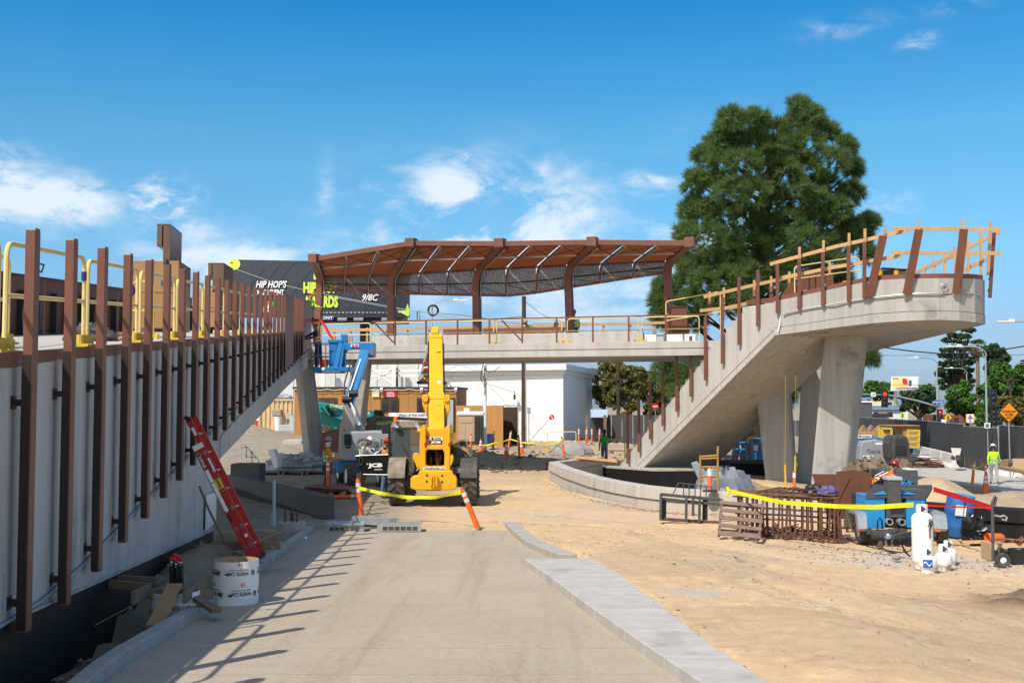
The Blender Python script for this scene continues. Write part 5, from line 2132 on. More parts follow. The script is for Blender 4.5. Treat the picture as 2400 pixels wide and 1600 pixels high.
bb_line = mat('billboard_line',(.07,.078,.10),None,rough=.6)
build_billboard()
# ---------------------------------------------------------------- poles, lamps and wires
def street_lamp(px,ytop,d,z0,head_px,head_y,label,r=.09,arm_r=.045,coil=False):
 b = gnd(px,d,z0)
 t = E('street_lamp',label,'street lamp',b,0,'street lamps')
 tp_ = W(px,ytop,d)
 h = W(head_px,head_y,d)
 s = 1 if h.x > tp_.x else -1
 up = h.z - tp_.z
 m = MB()
 m.tube([b,V((b.x,b.y,tp_.z - .2))],[r,r * .6],8)
 m.build('pole',galv,t,world=True,smooth=True)
 m = MB()
 L_ = abs(h.x - tp_.x)
 path = [V((tp_.x,tp_.y,tp_.z - .2))] + [V((tp_.x + s * min(L_,1.0) * (1 - math.cos(a)),tp_.y,tp_.z - .2 + (up + .2) * math.sin(a))) for a in lin(.3,1.57,5)] + [h]
 m.tube(path,arm_r,6)
 m.build('arm',galv,t,world=True,smooth=True)
 m = MB()
 m.ob(h + V((s * .45,0,0)),(1.0,.3,.09))
 m.ob(h + V((s * .1,0,.09)),(.3,.2,.12))
 m.build('lamp_head',white,t,world=True,bev=.03)
 return t
l_ = street_lamp(1012,722,84,.3,1064,704,'street lamp with its arm reaching right, seen between two canopy columns')
m = MB()
c = W(1015,727,83.8)
for k in range(5):
 m.tube([c + V(((.30 + .03 * k) * math.cos(a),.02 * k,(.30 + .03 * k) * math.sin(a))) for a in lin(0,6.28,20)],.016,4)
top(m,'cable_coil','round coil of black cable hung on the overhead wire beside the lamp','cable coil',blk)
street_lamp(2312,826,74,-.6,2252,812,'tall street lamp standing behind the white fence notice')
street_lamp(2197,850,118,-.6,2150,838.5,'street lamp on top of the traffic signal pole',r=.13)
street_lamp(2267,872,140,-.6,2232,862.5,'distant street lamp rising over the round green tree')
street_lamp(2440,760,66,-.6,2375,754,'street lamp head at the right edge with its pole out of the picture')
def pole_thing(px,ytop,ybase,d,z0,r,name,label,m_=pole_wood,arms=()):
 b = gnd(px,d,z0)
 t = E(name,label,'utility pole',b)
 m = MB()
 m.tube([b + V((0,0,-.3)),W(px,ytop,d)],[r,r * .75],9)
 m.build('pole',m_,t,world=True,smooth=True)
 for (y,w_) in arms:
  m = MB()
  p = W(px,y,d - .2)
  m.beam(p - V((w_ / 2,0,0)),p + V((w_ / 2,0,0)),.1,.12)
  m.build('crossarm',m_,t,world=True)
 return t
t = pole_thing(1228,694,1047,70,.2,.17,'utility_pole','dark wooden utility pole in front of the white warehouse')
m = MB()
b = gnd(1231.5,69.9,.2)
m.tube([b,b + V((0,0,6))],.05,6)
m.build('conduit',galv,t,world=True)
t = pole_thing(1137,780,1051,68,.2,.12,'utility_pole','white steel pole with a column of black numerals',white)
for k,ch in enumerate('8625525'):
 p = W(1136,866 + 9.2 * k,67.85)
 text(ch,.24,print_blk,t,frame(p,(1,0,0),(0,0,1)),height=.19,width=.11,bold=.006,world=True)
m = MB()
m.tube([W(1134,850,67.8),W(1128,870,67.7),W(1127,888,67.7),W(1131,895,67.7),W(1134,880,67.8)],.03,5)
m.tube([W(1134,858,67.8),W(1145,873,67.6),W(1160,868,67.6),W(1172,858,67.6)],.02,5)
m.build('cable',blk,t,world=True)
pole_thing(1449,830,1010,88,0,.16,'utility_pole','wooden utility pole with a small crossarm before the yellowing tree',arms=((889,1.4),))
pole_thing(2368,885,960,95,-.6,.16,'utility_pole','wooden T-shaped pole among the street trees at right',arms=((890,1.6),))
def wire(pts,r,label,m_=blk):
 P = []
 for (a,b) in zip(pts[:-1],pts[1:]):
  for k in range(8):
   P.append(V(a).lerp(V(b),k / 8))
 P.append(V(pts[-1]))
 m = MB()
 m.tube(P,r,5)
 o = top(m,'overhead_wire',label,'wire',m_,'overhead wires')
 return o
wire([W(2060,812,90),W(2087,816.5,90),W(2140,823,90),W(2203,828.5,90),W(2270,828,90),W(2339,821,90),W(2400,811,90),W(2470,798,90)],.05,'thick black cable sagging across the sky below the lookout tip')
wire([W(1990,832,110),W(2080,832.5,110),W(2240,833,110),W(2420,831,110)],.018,'thin wire running level beneath the thick cable at right')
wire([W(2000,901,130),W(2200,902,130),W(2420,903,130)],.02,'thin wire crossing the yellow billboard')
wire([W(545,628,80),W(640,662,80),W(740,686,80),W(880,712,80),W(960,727,80),W(1060,744,80),W(1228,760,70)],.022,'wire slanting down across the billboard from upper left',galv)
wire([W(790,698,82),W(920,722,82),W(1015,733,82),W(1130,750,80),W(1228,758,70.3)],.018,'wire running below the slanting one towards the lamp',galv)
wire([W(1012,733,84),W(1080,738,80),W(1150,748,75),W(1228,742,70)],.02,'wire from the cable coil to the wooden pole under the canopy')
wire([W(1228,704,70),W(1260,730,75),W(1300,752,80),W(1420,762,85)],.015,'guy wire falling right from the top of the wooden pole')
wire([W(1250,758,75),W(1400,757,78),W(1530,762,80)],.015,'level thin wire behind the kneeling workers')
# ---------------------------------------------------------------- fence and street furniture on the right
FP = [(2470,51),(2400,56),(2339,60.0),(2257,63.5),(2173,76),(2100,87),(2015,100),(1960,110)]
def fence_run(root,p,q,n,z0=-.75,z1=1.72,cross=True):
 p,q = V(p),V(q)
 for k in range(n):
  a,b = p.lerp(q,k / n),p.lerp(q,(k + 1) / n)
  u = (b - a).normalized() * .03
  m = MB()
  nn = 6
  mid = [a.lerp(b,s) for s in lin(.0,1,nn)]
  off = V((u.y,-u.x,0)).normalized()
  lo = [c + off * (.05 * math.sin(k * 2.2 + j * 1.7)) for j,c in enumerate(mid)]
  A = [(c.x,c.y,z0) for c in lo]
  B_ = [(c.x,c.y,z1 + .02 * math.sin(j * 2 + k)) for j,c in enumerate(mid)]
  m.loft([[A[j],B_[j],(B_[j][0] + off.x * .02,B_[j][1] + off.y * .02,B_[j][2]),(A[j][0] + off.x * .02,A[j][1] + off.y * .02,A[j][2])] for j in range(nn)])
  m.build('screen_panel',screen,root,world=True)
  m = MB()
  c = a - V((u.x,u.y,0))
  c = V((c.x + off.x * .06,c.y + off.y * .06,0))
  m.cyl((c.x,c.y,z0 - .2),(c.x,c.y,z1 + .07),.03,6)
  m.build('post',galv,root,world=True)
 m = MB()
 m.tube([(p.x,p.y,z1 + .03),(q.x,q.y,z1 + .03)],.022,6)
 m.build('top_rail',galv,root,world=True)
 if cross:
  m = MB()
  off = V((q.y - p.y,-(q.x - p.x),0)).normalized() * .06
  m.tube([(p.x + off.x,p.y + off.y,.55),(q.x + off.x,q.y + off.y,.55)],.02,6)
  m.build('mid_rail',galv,root,world=True)
fpt = [gnd(px,d,0) for px,d in FP]
fr = E('fence','long chain-link fence covered with dark grey screen along the street at right','fence',fpt[4])
for i in (0,1):
 fence_run(fr,fpt[i],fpt[i + 1],2)
for i in (3,4,5,6):
 fence_run(fr,fpt[i],fpt[i + 1],5 if i < 6 else 4,cross=(i == 3))
gt = E('gate','tall double gate with dark grey screen, slightly ajar, by the white barriers','gate',gnd(2298,61,-.7))
ga,gb,gc = gnd(2335,57.5,0),gnd(2296,60.3,0),gnd(2257,63.0,0)
for a,b in ((ga,gb),(gb,gc)):
 fence_run(gt,a,b,1,-.7,1.62)
m = MB()
b0 = gnd(2338,58,0)
m.cyl((b0.x,b0.y,-.9),(b0.x,b0.y,1.75),.06,8)
m.build('gate_post',galv,gt,world=True)
def barrier(p,q,label):
 p,q = V(p),V(q)
 t = E('barrier',label,'barrier',p.lerp(q,.5),0,'white concrete barriers')
 m = MB()
 m.sweep([(-.28,0),(-.28,.12),(-.13,.32),(-.09,.82),(.09,.82),(.13,.32),(.28,.12),(.28,0)],[p,q])
 m.build('body',barrier_m,t,world=True,bev=.02)
 m = MB()
 c,u = p.lerp(q,.5),(q - p).normalized()
 m.ob((c.x - u.y * .0,c.y,c.z + .03),(.5,.6,.08),(0,0,math.atan2(u.y,u.x)))
 m.build('drain_slot',blk,t,world=True)
 return t
barrier_m = MATS['barrier_white']
for k,(a,b,lab) in enumerate([((2405,54.6),(2370,57),'white barrier at the right edge behind the worker'),((2368,57.2),(2338,59.4),'white barrier between the worker and the gate post'),
         ((2252,64.2),(2226,68),'white barrier nearest the gate on its left'),((2224,68.3),(2200,72),'white barrier second from the gate, behind the mixer cart'),
         ((2198,72.2),(2178,75.5),'white barrier third from the gate, behind the rusty steel heap'),((2176,76),(2158,80),'white barrier furthest to the left, by the yellow cage')]):
 pa,pb = gnd(*a,-.72),gnd(*b,-.72)
 barrier(pa + V((-.6,-.4,0)),pb + V((-.6,-.4,0)),lab)
def sign_post(px,ybase_z,d,label,name='road_sign',ytop=960,cat='sign',r=.03):
 b = gnd(px,d,ybase_z)
 t = E(name,label,cat,b)
 m = MB()
 m.tube([b,W(px,ytop,d + .05)],r,6)
 m.build('post',galv,t,world=True)
 return t
def plate(t,pts,d,mt_,nm='plate',th=.02):
 m = MB()
 m.ext([W(x,y,d) for x,y in pts],(0,th,0))
 return m.build(nm,mt_,t,world=True)
sign_or = mat('sign_orange',(.85,.26,.01),None,rough=.5)
sign_ye = mat('sign_yellow',(.85,.50,.02),None,rough=.5)
sign_li = mat('sign_lime',(.55,.85,.02),None,rough=.5)
sign_bl = mat('sign_blue',(.01,.13,.45),None,rough=.5)
def lines(t,ws,px,y0,dy,d,w,h,mt_=print_blk):
 for k,s in enumerate(ws):
  text(s,.2,mt_,t,frame(W(px,y0 + dy * k,d - .012),(1,0,0),(0,0,1)),width=w[k] * d / F,height=h * d / F,bold=.004,world=True)
dd = 54
t = sign_post(2364,-.7,dd,'orange diamond construction access sign on a post by the fence',ytop=975)
pl0 = plate(t,[(2365,990),(2342,966.5),(2365,943),(2388,966.5)],dd,print_blk,'border',.012)
plate(t,[(2365,988.6),(2343.4,966.5),(2365,944.4),(2386.6,966.5)],dd - .01,sign_or)
lines(t,('CONSTRUCTION','ACCESS','ONLY'),2365,964,7.2,dd - .01,(33,20,13),5.2)
t = sign_post(2273,-.7,72,'white gate notice with yellow corners and a large number',ytop=985)
plate(t,[(2264,990.5),(2283.5,990.5),(2283.5,970),(2264,970)],72,sign_ye,'border')
plate(t,[(2266,988.5),(2281.5,988.5),(2281.5,972),(2266,972)],71.98,print_wht)
plate(t,[(2268,990.45),(2280,990.45),(2280,970.05),(2268,970.05)],71.99,print_wht,'field')
lines(t,('GATE','2'),2273.6,979,6.5,71.97,(11,4.5),4.6)
m = MB()
m.ball(W(2273.6,973.6,71.9),.06,6)
m.build('emblem',print_blk,t,world=True)
def ped(t,px,py,s,d):
 q = lambda x,y: W(px + x * s,py + y * s,d)
 m = MB()
 m.ball(q(0,-5),s * 1.3 * d / F,6)
 m.beam(q(0,-3.5),q(-.3,.8),2.2 * s * d / F,.01,up=(0,1,0))
 for a,b in (((-.3,.8),(-2.6,5.5)),((-.1,.8),(2.2,5.5)),((0,-3),(2.8,-.3)),((0,-3),(-2.6,-.2))):
  m.beam(q(*a),q(*b),1.0 * s * d / F,.01,up=(0,1,0))
 o = m.build('pictogram',print_blk,t,world=True)
 o['kind'] = 'stuff'
t = sign_post(2222,-.7,92,'yellow diamond pedestrian sign above the fence',ytop=978)
plate(t,[(2222,987),(2213,978),(2222,969),(2231,978)],92,sign_ye)
ped(t,2222,978,.9,91.9)
t = sign_post(2115,-.7,112,'lime pentagon crossing sign in front of the white low building',ytop=974)
plate(t,[(2109.5,977),(2115,981),(2120.5,977),(2120.5,967),(2109.5,967)],112,sign_li)
ped(t,2115,973,.8,111.9)
t = sign_post(2211,-.7,95,'small white notice board beside the yellow diamond',ytop=987)
plate(t,[(2206,991.5),(2218,991.5),(2218,982.5),(2206,982.5)],95,print_wht)
t = sign_post(2314,-.7,57.9,'white notice on top of the gate at the foot of the tall lamp',ytop=995)
plate(t,[(2307.5,1003),(2321,1003),(2321,990.5),(2307.5,990.5)],57.8,print_wht)
for k in range(4):
 plate(t,[(2310,994.2 + 2.2 * k),(2318.6,994.2 + 2.2 * k),(2318.6,993 + 2.2 * k),(2310,993 + 2.2 * k)],57.79,print_blk,'printed_line',.005)
# traffic signal with mast arm
d = 118
t = E('traffic_signal','traffic signal mast with a long sloping arm, red lights and blue street signs','traffic signal',gnd(2199,d,-.7))
m = MB()
m.tube([gnd(2199,d,-.7),W(2199,952,d),W(2197.6,905,d)],[.2,.16,.14],8)
m.build('pole',galv,t,world=True,smooth=True)
m = MB()
m.tube([W(2199,953,d),W(2150,939,d),W(2110,930,d),W(2080,925.5,d),W(2022,923.6,d)],[.12,.11,.1,.08,.06],7)
m.build('mast_arm',galv,t,world=True,smooth=True)
def head(px,py,d,s=1.0,lit=True,parent=None):
 m = MB()
 p = W(px,py,d)
 m.ob(p + V((0,0,-.30 * s)),(.42 * s,.3,1.15 * s))
 h = m.build('signal_head',blk,parent,world=True,bev=.03)
 for k,mt_ in enumerate((signal_red if lit else glass_dk,glass_dk,glass_dk)):
  m = MB()
  m.ball(p + V((0,-.15,(.02 - .33 * k) * s)),.115 * s if k == 0 else .11 * s,8,(1,.5,1))
  m.build('lens',mt_,h,world=True,smooth=True)
 return h
head(2073,924,d - .4,1.5,True,t)
head(2202.5,966.5,d - .5,1.2,True,t)
plate(t,[(2041.5,929.5),(2052.5,929.5),(2052.5,919),(2041.5,919)],d - .3,print_wht,'turn_sign')
plate(t,[(2044,925.5),(2050,921),(2050.6,922.2),(2044.6,927)],d - .33,print_red,'turn_symbol')
s_ = plate(t,[(2016,937.5),(2039.5,936),(2039.5,929.5),(2016,930)],d - .3,sign_bl,'street_name')
text('Vernon Av',.3,print_wht,s_,frame(W(2028.5,933.4,d - .33),(1,0,.02),(0,0,1)),width=20 * d / F,height=.16,bold=.006,world=True)
s_ = plate(t,[(2184.5,946),(2213,945),(2213,937.5),(2184.5,938)],d - .4,sign_bl,'street_name')
text('Leimert Park',.3,print_wht,s_,frame(W(2198.8,941.7,d - .43),(1,0,.02),(0,0,1)),width=25 * d / F,height=.19,bold=.006,world=True)
d = 90
t = E('traffic_signal','dark signal heads on a curved bracket behind the orange sign','traffic signal',gnd(2349,d,-.7))
m = MB()
m.tube([gnd(2349,d,-.7),W(2349,952,d),W(2345,936,d),W(2338,927,d),W(2332,925,d)],[.09,.07,.06,.05,.05],7)
m.build('pole',galv,t,world=True,smooth=True)
head(2327,922,d - .2,1.3,False,t)
head(2328,968,d - .3,1.1,False,t)
head(2339,968,d - .25,1.1,False,t)
# yellow roadside billboard
d = 140
t = E('billboard','small distant billboard with a yellow and white food advertisement on a post','billboard',gnd(2105,d,-.6))
plate(t,[(2089.5,914.5),(2152,911),(2153,882),(2090,882)],d,print_wht,'frame',.3)
plate(t,[(2092,911.5),(2128,910),(2128,884.5),(2092,884.5)],d - .05,mat('poster_yellow',(.80,.62,.22),None,rough=.6),'poster',.03)
plate(t,[(2128.3,910),(2150.5,908.6),(2150.5,884.5),(2128.3,884.5)],d - .05,mat('poster_pale',(.72,.75,.80),None,rough=.6),'poster',.03)
m = MB()
m.cyl(W(2119.5,893,d - .08),W(2119.5,893,d - .12),.34,16)
m.build('poster_disc',print_red,t,world=True)
plate(t,[(2101,911),(2150,908.8),(2150,907),(2101,909)],d - .07,print_red,'poster_stripe',.02)
plate(t,[(2092.5,889),(2099,887),(2106,889),(2103,885),(2093,885)],d - .07,print_grn,'poster_leaf',.02)
plate(t,[(2130,905),(2136,904),(2137,893),(2133,889),(2130,894)],d - .07,print_pur,'poster_figure',.02)
m = MB()
m.tube([gnd(2098.5,d + .5,-.6),W(2098.5,905,d + .5)],.18,8)
m.build('post',galv,t,world=True)
m = MB()
m.beam(W(2082,916,d - .3),W(2144,914.5,d - .3),.6,.1)
m.build('catwalk',galv,t,world=True)
def block_building(px0,px1,ytop,d,depth,label,mt_,parts,name='low_building'):
 a,b = gnd(px0,d,-.7),gnd(px1,d,-.7)
 t = E(name,label,'building',a.lerp(b,.5))
 m = MB()
 z = W(px0,ytop,d).z
 m.box(a.x,b.x,d,d + depth,-.7,z)
 m.build('wall',mt_,t,world=True)
 for nm,x0,x1,y0,y1,mm,th in parts:
  m = MB()
  p,q = W(x0,y0,d),W(x1,y1,d)
  m.box(p.x,q.x,d - th,d - .001,q.z,p.z)
  m.build(nm,mm,t,world=True)
 return t
blue_band = mat('blue_grey_band',(.20,.30,.38),None,rough=.7)
block_building(2042,2128,950,134,20,'white low shop with a blue-grey roof band across the street',stucco,
    [('roof_band',2042,2108,950,960,blue_band,.3),('window',2080,2092,966,976,glass_dk,.05),('window',2048,2058,966,976,glass_dk,.05),('canopy',2040,2078,969,975,siding_br,1.2)])
block_building(2058,2106,940,142,10,'cream upper storey behind the white low shop',mat('cream_wall',(.62,.50,.30),None,rough=.8),[('window',2078,2090,942,948,glass_dk,.05)])
block_building(2005,2044,940,120,14,'dark grey building partly hidden by the right pier',mat('grey_wall',(.10,.10,.11),None,rough=.7),[('parapet',2005,2044,939,943,stucco,.1)])
block_building(2228,2262,972,122,8,'small reddish brick building under the round street tree',mat('brick_wall',(.20,.08,.06),None,rough=.9),[('door',2236,2246,978,992,siding_br,.05)])
# black hoarding and blue shelter behind the stair
a,b = gnd(1384,84,0),gnd(1535,80,0)
t = E('hoarding','black screened fence between the warehouse and the stair','fence',a.lerp(b,.5))
for k in range(6):
 p,q = a.lerp(b,k / 6),a.lerp(b,(k + 1) / 6)
 m = MB()
 m.ext([(p.x + .03,p.y,.0),(q.x - .03,q.y,0),(q.x - .03,q.y,2.1),(p.x + .03,p.y,2.1)],(0,.05,0))
 m.build('screen_panel',screen,t,world=True)
t = E('shelter','pale blue tarpaulin shelter with a dark opening beside the warehouse','shelter',gnd(1412,82,0))
m = MB()
p,q = W(1384,962,82),W(1425,978,82)
m.ext([W(1384,978,81.5),W(1424,978,81.5),W(1424,961,83.5),W(1384,961,83.5)],(0,0,.06))
m.build('tarpaulin',mat('tarp_blue',(.38,.50,.66),None,rough=.5),t,world=True)
m = MB()
m.ext([W(1386,1032,82.2),W(1416,1032,82.2),W(1416,978,82.2),W(1386,978,82.2)],(0,.1,0))
m.build('opening',screen,t,world=True)
for px in (1375,1418):
 m = MB()
 m.beam(gnd(px,81,0),W(px,972,81),.2,.2,up=(0,1,0))
 m.build('post',wood_g,t,world=True)
t = E('shop_sign','orange curled shop sign showing above the black fence','sign',gnd(1462,90,0))
m = MB()
c = W(1464,975,90)
m.lathe([(.45,-.1),(.62,-.1),(.62,.1),(.45,.1),(.45,-.1)],16,c,'y',0,math.pi)
m.build('curl',sign_or,t,world=True)
m = MB()
m.ball(c,.38,8,(1,.2,1))
m.build('disc',sign_ye,t,world=True)
m = MB()
m.tube([gnd(1464,90,0),c],.05,6)
m.build('post',galv,t,world=True)
# ---------------------------------------------------------------- machines
def lugged_tyre(parent,c,r,w,mt_tyre=rubber,mt_rim=yel_jcb,nl=18,dusty=rubber_dusty,rim_out=1):
 "wheel with axis along local x: tyre (> tread), rim"
 wroot = MB()
 pr = [(r * .60,-w * .44),(r * .80,-w * .5),(r * .92,-w * .5),(r * .955,-w * .4),(r * .955,w * .4),(r * .92,w * .5),(r * .80,w * .5),(r * .60,w * .44),(r * .6,-w * .44)]
 wroot.lathe(pr,28,c,'x')
 ty = wroot.build('tyre',mt_tyre,parent,smooth=True)
 m = MB()
 for k in range(nl):
  for sgn in (-1,1):
   a = 2 * math.pi * (k + (.5 if sgn > 0 else 0)) / nl
   q0 = V((c[0] + sgn * w * .04,c[1] + math.cos(a) * r * .975,c[2] + math.sin(a) * r * .975))
   a2 = a + .26
   q1 = V((c[0] + sgn * w * .50,c[1] + math.cos(a2) * r * .965,c[2] + math.sin(a2) * r * .965))
   n = V((0,math.cos((a + a2) / 2),math.sin((a + a2) / 2)))
   m.beam(q0,q1,r * .145,r * .075,up=n)
 o = m.build('tread',dusty,ty,kind='stuff')
 m = MB()
 m.lathe([(.01,-w * .3),(r * .45,-w * .3),(r * .58,-w * .44),(r * .62,-w * .44),(r * .62,w * .44),(r * .58,w * .44),(r * .45,w * .3),(.01,w * .3)],20,c,'x')
 m.build('rim',mt_rim,parent,smooth=True)
 return ty
def build_telehandler():
 D = 32.2
 pm = F / D
 base = V(((1015.5 - 1200) / pm,D,0.0))
 t = E('telehandler','yellow telehandler seen from behind with its boom raised over the footbridge','telehandler',base)
 L = lambda px,py,y=0.0: V(((px - 1200) * (D + y) / F - base.x,y,CAMZ - (py - 949) * (D + y) / F))
 def ext(pts,y0,dy,nm,mt_,bev=.015,par=None,smooth=False):
  m = MB()
  m.ext([L(px,py,y0) for px,py in pts],(0,dy,0))
  return m.build(nm,mt_,par or t,bev=bev)
 # wheels
 for x,y in ((-1.01,.35),(1.0,.35),(-.98,3.25),(.98,3.25)):
  w = E('wheel',None,None)
  w.parent = t
  w.location = (x,y,.62)
  lugged_tyre(w,(0,0,0),.62,.41)
 # mudguards at the back
 for sx,mt_ in ((-1,mud),(1,blk_dusty)):
  m = MB()
  x0,x1 = (-1.235,-.75) if sx < 0 else (.76,1.24)
  arc = [(.35 + .72 * math.cos(a),.62 + .72 * math.sin(a)) for a in lin(R(20),R(166),12)]
  arc2 = [(.35 + .66 * math.cos(a),.62 + .66 * math.sin(a)) for a in lin(R(166),R(20),12)]
  m.ext([(x0,y,z) for y,z in arc + arc2],(x1 - x0,0,0))
  m.build('mudguard',mt_,t,bev=.02)
  m = MB()
  for bx in (.12,.36):
   for bz in (.95,1.08):
    m.cyl((x0 + bx,-.385,bz),(x0 + bx,-.36,bz),.016,8)
 # chassis and axle
 m = MB()
 m.box(-.50,.50,.2,4.2,.55,.95)
 m.build('chassis',blk,t,bev=.03)
 for y in (.35,3.25):
  m = MB()
  m.cyl((-.85,y,.62),(.85,y,.62),.12,10)
  m.box(-.22,.22,y - .25,y + .25,.42,.8)
  m.build('axle',blk_dusty,t)
 # counterweight
 ext([(963,1119),(969,1114),(981,1112),(984,1101),(1060,1101),(1064,1112),(1068,1114),(1072,1121),(1071,1143),(1058,1147),(976,1147),(963,1143)],-.42,.45,'counterweight',yel_jcb,.035)
 for px,py in ((1001.5,1112),(1037,1113),(1001,1126.5),(1037,1127.5)):
  m = MB()
  p = L(px,py,-.42)
  m.cyl(p + V((0,-.015,0)),p,.03,10)
  m.build('bolt',blk,t)
 m = MB()
 p = L(1018,1124,-.42)
 m.box(p.x - .10,p.x - .05,p.y - .16,p.y,p.z - .14,p.z + .12)
 m.box(p.x + .05,p.x + .10,p.y - .16,p.y,p.z - .14,p.z + .12)
 m.box(p.x - .06,p.x + .06,p.y - .05,p.y,p.z - .14,p.z + .14)
 m.cyl((p.x,p.y - .1,p.z - .2),(p.x,p.y - .1,p.z + .14),.025,8)
 m.build('tow_hitch',yel_jcb,t)
 # rear tower with an opening
 for a,b in (((984,1100),(998,1042)),((1042,1100),(1055,1042))):
  ext([(a[0],a[1]),(b[0],a[1]),(b[0],1000 if a[0] > 1000 else 1000),(b[0] - 5 if a[0] < 1000 else b[0] - 2,994),(a[0] + 1,1002),(a[0],b[1])],-.22,1.6,'side_plate',yel_jcb,.02)
 ext([(998,1100),(1042,1100),(1042,1089),(1036,1091),(1004,1091),(998,1087)],-.20,.5,'cross_member',yel_jcb,.01)
 ext([(998,1043),(1042,1043),(1042,1060),(1038,1052),(1002,1052),(998,1060)],-.19,.4,'cross_member',yel_jcb,.01)
 ext([(968,1066),(972,1061),(980,1061),(985,1068),(985,1092),(979,1098),(973,1082),(968,1074)],-.20,.25,'pivot_lug',yel_jcb,.02)
 ext([(1055,1068),(1060,1063),(1063,1068),(1063,1078),(1058,1090),(1055,1092)],-.20,.25,'pivot_lug',yel_jcb,.02)
 ext([(963.5,1078),(973,1075),(974,1100),(965,1103)],-.1,.25,'cylinder',blk_dusty,.04)
 for x,zz in ((1008,1071),(1021,1060),(1031,1066)):
  m = MB()
  m.tube([L(x,zz + 18,.1),L(x + 3,zz,.0),L(x - 4,zz - 12,.25),L(x + 2,zz - 18,.5)],.035,7)
  m.build('hose',blk,t,smooth=True)
 m = MB()
 m.cyl(L(1026,1090,.2),L(1026,1044,.5),.06,10)
 m.build('ram',chrome,t,smooth=True)
 m = MB()
 m.cyl(L(1010,1090,.25),L(1010,1050,.5),.07,10)
 m.build('ram',blk,t,smooth=True)
 ext([(998,1090),(1042,1090),(1042,1044),(998,1044)],.75,.3,'inner_panel',blk,0)
 s = ext([(993,1099.5),(1045,1099.5),(1045,1093.5),(993,1093.5)],-.235,.012,'web_plate',print_wht,0)
 text('UnitedRentals.com',.1,print_blk,s,frame(L(1019,1096.3,-.24),(1,0,0),(0,0,1)),width=.58,height=.055,bold=.002)
 # boom: outer section, collar, inner section
 ang = math.atan2(2.79,3.8)
 u = V((-.06,math.cos(ang),math.sin(ang)))
 n = V((0,-math.sin(ang),math.cos(ang)))
 A = L(1023.5,1005,.0)
 A.x = L(1023.5,1003,0).x
 def bsec(s0,s1,w,h0,h1,nm,mt_,bev=.03,x=A.x,par=None):
  m = MB()
  r = []
  for s_ in (s0,s1):
   c = A + u * s_
   r.append([V((x - w / 2,0,0)) + V((c.x - A.x,c.y,c.z)) + n * h1,V((x + w / 2,0,0)) + V((c.x - A.x,c.y,c.z)) + n * h1,V((x + w / 2,0,0)) + V((c.x - A.x,c.y,c.z)) + n * h0,V((x - w / 2,0,0)) + V((c.x - A.x,c.y,c.z)) + n * h0])
  m.loft(r)
  return m.build(nm,mt_,par or t,bev=bev)
 bm_ = bsec(.02,1.55,.45,-.50,.0,'boom',yel_jcb)
 bsec(1.42,1.72,.475,-.54,.035,'boom_collar',yel_jcb,.02,par=bm_)
 bsec(1.6,4.75,.41,-.44,-.03,'boom_section',yel_jcb,.02,par=bm_)
 bsec(4.7,4.95,.44,-.5,.02,'boom_head',yel_jcb,.04,par=bm_)
 m = MB()
 c = A + u * 4.95
 hx = c.x
 m.ob((hx - .02,c.y + .1,c.z + .02),(.22,.35,.25),(ang,0,0))
 m.cyl((hx - .22,c.y,c.z - .12),(hx + .2,c.y,c.z - .12),.06,10)
 m.build('head_bracket',yel_jcb,bm_,bev=.02)
 m = MB()
 for k in range(3):
  m.cyl((hx - .1 + .09 * k,c.y - .04,c.z + .03),(hx - .1 + .09 * k,c.y - .12,c.z - .02),.028,8)
 m.build('hydraulic_coupling',chrome,bm_)
 # rear end casting of the boom with the maker plates
 e = ext([(1004,1003),(1043,1003),(1043,1040),(1036,1053),(1010,1053),(1004,1040)],-.05,.5,'boom_end',yel_jcb,.02,bm_)
 for a in ((990,1000,1009,1027),(1040,1012,1056,1028)):
  m = MB()
  m.cyl(L(a[0],(a[1] + a[3]) / 2,.15),L(a[2],(a[1] + a[3]) / 2,.15),.16,16)
  m.build('pivot_boss',yel_jcb,bm_,smooth=True)
 m = MB()
 m.cyl(L(979,1009,.15),L(992,1009,.15),.07,12)
 m.cyl(L(1052,1020,.15),L(1064,1020,.15),.06,12)
 m.build('pivot_pin',yel_jcb,bm_,smooth=True).update_tag()
 for s_,(x0,x1) in ((-1,(989,1003)),(1,(1040,1054))):
  pts = [(x0,930),(x0 + 4,924),(x1,924),(x1,958),(x1 - (6 if s_ > 0 else 0),980),(x0 + (9 if s_ < 0 else 3),968),(x0 + 1,948)]
  ext(pts,1.0,.3,'link_plate',yel_jcb,.02,bm_)
  m = MB()
  m.cyl(L((x0 + x1) / 2,934,.95),L((x0 + x1) / 2,934,1.35),.09,12)
  m.build('link_pin',yel_jcb,bm_,smooth=True)
 s = ext([(1008,1023.5),(1037,1023.5),(1037,1030.5),(1008,1030.5)],-.062,.012,'hire_plate',print_wht,0,bm_)
 text('United',.08,print_blk,s,frame(L(1026.5,1025.4,-.066),(1,0,0),(0,0,1)),width=.18,height=.035,bold=.002)
 text('Rentals',.08,print_blk,s,frame(L(1026.5,1028.9,-.066),(1,0,0),(0,0,1)),width=.18,height=.035,bold=.002)
 m = MB()
 p = L(1014,1027,-.066)
 m.cyl(p + V((0,-.004,0)),p,.036,14)
 m.build('hire_emblem',print_blk,s)
 s = ext([(1007,1031.5),(1037,1031.5),(1037,1040),(1007,1040)],-.062,.012,'maker_plate',print_blk,0,bm_)
 text('JCB',.1,print_wht,s,frame(L(1022,1035.8,-.066),(1,0,0),(0,0,1)),width=.29,height=.075,bold=.006)
 ext([(1009,1047),(1013,1041.5),(1017,1047)],-.062,.01,'warning_plate',sign_or,0,bm_)
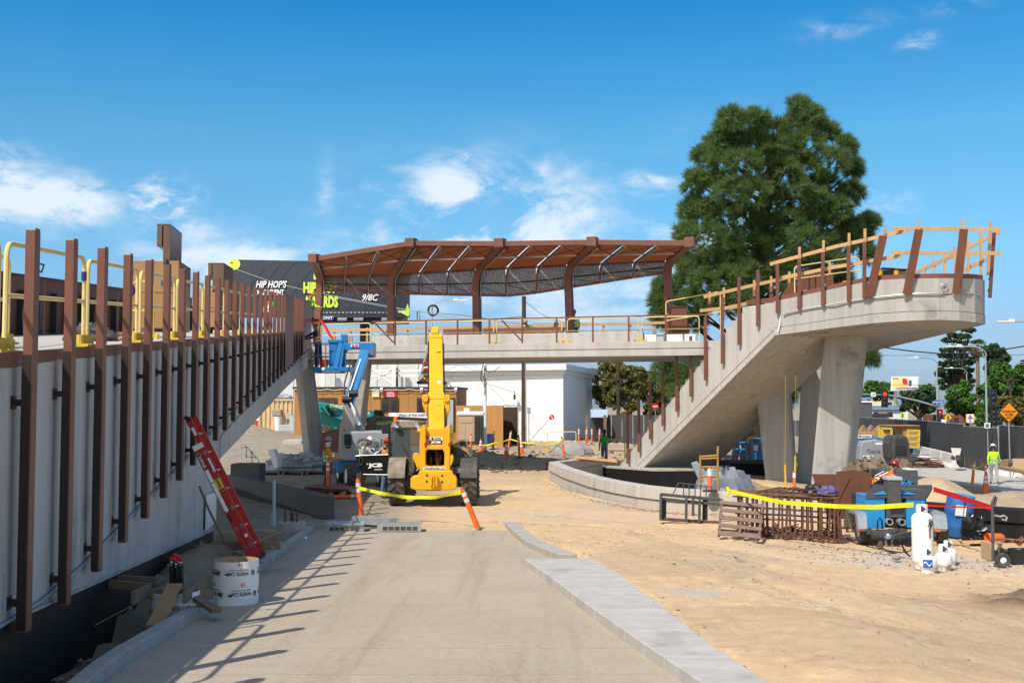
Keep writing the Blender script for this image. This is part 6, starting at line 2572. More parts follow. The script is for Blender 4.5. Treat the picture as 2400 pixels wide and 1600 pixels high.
 for k,(ox,oz) in enumerate(((-.235,-.12),(-.235,-.2),(.235,-.14))):
  m = MB()
  m.tube([V((A.x + u.x * s_ + ox,0,0)) + V((0,A.y + u.y * s_,A.z + u.z * s_)) + n * (oz - .03 * math.sin(s_ * 4 + k)) for s_ in lin(.2,4.6,10)],.022,6)
  m.build('hose',blk,bm_,smooth=True)
 for s_,w_,h_,mt_ in ((2.3,.10,.16,print_wht),(1.1,.07,.07,sign_or),(3.9,.12,.05,print_blk)):
  m = MB()
  c = A + u * s_ + n * (-.022 if s_ > 1.6 else .004)
  m.ob(c + V((.09,0,0)),(w_,h_,.004),(ang,0,0))
  m.build('sticker',mt_,bm_)
 m = MB()
 m.cyl(L(1022,1040,.6),V((A.x + u.x * 2.6,A.y + u.y * 2.6,A.z + u.z * 2.6)) - n * .5,.09,10)
 m.build('lift_ram',blk_dusty,bm_,smooth=True)
 # carriage and forks at the boom tip
 yc = 4.3
 m = MB()
 q = lambda px,py,y=yc: L(px,py,y)
 m.ext([q(977,899),(q(977,893)),q(1002,893),q(1002,899)],(0,1.1,0))
 m.build('fork',blk,bm_)
 m = MB()
 m.ext([q(1038,901),q(1038,893),q(1043,893),q(1043,901)],(0,1.0,0))
 m.build('fork',blk,bm_)
 for k,(y0,y1) in enumerate(((896,878),(876,862),(858,846),(843,826))):
  m = MB()
  x0 = 982 + 5 * k
  m.ext([q(x0,y0),q(x0 + 14,y0 - 2),q(1003,y1),q(x0 + 9,y1)],(0,.5,0))
  m.build('carriage_bar',blk_dusty,bm_)
 m = MB()
 m.ext([q(978,899),q(984,899),q(1004,816),q(1000,816)],(0,.1,0))
 m.build('carriage_frame',galv,bm_)
 for x_,y_ in ((991,854),(993,868),(987,888)):
  m = MB()
  m.tube([q(x_,y_),q(x_ + 4,y_ - 6),q(x_ + 10,y_ + 1)],.03,6)
  m.build('hose',red if y_ < 870 else yel_jcb,bm_,smooth=True)
 # cab
 cab = E('cab',None,None)
 cab.parent = t
 y0,y1 = .35,1.95
 def cbx(px0,px1,py0,py1,ya,yb,nm,mt_,bev=.01,par=cab):
  m = MB()
  a,b = L(px0,py0,.35),L(px1,py1,.35)
  m.box(a.x,b.x,ya,yb,b.z,a.z)
  return m.build(nm,mt_,par,bev=bev)
 cbx(911,990,1071,1086,y0,y1,'cab_floor',blk_dusty,.02)
 for px in (911,985):
  for ya in (y0,y1 - .08):
   cbx(px,px + 4.5,990,1072,ya,ya + .08,'cab_pillar',blk,.02)
 m = MB()
 a,b = L(915,989,.35),L(990,1001,.35)
 m.loft([[V((a.x,y0 - .03,b.z)),V((b.x,y0 - .03,b.z)),V((b.x,y1,b.z)),V((a.x,y1,b.z))],[V((a.x + .06,y0 + .06,a.z)),V((b.x - .06,y0 + .06,a.z)),V((b.x - .06,y1 - .1,a.z)),V((a.x + .06,y1 - .1,a.z))]])
 m.build('cab_roof',mud,cab,bev=.03)
 cbx(915.5,985,1001,1071,y0 + .03,y0 + .045,'rear_window',glass_cab,0)
 cbx(911.5,914,1000,1071,y0 + .1,y1 - .1,'side_window',glass_cab,0)
 cbx(987,989,1000,1071,y0 + .1,y1 - .1,'side_window',glass_cab,0)
 for px,py in ((930,995),(980,995)):
  m = MB()
  p = L(px,py,.22)
  m.lathe([(.01,.02),(.085,0),(.095,.05),(.06,.13),(.01,.14)],14,p,'y')
  m.build('work_lamp',chrome,cab,smooth=True)
 m = MB()
 p = L(928,988,.7)
 m.lathe([(.065,0),(.065,.05),(.055,.13),(.02,.15),(.001,.15)],12,p)
 m.build('beacon',orange,cab,smooth=True)
 m = MB()
 p = L(945,1058,1.0)
 m.ob(p,(.5,.5,.12))
 m.ob(p + V((0,-.2,.35)),(.46,.12,.62),(-.15,0,0))
 m.build('seat',blk,cab,bev=.04)
 m = MB()
 m.tube([L(943,1040,.33),L(953,1058,.32),L(958,1064,.32)],.012,5)
 m.build('wiper',blk,cab)
 m = MB()
 a = L(929,1040,.4)
 m.ob(L(931,1043,1.3),(.18,.3,.2))
 m.build('operator_panel',yel_jcb,cab,bev=.03)
 m = MB()
 m.tube([L(912.5,1062,.3),L(912.5,1000,.28),L(916,996,.28)],.025,6)
 m.build('grab_rail',blk,cab,smooth=True)
 m = MB()
 m.ob(L(904.5,1003,.5),(.22,.08,.30))
 m.build('mirror',blk,cab,bev=.03)
 # open cab door with the large lettering
 dr = E('door',None,None)
 dr.parent = t
 m = MB()
 m.ext([L(834,1069,.5),L(845,1067,.5),L(911,1065,.5),L(911,1110,.5),L(852,1109,.5),L(848,1106,.5)],(0,.06,0))
 m.build('door_panel',blk_gloss,dr,bev=.012)
 m = MB()
 m.tube([L(835,1068,.48),L(845,1066.5,.48),L(911,1064.5,.48)],.013,5)
 m.tube([L(853,1110,.48),L(911,1111,.48)],.013,5)
 m.build('door_trim',alu,dr)
 m = MB()
 c = L(847,1079,.48)
 m.tube([c + V((.05 * math.cos(a),0,.12 * math.sin(a))) for a in lin(0,6.28,14)],.012,5)
 m.build('door_handle',blk_dusty,dr)
 text('JCB',.2,print_wht,dr,frame(L(881,1090,.492),(1,0,.03),(0,0,1)),width=.41,height=.145,bold=.012)
 text('LOADALL',.2,print_wht,dr,frame(L(888,1098.5,.492),(1,0,.03),(0,0,1)),width=.23,height=.038,bold=.004)
 m = MB()
 m.ob(L(862.5,1085.8,.49),(.045,.006,.045))
 m.build('maker_mark',yel_jcb,dr)
 # engine pod on the right
 m = MB()
 pr = [(1060,1040),(1075,1046),(1095,1056),(1103,1068),(1104,1080),(1085,1090),(1058,1095)]
 m.ext([L(a,b,.3) for a,b in pr],(0,2.2,0))
 m.build('engine_cover',blk_dusty,t,bev=.06)
 m = MB()
 pr = [(1062,1041),(1076,1045.5),(1096,1055),(1104,1068),(1104,1071),(1094,1059),(1075,1049),(1062,1045)]
 m.ext([L(a,b,.26) for a,b in pr],(0,2.3,0))
 m.build('engine_cover_trim',plywood,t,bev=.01)
 m = MB()
 m.ext([L(1067,1042,2.2),L(1074,1032,2.2),L(1092,1033,2.2),L(1096,1052,2.2),L(1086,1056,2.2)],(0,.8,0))
 m.build('front_fender',yel_jcb,t,bev=.03)
 m = MB()
 m.lathe([(.001,-.05),(.08,-.05),(.11,0),(.11,.06),(.001,.1)],14,L(1085,1041,1.6),'y')
 m.build('mirror',blk,t,smooth=True)
 m = MB()
 m.tube([L(1075,1046,1.65),L(1080,1036,1.6),L(1093,1038,1.6)],.02,5)
 m.build('mirror_arm',blk,t,smooth=True)
 for px in (1054,998):
  m = MB()
  m.ob(L(px,1041,-.2),(.06,.05,.10))
  m.build('tail_lamp',signal_off,t)
 return t
signal_off = mat('tail_lamp_red',(.5,.02,.02),None,rough=.2)
build_telehandler()
def pipe_frame(parent,name,mt_,paths,r,n=6):
 for p in paths:
  m = MB()
  m.tube(p,r,n)
  m.build(name,mt_,parent,world=True,smooth=True)
def box2(parent,name,mt_,x0,x1,y0,y1,d,dy,bev=.02):
 "box from a pixel rectangle at depth d"
 m = MB()
 a,b = W(x0,y0,d),W(x1,y1,d)
 m.box(a.x,b.x,d,d + dy,b.z,a.z)
 return m.build(name,mt_,parent,world=True,bev=bev)
def build_boom_lift():
 D = 41.6
 t = E('boom_lift','blue and grey articulated boom lift with a worker platform raised to the ramp end','boom lift',gnd(845,D,-.05))
 # turntable and counterweight
 m = MB()
 prof = [(797,1078),(797,1018),(802,1012),(838,1010.5),(880,1009.5),(905,1012),(913,1020),(913,1078)]
 m.ext([W(a,b,D - .6) for a,b in prof],(0,1.6,0))
 bd = m.build('counterweight',grey_genie,t,world=True,bev=.10,seg=3)
 text('Genie',.5,MATS['lift_grey_dark'],bd,frame(W(872,1037,D - .615),(1,0,0),(0,0,1)),width=1.15,height=.36,shear=.2,bold=.01,depth=.012,world=True)
 s = box2(bd,'hire_plate',print_wht,862,900,1050,1064,D - .62,.015,0)
 text('United',.2,print_blk,s,frame(W(886,1054,D - .63),(1,0,0),(0,0,1)),width=.30,height=.075,bold=.004,world=True)
 text('Rentals',.2,print_blk,s,frame(W(886,1060,D - .63),(1,0,0),(0,0,1)),width=.32,height=.075,bold=.004,world=True)
 m = MB()
 p = W(870,1057,D - .632)
 m.cyl(p,p + V((0,-.004,0)),.09,14)
 m.build('hire_emblem',navy,s,world=True)
 box2(bd,'control_box',blk,807,823,1017,1043,D - .66,.06,.01)
 box2(bd,'data_plate',navy,810,822,1045,1050,D - .615,.01,0)
 box2(bd,'lower_skirt',grey_genie,798,912,1066,1079,D - .63,1.2,.02)
 m = MB()
 m.cyl(W(805,1010,D),W(805,1004.5,D),.06,8)
 m.build('beacon',orange,t,world=True)
 box2(t,'chassis',blue_genie,788,905,1079,1108,D - .4,2.2,.04)
 for px,dy in ((820,-.9),(800,1.6),(895,-.7),(905,1.6)):
  w = E('wheel',None,None)
  w.parent = t
  p = W(px,1112,D + dy)
  w.location = wm(t).inverted() @ V((p.x,p.y,.33))
  w.rotation_euler = (0,0,R(18))
  lugged_tyre(w,(0,0,0),.42,.32,rubber,white,14)
 # arms
 m = MB()
 m.beam(W(847,1012,D),W(815,938,D + .3),.30,.34,up=(0,1,0))
 m.build('lower_arm',grey_genie,t,world=True,bev=.02)
 m = MB()
 m.beam(W(840,1013,D - .2),W(807,935,D + .1),.12,.16,up=(0,1,0))
 m.build('link_arm',MATS['lift_grey_dark'],t,world=True,bev=.02)
 m = MB()
 m.tube([W(843,996,D - .25),W(826,952,D - .1)],.055,8)
 m.tube([W(826,952,D - .1),W(818,936,D)],.03,8)
 m.build('lift_ram',white,t,world=True,smooth=True)
 m = MB()
 m.beam(W(817,946,D + .2),W(856,826,D + 1.4),.34,.40,up=(0,1,0))
 bo = m.build('main_boom',blue_genie,t,world=True,bev=.02)
 m = MB()
 m.beam(W(812,938,D - .05),W(845,842,D + 1.0),.05,.06,up=(0,1,0))
 m.build('cable_track',white,bo,world=True)
 for px,py in ((811,936),(826,922)):
  m = MB()
  p = W(px,py,D)
  m.cyl(p + V((-.12,0,0)),p + V((.2,0,0)),.12,12)
  m.build('pivot',blk,bo,world=True,smooth=True)
 m = MB()
 m.tube([W(808,925,D - .1),W(807,900,D),W(812,880,D + .2),W(822,850,D + .6)],.03,6)
 m.build('hose',blk,bo,world=True,smooth=True)
 m = MB()
 m.ext([W(842,802,43),W(877,802,43),W(877,835,43),W(866,837,43),(W(850,836,43)),W(842,820,43)],(0,.7,0))
 m.build('boom_elbow',blue_genie,t,world=True,bev=.03)
 m = MB()
 m.ext([W(848,820,42.97),W(876,818,42.97),W(876,832,42.97),W(864,832,42.97)],(0,.02,0))
 m.build('elbow_recess',MATS['lift_grey_dark'],t,world=True)
 m = MB()
 m.beam(W(808,812,43.3),W(844,810,43.3),.22,.26)
 jb_ = m.build('jib',blue_genie,t,world=True,bev=.02)
 s = box2(jb_,'model_plate',print_wht,822,841,806,813,43.16,.02,0)
 text('Z-45',.1,print_red,s,frame(W(831.5,809.6,43.15),(1,0,0),(0,0,1)),width=.24,height=.075,bold=.004,world=True)
 # platform
 bx = 43.6
 pf = E('platform',None,None)
 pf.parent = t
 pf.location = wm(t).inverted() @ W(757,866,bx)
 box2(pf,'floor',blue_genie,734,822,860,870,bx - .5,1.1,.01)
 box2(pf,'toe_board',MATS['lift_grey_dark'],733,800,870,873,bx - .5,1.1,.0)
 z0,z1 = W(757,866,bx).z,W(757,805,bx).z
 xa,xb = W(734,866,bx).x,W(768,866,bx).x
 for (x,y) in ((xa,bx - .5),(xb,bx - .5),(xa,bx + .55),(xb + .5,bx + .55),((xa + xb) / 2,bx - .5)):
  pipe_frame(pf,'upright',MATS['lift_grey_dark'],[[(x,y,z0),(x,y,z1)]],.022)
 for zz in (z1,(z0 + z1) / 2):
  pipe_frame(pf,'rail',MATS['lift_grey_dark'],[[(xb + .1,bx - .5,zz),(xa,bx - .5,zz),(xa,bx + .55,zz),(xb + .6,bx + .55,zz)]],.022)
 box2(pf,'control_cabinet',blue_genie,771,790,797,866,bx - .3,.6,.02)
 box2(pf,'cabinet_hood',blue_genie,768,804,795,803,bx - .35,.7,.02)
 m = MB()
 m.beam(W(787,866,bx - .4),W(800,800,bx - .2),.16,.25,up=(0,1,0))
 m.beam(W(797,868,bx - .38),W(806,800,bx - .2),.09,.2,up=(0,1,0))
 m.build('mast_leg',blue_genie,pf,world=True,bev=.01)
 box2(pf,'mast',blue_genie,799,809,783,866,bx - .1,.3,.02)
 box2(pf,'mast_head',blue_genie,800,812,783,806,bx - .2,.5,.03)
 box2(pf,'valve_block',blk,790,800,815,860,bx - .15,.3,.02)
 m = MB()
 m.tube([W(806,795,bx),W(814,800,bx),W(815,820,bx),W(810,826,bx)],.03,6)
 m.build('hose',blk,pf,world=True,smooth=True)
 box2(pf,'data_plate',print_wht,754,761,861,867,bx - .52,.01,0)
 return bx,z0
mat('lift_grey_dark',(.16,.17,.19),None,rough=.5)
BX,BZ = build_boom_lift()
m = MB()
p = W(759,860,BX - .3)
m.lathe([(.01,0),(.14,0),(.165,.34),(.172,.34),(.172,.37),(.15,.37),(.13,.05),(.01,.05)],14,(p.x,p.y,BZ))
top(m,'bucket','red bucket standing on the platform of the blue lift','bucket',red,smooth=True)
m = MB()
m.tube([W(728,751,46),W(738,750,46),W(750,750,45.5),W(762,764,44.5),W(772,784,44),W(782,797,43.4)],.055,5)
top(m,'red_hose','red hose slung from the ramp end down to the blue lift','hose',red,smooth=True)
def build_back_machines():
 D = 60
 t = E('telehandler','teal telehandler with its long boom lowered in front of the site office','telehandler',gnd(800,D,.4))
 m = MB()
 m.beam(W(735,951,D),W(877,975,D),.35,.52)
 b = m.build('boom',teal,t,world=True,bev=.03)
 text('SUNSTATE',.3,print_wht,b,frame(W(804,954.5,D - .19),(1,0,-.165),(.165,0,1)),width=1.35,height=.17,bold=.006,world=True)
 text('RENTALS',.3,print_wht,b,frame(W(846,964.8,D - .19),(1,0,-.165),(.165,0,1)),width=.95,height=.15,bold=.006,world=True)
 m = MB()
 c = W(786,955,D - .19)
 for k in range(8):
  a = k * math.pi / 4
  m.ob(c + V((.11 * math.cos(a),0,.11 * math.sin(a))),(.05,.01,.05),(0,-a,0))
 m.lathe([(.05,0),(.09,0),(.09,.01),(.05,.01),(.05,0)],14,c,'y')
 e = m.build('emblem',print_yel,b,world=True)
 e['kind'] = 'stuff'
 m = MB()
 m.beam(W(877,968,D),W(893,970,D),.28,.4)
 m.build('boom_section',blk,b,world=True,bev=.02)
 m = MB()
 m.beam(W(890,962,D),W(890,976,D),.5,.08,up=(0,1,0))
 m.build('carriage',blk,b,world=True)
 m = MB()
 m.tube([W(765,951,D - .3),W(780,975,D - .3)],.10,8)
 m.tube([W(752,955,D - .35),W(770,977,D - .35)],.05,8)
 m.build('ram',blk,b,world=True,smooth=True)
 m = MB()
 m.ext([W(750,965,D + .3),W(785,978,D + .3),W(800,985,D + .3),W(796,1010,D + .3),W(750,1010,D + .3)],(0,2.5,0))
 m.build('body',teal,t,world=True,bev=.05)
 m = MB()
 m.ext([W(778,968,D - .1),W(796,970,D - .1),W(796,977,D - .1),W(780,977,D - .1)],(0,.3,0))
 m.build('cab_side',blue,t,world=True,bev=.02)
 for px in (760,850):
  m = MB()
  p = W(px,1022,D + .4)
  m.lathe([(.25,-.2),(.55,-.2),(.6,-.1),(.6,.1),(.55,.2),(.25,.2)],20,p,'y')
  m.build('wheel',rubber,t,world=True,smooth=True)
 m = MB()
 m.ext([W(860,1000,D + .3),W(905,985,D + .3),W(905,1012,D + .3),W(860,1012,D + .3)],(0,1.5,0))
 m.build('rear_body',teal,t,world=True,bev=.03)
 D = 52
 t = E('boom_lift','olive grey boom machine partly hidden between the blue lift and the telehandler cab','boom lift',gnd(890,D,.2))
 m = MB()
 m.ext([W(858,978,D),W(868,977,D),(W(878,990,D)),W(876,1004,D),W(860,1009,D)],(0,.9,0))
 m.build('pivot_plate',olive,t,world=True,bev=.03)
 m = MB()
 m.beam(W(872,977,D + .2),W(1000,983,D + .2),.3,.14)
 m.build('upper_arm',olive,t,world=True,bev=.02)
 m = MB()
 m.beam(W(878,990,D + .3),W(925,992,D + .3),.4,.35)
 a_ = m.build('lower_arm',olive,t,world=True,bev=.02)
 text('HAULOTTE',.3,print_lime,a_,frame(W(902,991,D + .08),(1,0,.04),(0,0,1)),width=.75,height=.16,bold=.006,world=True)
 m = MB()
 m.box(*[q for q in (W(862,1009,D).x,W(925,1009,D).x)],D,D + 1.8,.1,W(870,1004,D).z)
 m.build('body',olive,t,world=True,bev=.05)
 for px,py in ((907,1000),(911,1011)):
  m = MB()
  m.ball(W(px,py,D - .5),.18,8)
  m.build('cover',pink if py < 1005 else orange,t,world=True,smooth=True)
 # white tank pallets by the office
 for k,(x0,x1,y0,y1,mt_,lab) in enumerate([(777,796,976,1010,galv,'grey gridded control cabinet beside the left pier'),(752,774,975,1012,cardboard,'brown cable reel box beside the grey cabinet')]):
  m = MB()
  a,b = W(x0,y0,64),W(x1,y1,64)
  m.box(a.x,b.x,64,64.8,.3,a.z)
  top(m,'cabinet',lab,'cabinet',mt_,bev=.02)
build_back_machines()
def build_right_machines():
 D = 59
 t = E('boom_lift','grey and blue boom lift parked beside the right pier, its boom folded down','boom lift',gnd(2055,D,-.65))
 prof = [(2014,1078),(2018,1045),(2022,1034),(2048,1030),(2085,1034),(2099,1040),(2099,1070),(2094,1087),(2074,1087),(2068,1081),(2058,1082),(2054,1087)]
 m = MB()
 m.ext([W(a,b,D - .5) for a,b in prof],(0,1.5,0))
 bd = m.build('counterweight',grey_genie,t,world=True,bev=.10,seg=3)
 text('Genie',.4,MATS['lift_grey_dark'],bd,frame(W(2047,1056,D - .51),(1,0,0),(0,0,1)),width=.68,height=.22,bold=.004,depth=.012,world=True)
 s = box2(bd,'hire_plate',print_wht,2023,2047,1067,1078,D - .52,.015,0)
 text('United',.2,print_blk,s,frame(W(2039,1070.5,D - .53),(1,0,0),(0,0,1)),width=.24,height=.06,bold=.003,world=True)
 text('Rentals',.2,print_blk,s,frame(W(2039,1074.5,D - .53),(1,0,0),(0,0,1)),width=.24,height=.06,bold=.003,world=True)
 m = MB()
 p = W(2028.5,1071.5,D - .532)
 m.cyl(p,p + V((0,-.004,0)),.07,12)
 m.build('hire_emblem',print_blk,s,world=True)
 box2(bd,'data_plate',blue,2072,2076,1058,1065,D - .515,.01,0)
 box2(bd,'data_plate',print_wht,2052,2072,1037,1042,D - .515,.01,0)
 box2(bd,'data_plate',print_wht,2073,2082,1043,1048,D - .515,.01,0)
 box2(bd,'control_box',blk,2088,2098,1040,1058,D - .55,.05,.01)
 m = MB()
 m.beam(W(1995,1021,D + .4),W(2092,1034,D + .4),.3,.22)
 b = m.build('boom',blue_genie,t,world=True,bev=.02)
 s = box2(b,'phone_plate',print_wht,2008,2043,1018.5,1026.5,D + .2,.02,0)
 text('1-800-UR-RENTS',.2,print_blk,s,frame(W(2025.5,1022.5,D + .19),(1,0,-.06),(0,0,1)),width=.68,height=.11,bold=.004,world=True)
 for y in (1036,1047,1066):
  m = MB()
  m.beam(W(1990,y,D + .3),W(2018,y,D + .3),.25,.14)
  m.build('link_arm',blue_genie,t,world=True,bev=.02)
 m = MB()
 m.cyl(W(2051,1030,D),W(2051,1027,D),.08,8)
 m.build('beacon',orange,t,world=True)
 box2(t,'chassis',blue_genie,2000,2080,1084,1096,D,1.8,.03)
 for px in (2014,2072):
  m = MB()
  p = W(px,1096,D - .2)
  m.lathe([(.15,-.18),(.38,-.18),(.43,-.1),(.43,.1),(.38,.18),(.15,.18)],18,p,'y')
  m.build('wheel',rubber_dusty,t,world=True,smooth=True)
 # black skid steer
 D = 57
 t = E('skid_steer','black skid steer loader standing behind the grey lift counterweight','loader',gnd(2115,D,-.6))
 prof = [(2092,1075),(2090,1040),(2094,1025),(2102,1020),(2120,1020),(2129,1026),(2135,1062),(2137,1075)]
 m = MB()
 m.ext([W(a,b,D) for a,b in prof],(0,1.5,0))
 m.build('body',blk_dusty,t,world=True,bev=.06)
 m = MB()
 m.ext([W(a,b,D - .02) for a,b in [(2098,1037),(2102,1028),(2119,1029),(2124,1039)]],(0,.03,0))
 m.build('rear_window',glass_dk,t,world=True)
 m = MB()
 m.ext([W(a,b,D - .04) for a,b in [(2099,1042),(2124,1043),(2127,1066),(2100,1064)]],(0,.05,0))
 m.build('grille',blk,t,world=True)
 box2(t,'track',rubber,2094,2147,1074,1088,D - .3,.5,.08)
 box2(t,'track',rubber,2094,2147,1074,1088,D + 1.5,.5,.08)
build_right_machines()
def build_welder():
 D = 23.0
 t = E('welder_trailer','bright blue engine welder on a two-wheeled trailer with a grey exhaust stack','trailer',gnd(2100,D,0))
 bx = lambda nm,mt_,x0,x1,y0,y1,dy0=0.0,dy=.1,bev=.01,par=None: box2(par or t,nm,mt_,x0,x1,y0,y1,D + dy0,dy,bev)
 bx('door',blue_w,2030,2075,1160,1238,-.02,.7)
 bx('door',blue_w,2124,2170,1163,1236,-.02,.7)
 bx('core',blk,2040,2168,1166,1236,.1,1.3)
 bx('side_panel',grey_box,2170.5,2172,1164,1230,0,1.5)
 m = MB()
 a,b = W(2028,1160,D - .05),W(2173,1162,D - .05)
 c,e = W(2050,1150,D + 1.5),W(2185,1152,D + 1.5)
 m.loft([[a,b,V((b.x,b.y,b.z - .05)),V((a.x,a.y,a.z - .05))],[V((c.x,D + 1.5,a.z + .10)),V((e.x,D + 1.5,a.z + .10)),V((e.x,D + 1.5,a.z)),V((c.x,D + 1.5,a.z))]])
 m.build('roof',blk_dusty,t,world=True)
 for x0,x1,x2 in ((2046,2080,2080),(2114,2114,2148)):
  m = MB()
  m.ext([W(x0,1158,D - .03),W(x2,1158,D - .03),W(x1,1148,D + .2)],(0,.03,0))
  m.build('roof_gusset',blue_w,t,world=True)
 bx('exhaust_stack',steel_dk,2081,2113,1118,1182,-.12,.30,.01)
 bx('stack_collar',grey_box,2079.5,2115,1117,1125,-.14,.34,.01)
 bx('radiator',steel_dk,2077,2122,1184,1212,.02,.1)
 m = MB()
 for k in range(5):
  z = W(0,1188 + 5 * k,D).z
 for px,py in ((2086,1222.5),(2115,1223.5)):
  m = MB()
  p = W(px,py,D - .12)
  m.lathe([(.052,.25),(.068,.25),(.068,0),(.052,0),(.052,.25)],16,p,'y')
  m.build('outlet_pipe',galv,t,world=True,smooth=True)
 m = MB()
 m.beam(W(2033,1246,D - .1),W(2124,1246,D - .1),.1,.09)
 m.build('cross_beam',steel_dk,t,world=True)
 m = MB()
 m.beam(W(2040,1246,D),W(2092,1258,D - 1.4),.07,.07)
 m.beam(W(2150,1246,D),W(2090,1258,D - 1.4),.07,.07)
 m.build('drawbar',steel_dk,t,world=True)
 m = MB()
 p = W(2082,1255,D - 1.4)
 m.ball(p,.06,8)
 m.ob(p + V((0,.12,0)),(.10,.25,.08))
 m.build('coupling',chrome,t,world=True,smooth=True)
 for px in (2076,2090):
  m = MB()
  a = W(px,1262,D - 1.3)
  for k in range(6):
   c = a + V((.012 * (k % 2),0,-.035 * k))
   m.tube([c + V((.012 * math.cos(q),.008,.02 * math.sin(q))) for q in lin(0,6.28,7)],.005,4)
  m.build('chain',galv,t,world=True,kind='stuff')
 m = MB()
 m.cyl(W(2064,1268,D - .8),W(2064,1284,D - .8),.05,10)
 m.build('jack_foot',rust,t,world=True)
 for sx,(x0,x1,fx0,fx1) in ((0,(2010,2035,2008,2031)),(1,(2188,2215,2185,2218))):
  m = MB()
  c = W((x0 + x1) / 2,1255,D + .4)
  c.z = .27
  m.lathe([(.12,-.1),(.24,-.1),(.27,-.06),(.27,.06),(.24,.1),(.12,.1)],20,c,'x')
  w = m.build('wheel',rubber,t,world=True,smooth=True)
  m = MB()
  m.lathe([(.01,-.07),(.13,-.09),(.13,.09),(.01,.07)],14,c,'x')
  m.build('rim',galv,w,world=True,smooth=True)
  m = MB()
  p,q = W(fx0,1200,D),W(fx1,1245,D)
  m.ext([(p.x,D - .08,q.z + .06),(p.x,D - .02,p.z - .05),(p.x,D + .1,p.z),(p.x,D + .8,p.z),(p.x,D + .92,q.z),(p.x,D + .86,q.z),(p.x,D + .74,p.z - .05),(p.x,D + .14,p.z - .05),(p.x,D + .02,q.z)],(q.x - p.x,0,0))
  m.build('mudguard',galv,t,world=True)
  bx('tail_lamp',signal_off if sx == 0 else orange,*((2012,2020) if sx == 0 else (2193,2205)),1241,1246,-.12,.03)
 m = MB()
 m.tube([W(2056,1240,D - .15),W(2057,1222,D - .2),W(2062,1212,D - .2),W(2067,1220,D - .2),W(2068,1238,D - .15)],.016,6)
 m.tube([W(2098,1250,D - .3),W(2108,1240,D - .5),W(2112,1254,D - .6),W(2096,1262,D - .6),W(2090,1246,D - .5),W(2106,1258,D - .7),W(2120,1290,D - 1.0),W(2132,1302,D - 1.6)],.016,6)
 m.build('hose',blk,t,world=True,smooth=True,kind='stuff')
 m = MB()
 p = W(2172,1156,D + .3)
 m.tube([p + V((.05 * math.cos(a),0,.05 * math.sin(a))) for a in lin(0,6.28,12)],.012,5)
 m.build('lifting_eye',steel_dk,t,world=True)
blue_w = mat('welder_blue',(.02,.26,.58),(.018,.23,.52),3,.35,c3=(.12,.25,.36),sc3=5,t3=.68)
steel_dk = mat('steel_dark',(.055,.058,.06),(.09,.09,.09),6,.55)
build_welder()
# white pickup behind the pine trunk
def build_pickup():
 D = 76
 t = E('pickup','white pickup truck with a dark grille parked beyond the stair by the pine trunk','pickup',gnd(1690,D,0))
 box2(t,'body',white,1668,1722,1005,1024,D,4.0,.12)
 box2(t,'grille',blk,1672,1708,1016,1030,D - .1,.2,.03)
 box2(t,'bumper',blk_gloss,1668,1724,1030,1038,D - .25,.3,.05)
 box2(t,'cab',white,1672,1716,985,1006,D + 1.3,2.0,.2)
 box2(t,'windscreen',glass_dk,1675,1713,988,1004,D + 1.25,.1,.02)
 for x0,x1 in ((1668,1673),(1709,1715)):
  box2(t,'headlamp',chrome,x0,x1,1015,1022,D - .12,.2,.02)
 m = MB()
 box2(t,'number_plate',print_wht,1680,1692,1032,1036,D - .27,.02,0)
 for px in (1672,1718):
  m = MB()
  p = W(px,1038,D + .6)
  m.lathe([(.2,-.15),(.38,-.15),(.4,0),(.38,.15),(.2,.15)],16,p,'x')
  m.build('wheel',rubber,t,world=True,smooth=True)
build_pickup()
# ---------------------------------------------------------------- people
skin = mat('skin',(.36,.19,.12),(.33,.17,.105),9,.6)
skin_d = mat('skin_dark',(.10,.055,.04),None,rough=.6)
jeans = mat('jeans',(.06,.11,.22),(.10,.17,.30),14,.9)
jeans_d = mat('jeans_dark',(.03,.045,.09),(.045,.06,.11),14,.9)
khaki = mat('trousers_brown',(.17,.10,.065),(.13,.078,.05),8,.9)
greyp = mat('trousers_grey',(.36,.36,.36),(.28,.28,.28),8,.9)
boots = mat('boots',(.10,.06,.035),None,rough=.7)
sh_org = mat('shirt_orange',(.72,.30,.05),(.62,.25,.04),8,.85)
sh_wht = mat('shirt_white',(.62,.63,.66),(.52,.54,.58),8,.85)
sh_nvy = mat('shirt_navy',(.025,.03,.05),None,rough=.9)
sh_grn = mat('shirt_green',(.02,.42,.07),(.015,.35,.06),7,.85)
sh_lim = mat('shirt_lime',(.50,.90,.03),(.42,.80,.03),7,.85)
v_grn = mat('vest_green',(.06,.55,.05),(.05,.48,.04),7,.8)
v_lim = mat('vest_lime',(.45,.85,.04),None,rough=.8)
v_org = mat('vest_orange',(.85,.22,.02),(.75,.18,.02),7,.8)
hair_m = mat('hair_dark',(.02,.014,.01),None,rough=.8)
eye_m = mat('eye_dark',(.01,.01,.01),None,rough=.2)
hat_camo = mat('hat_camo',(.20,.22,.22),(.34,.35,.34),22,.5)
hat_or = mat('hat_orange',(.80,.20,.02),None,rough=.35)
hat_rd = mat('hat_red',(.50,.02,.02),None,rough=.35)
hat_mr = mat('hat_maroon',(.20,.03,.03),None,rough=.3)
hat_bk = mat('hat_black',(.02,.02,.022),None,rough=.4)
straw = mat('straw',(.72,.74,.70),None,rough=.8)
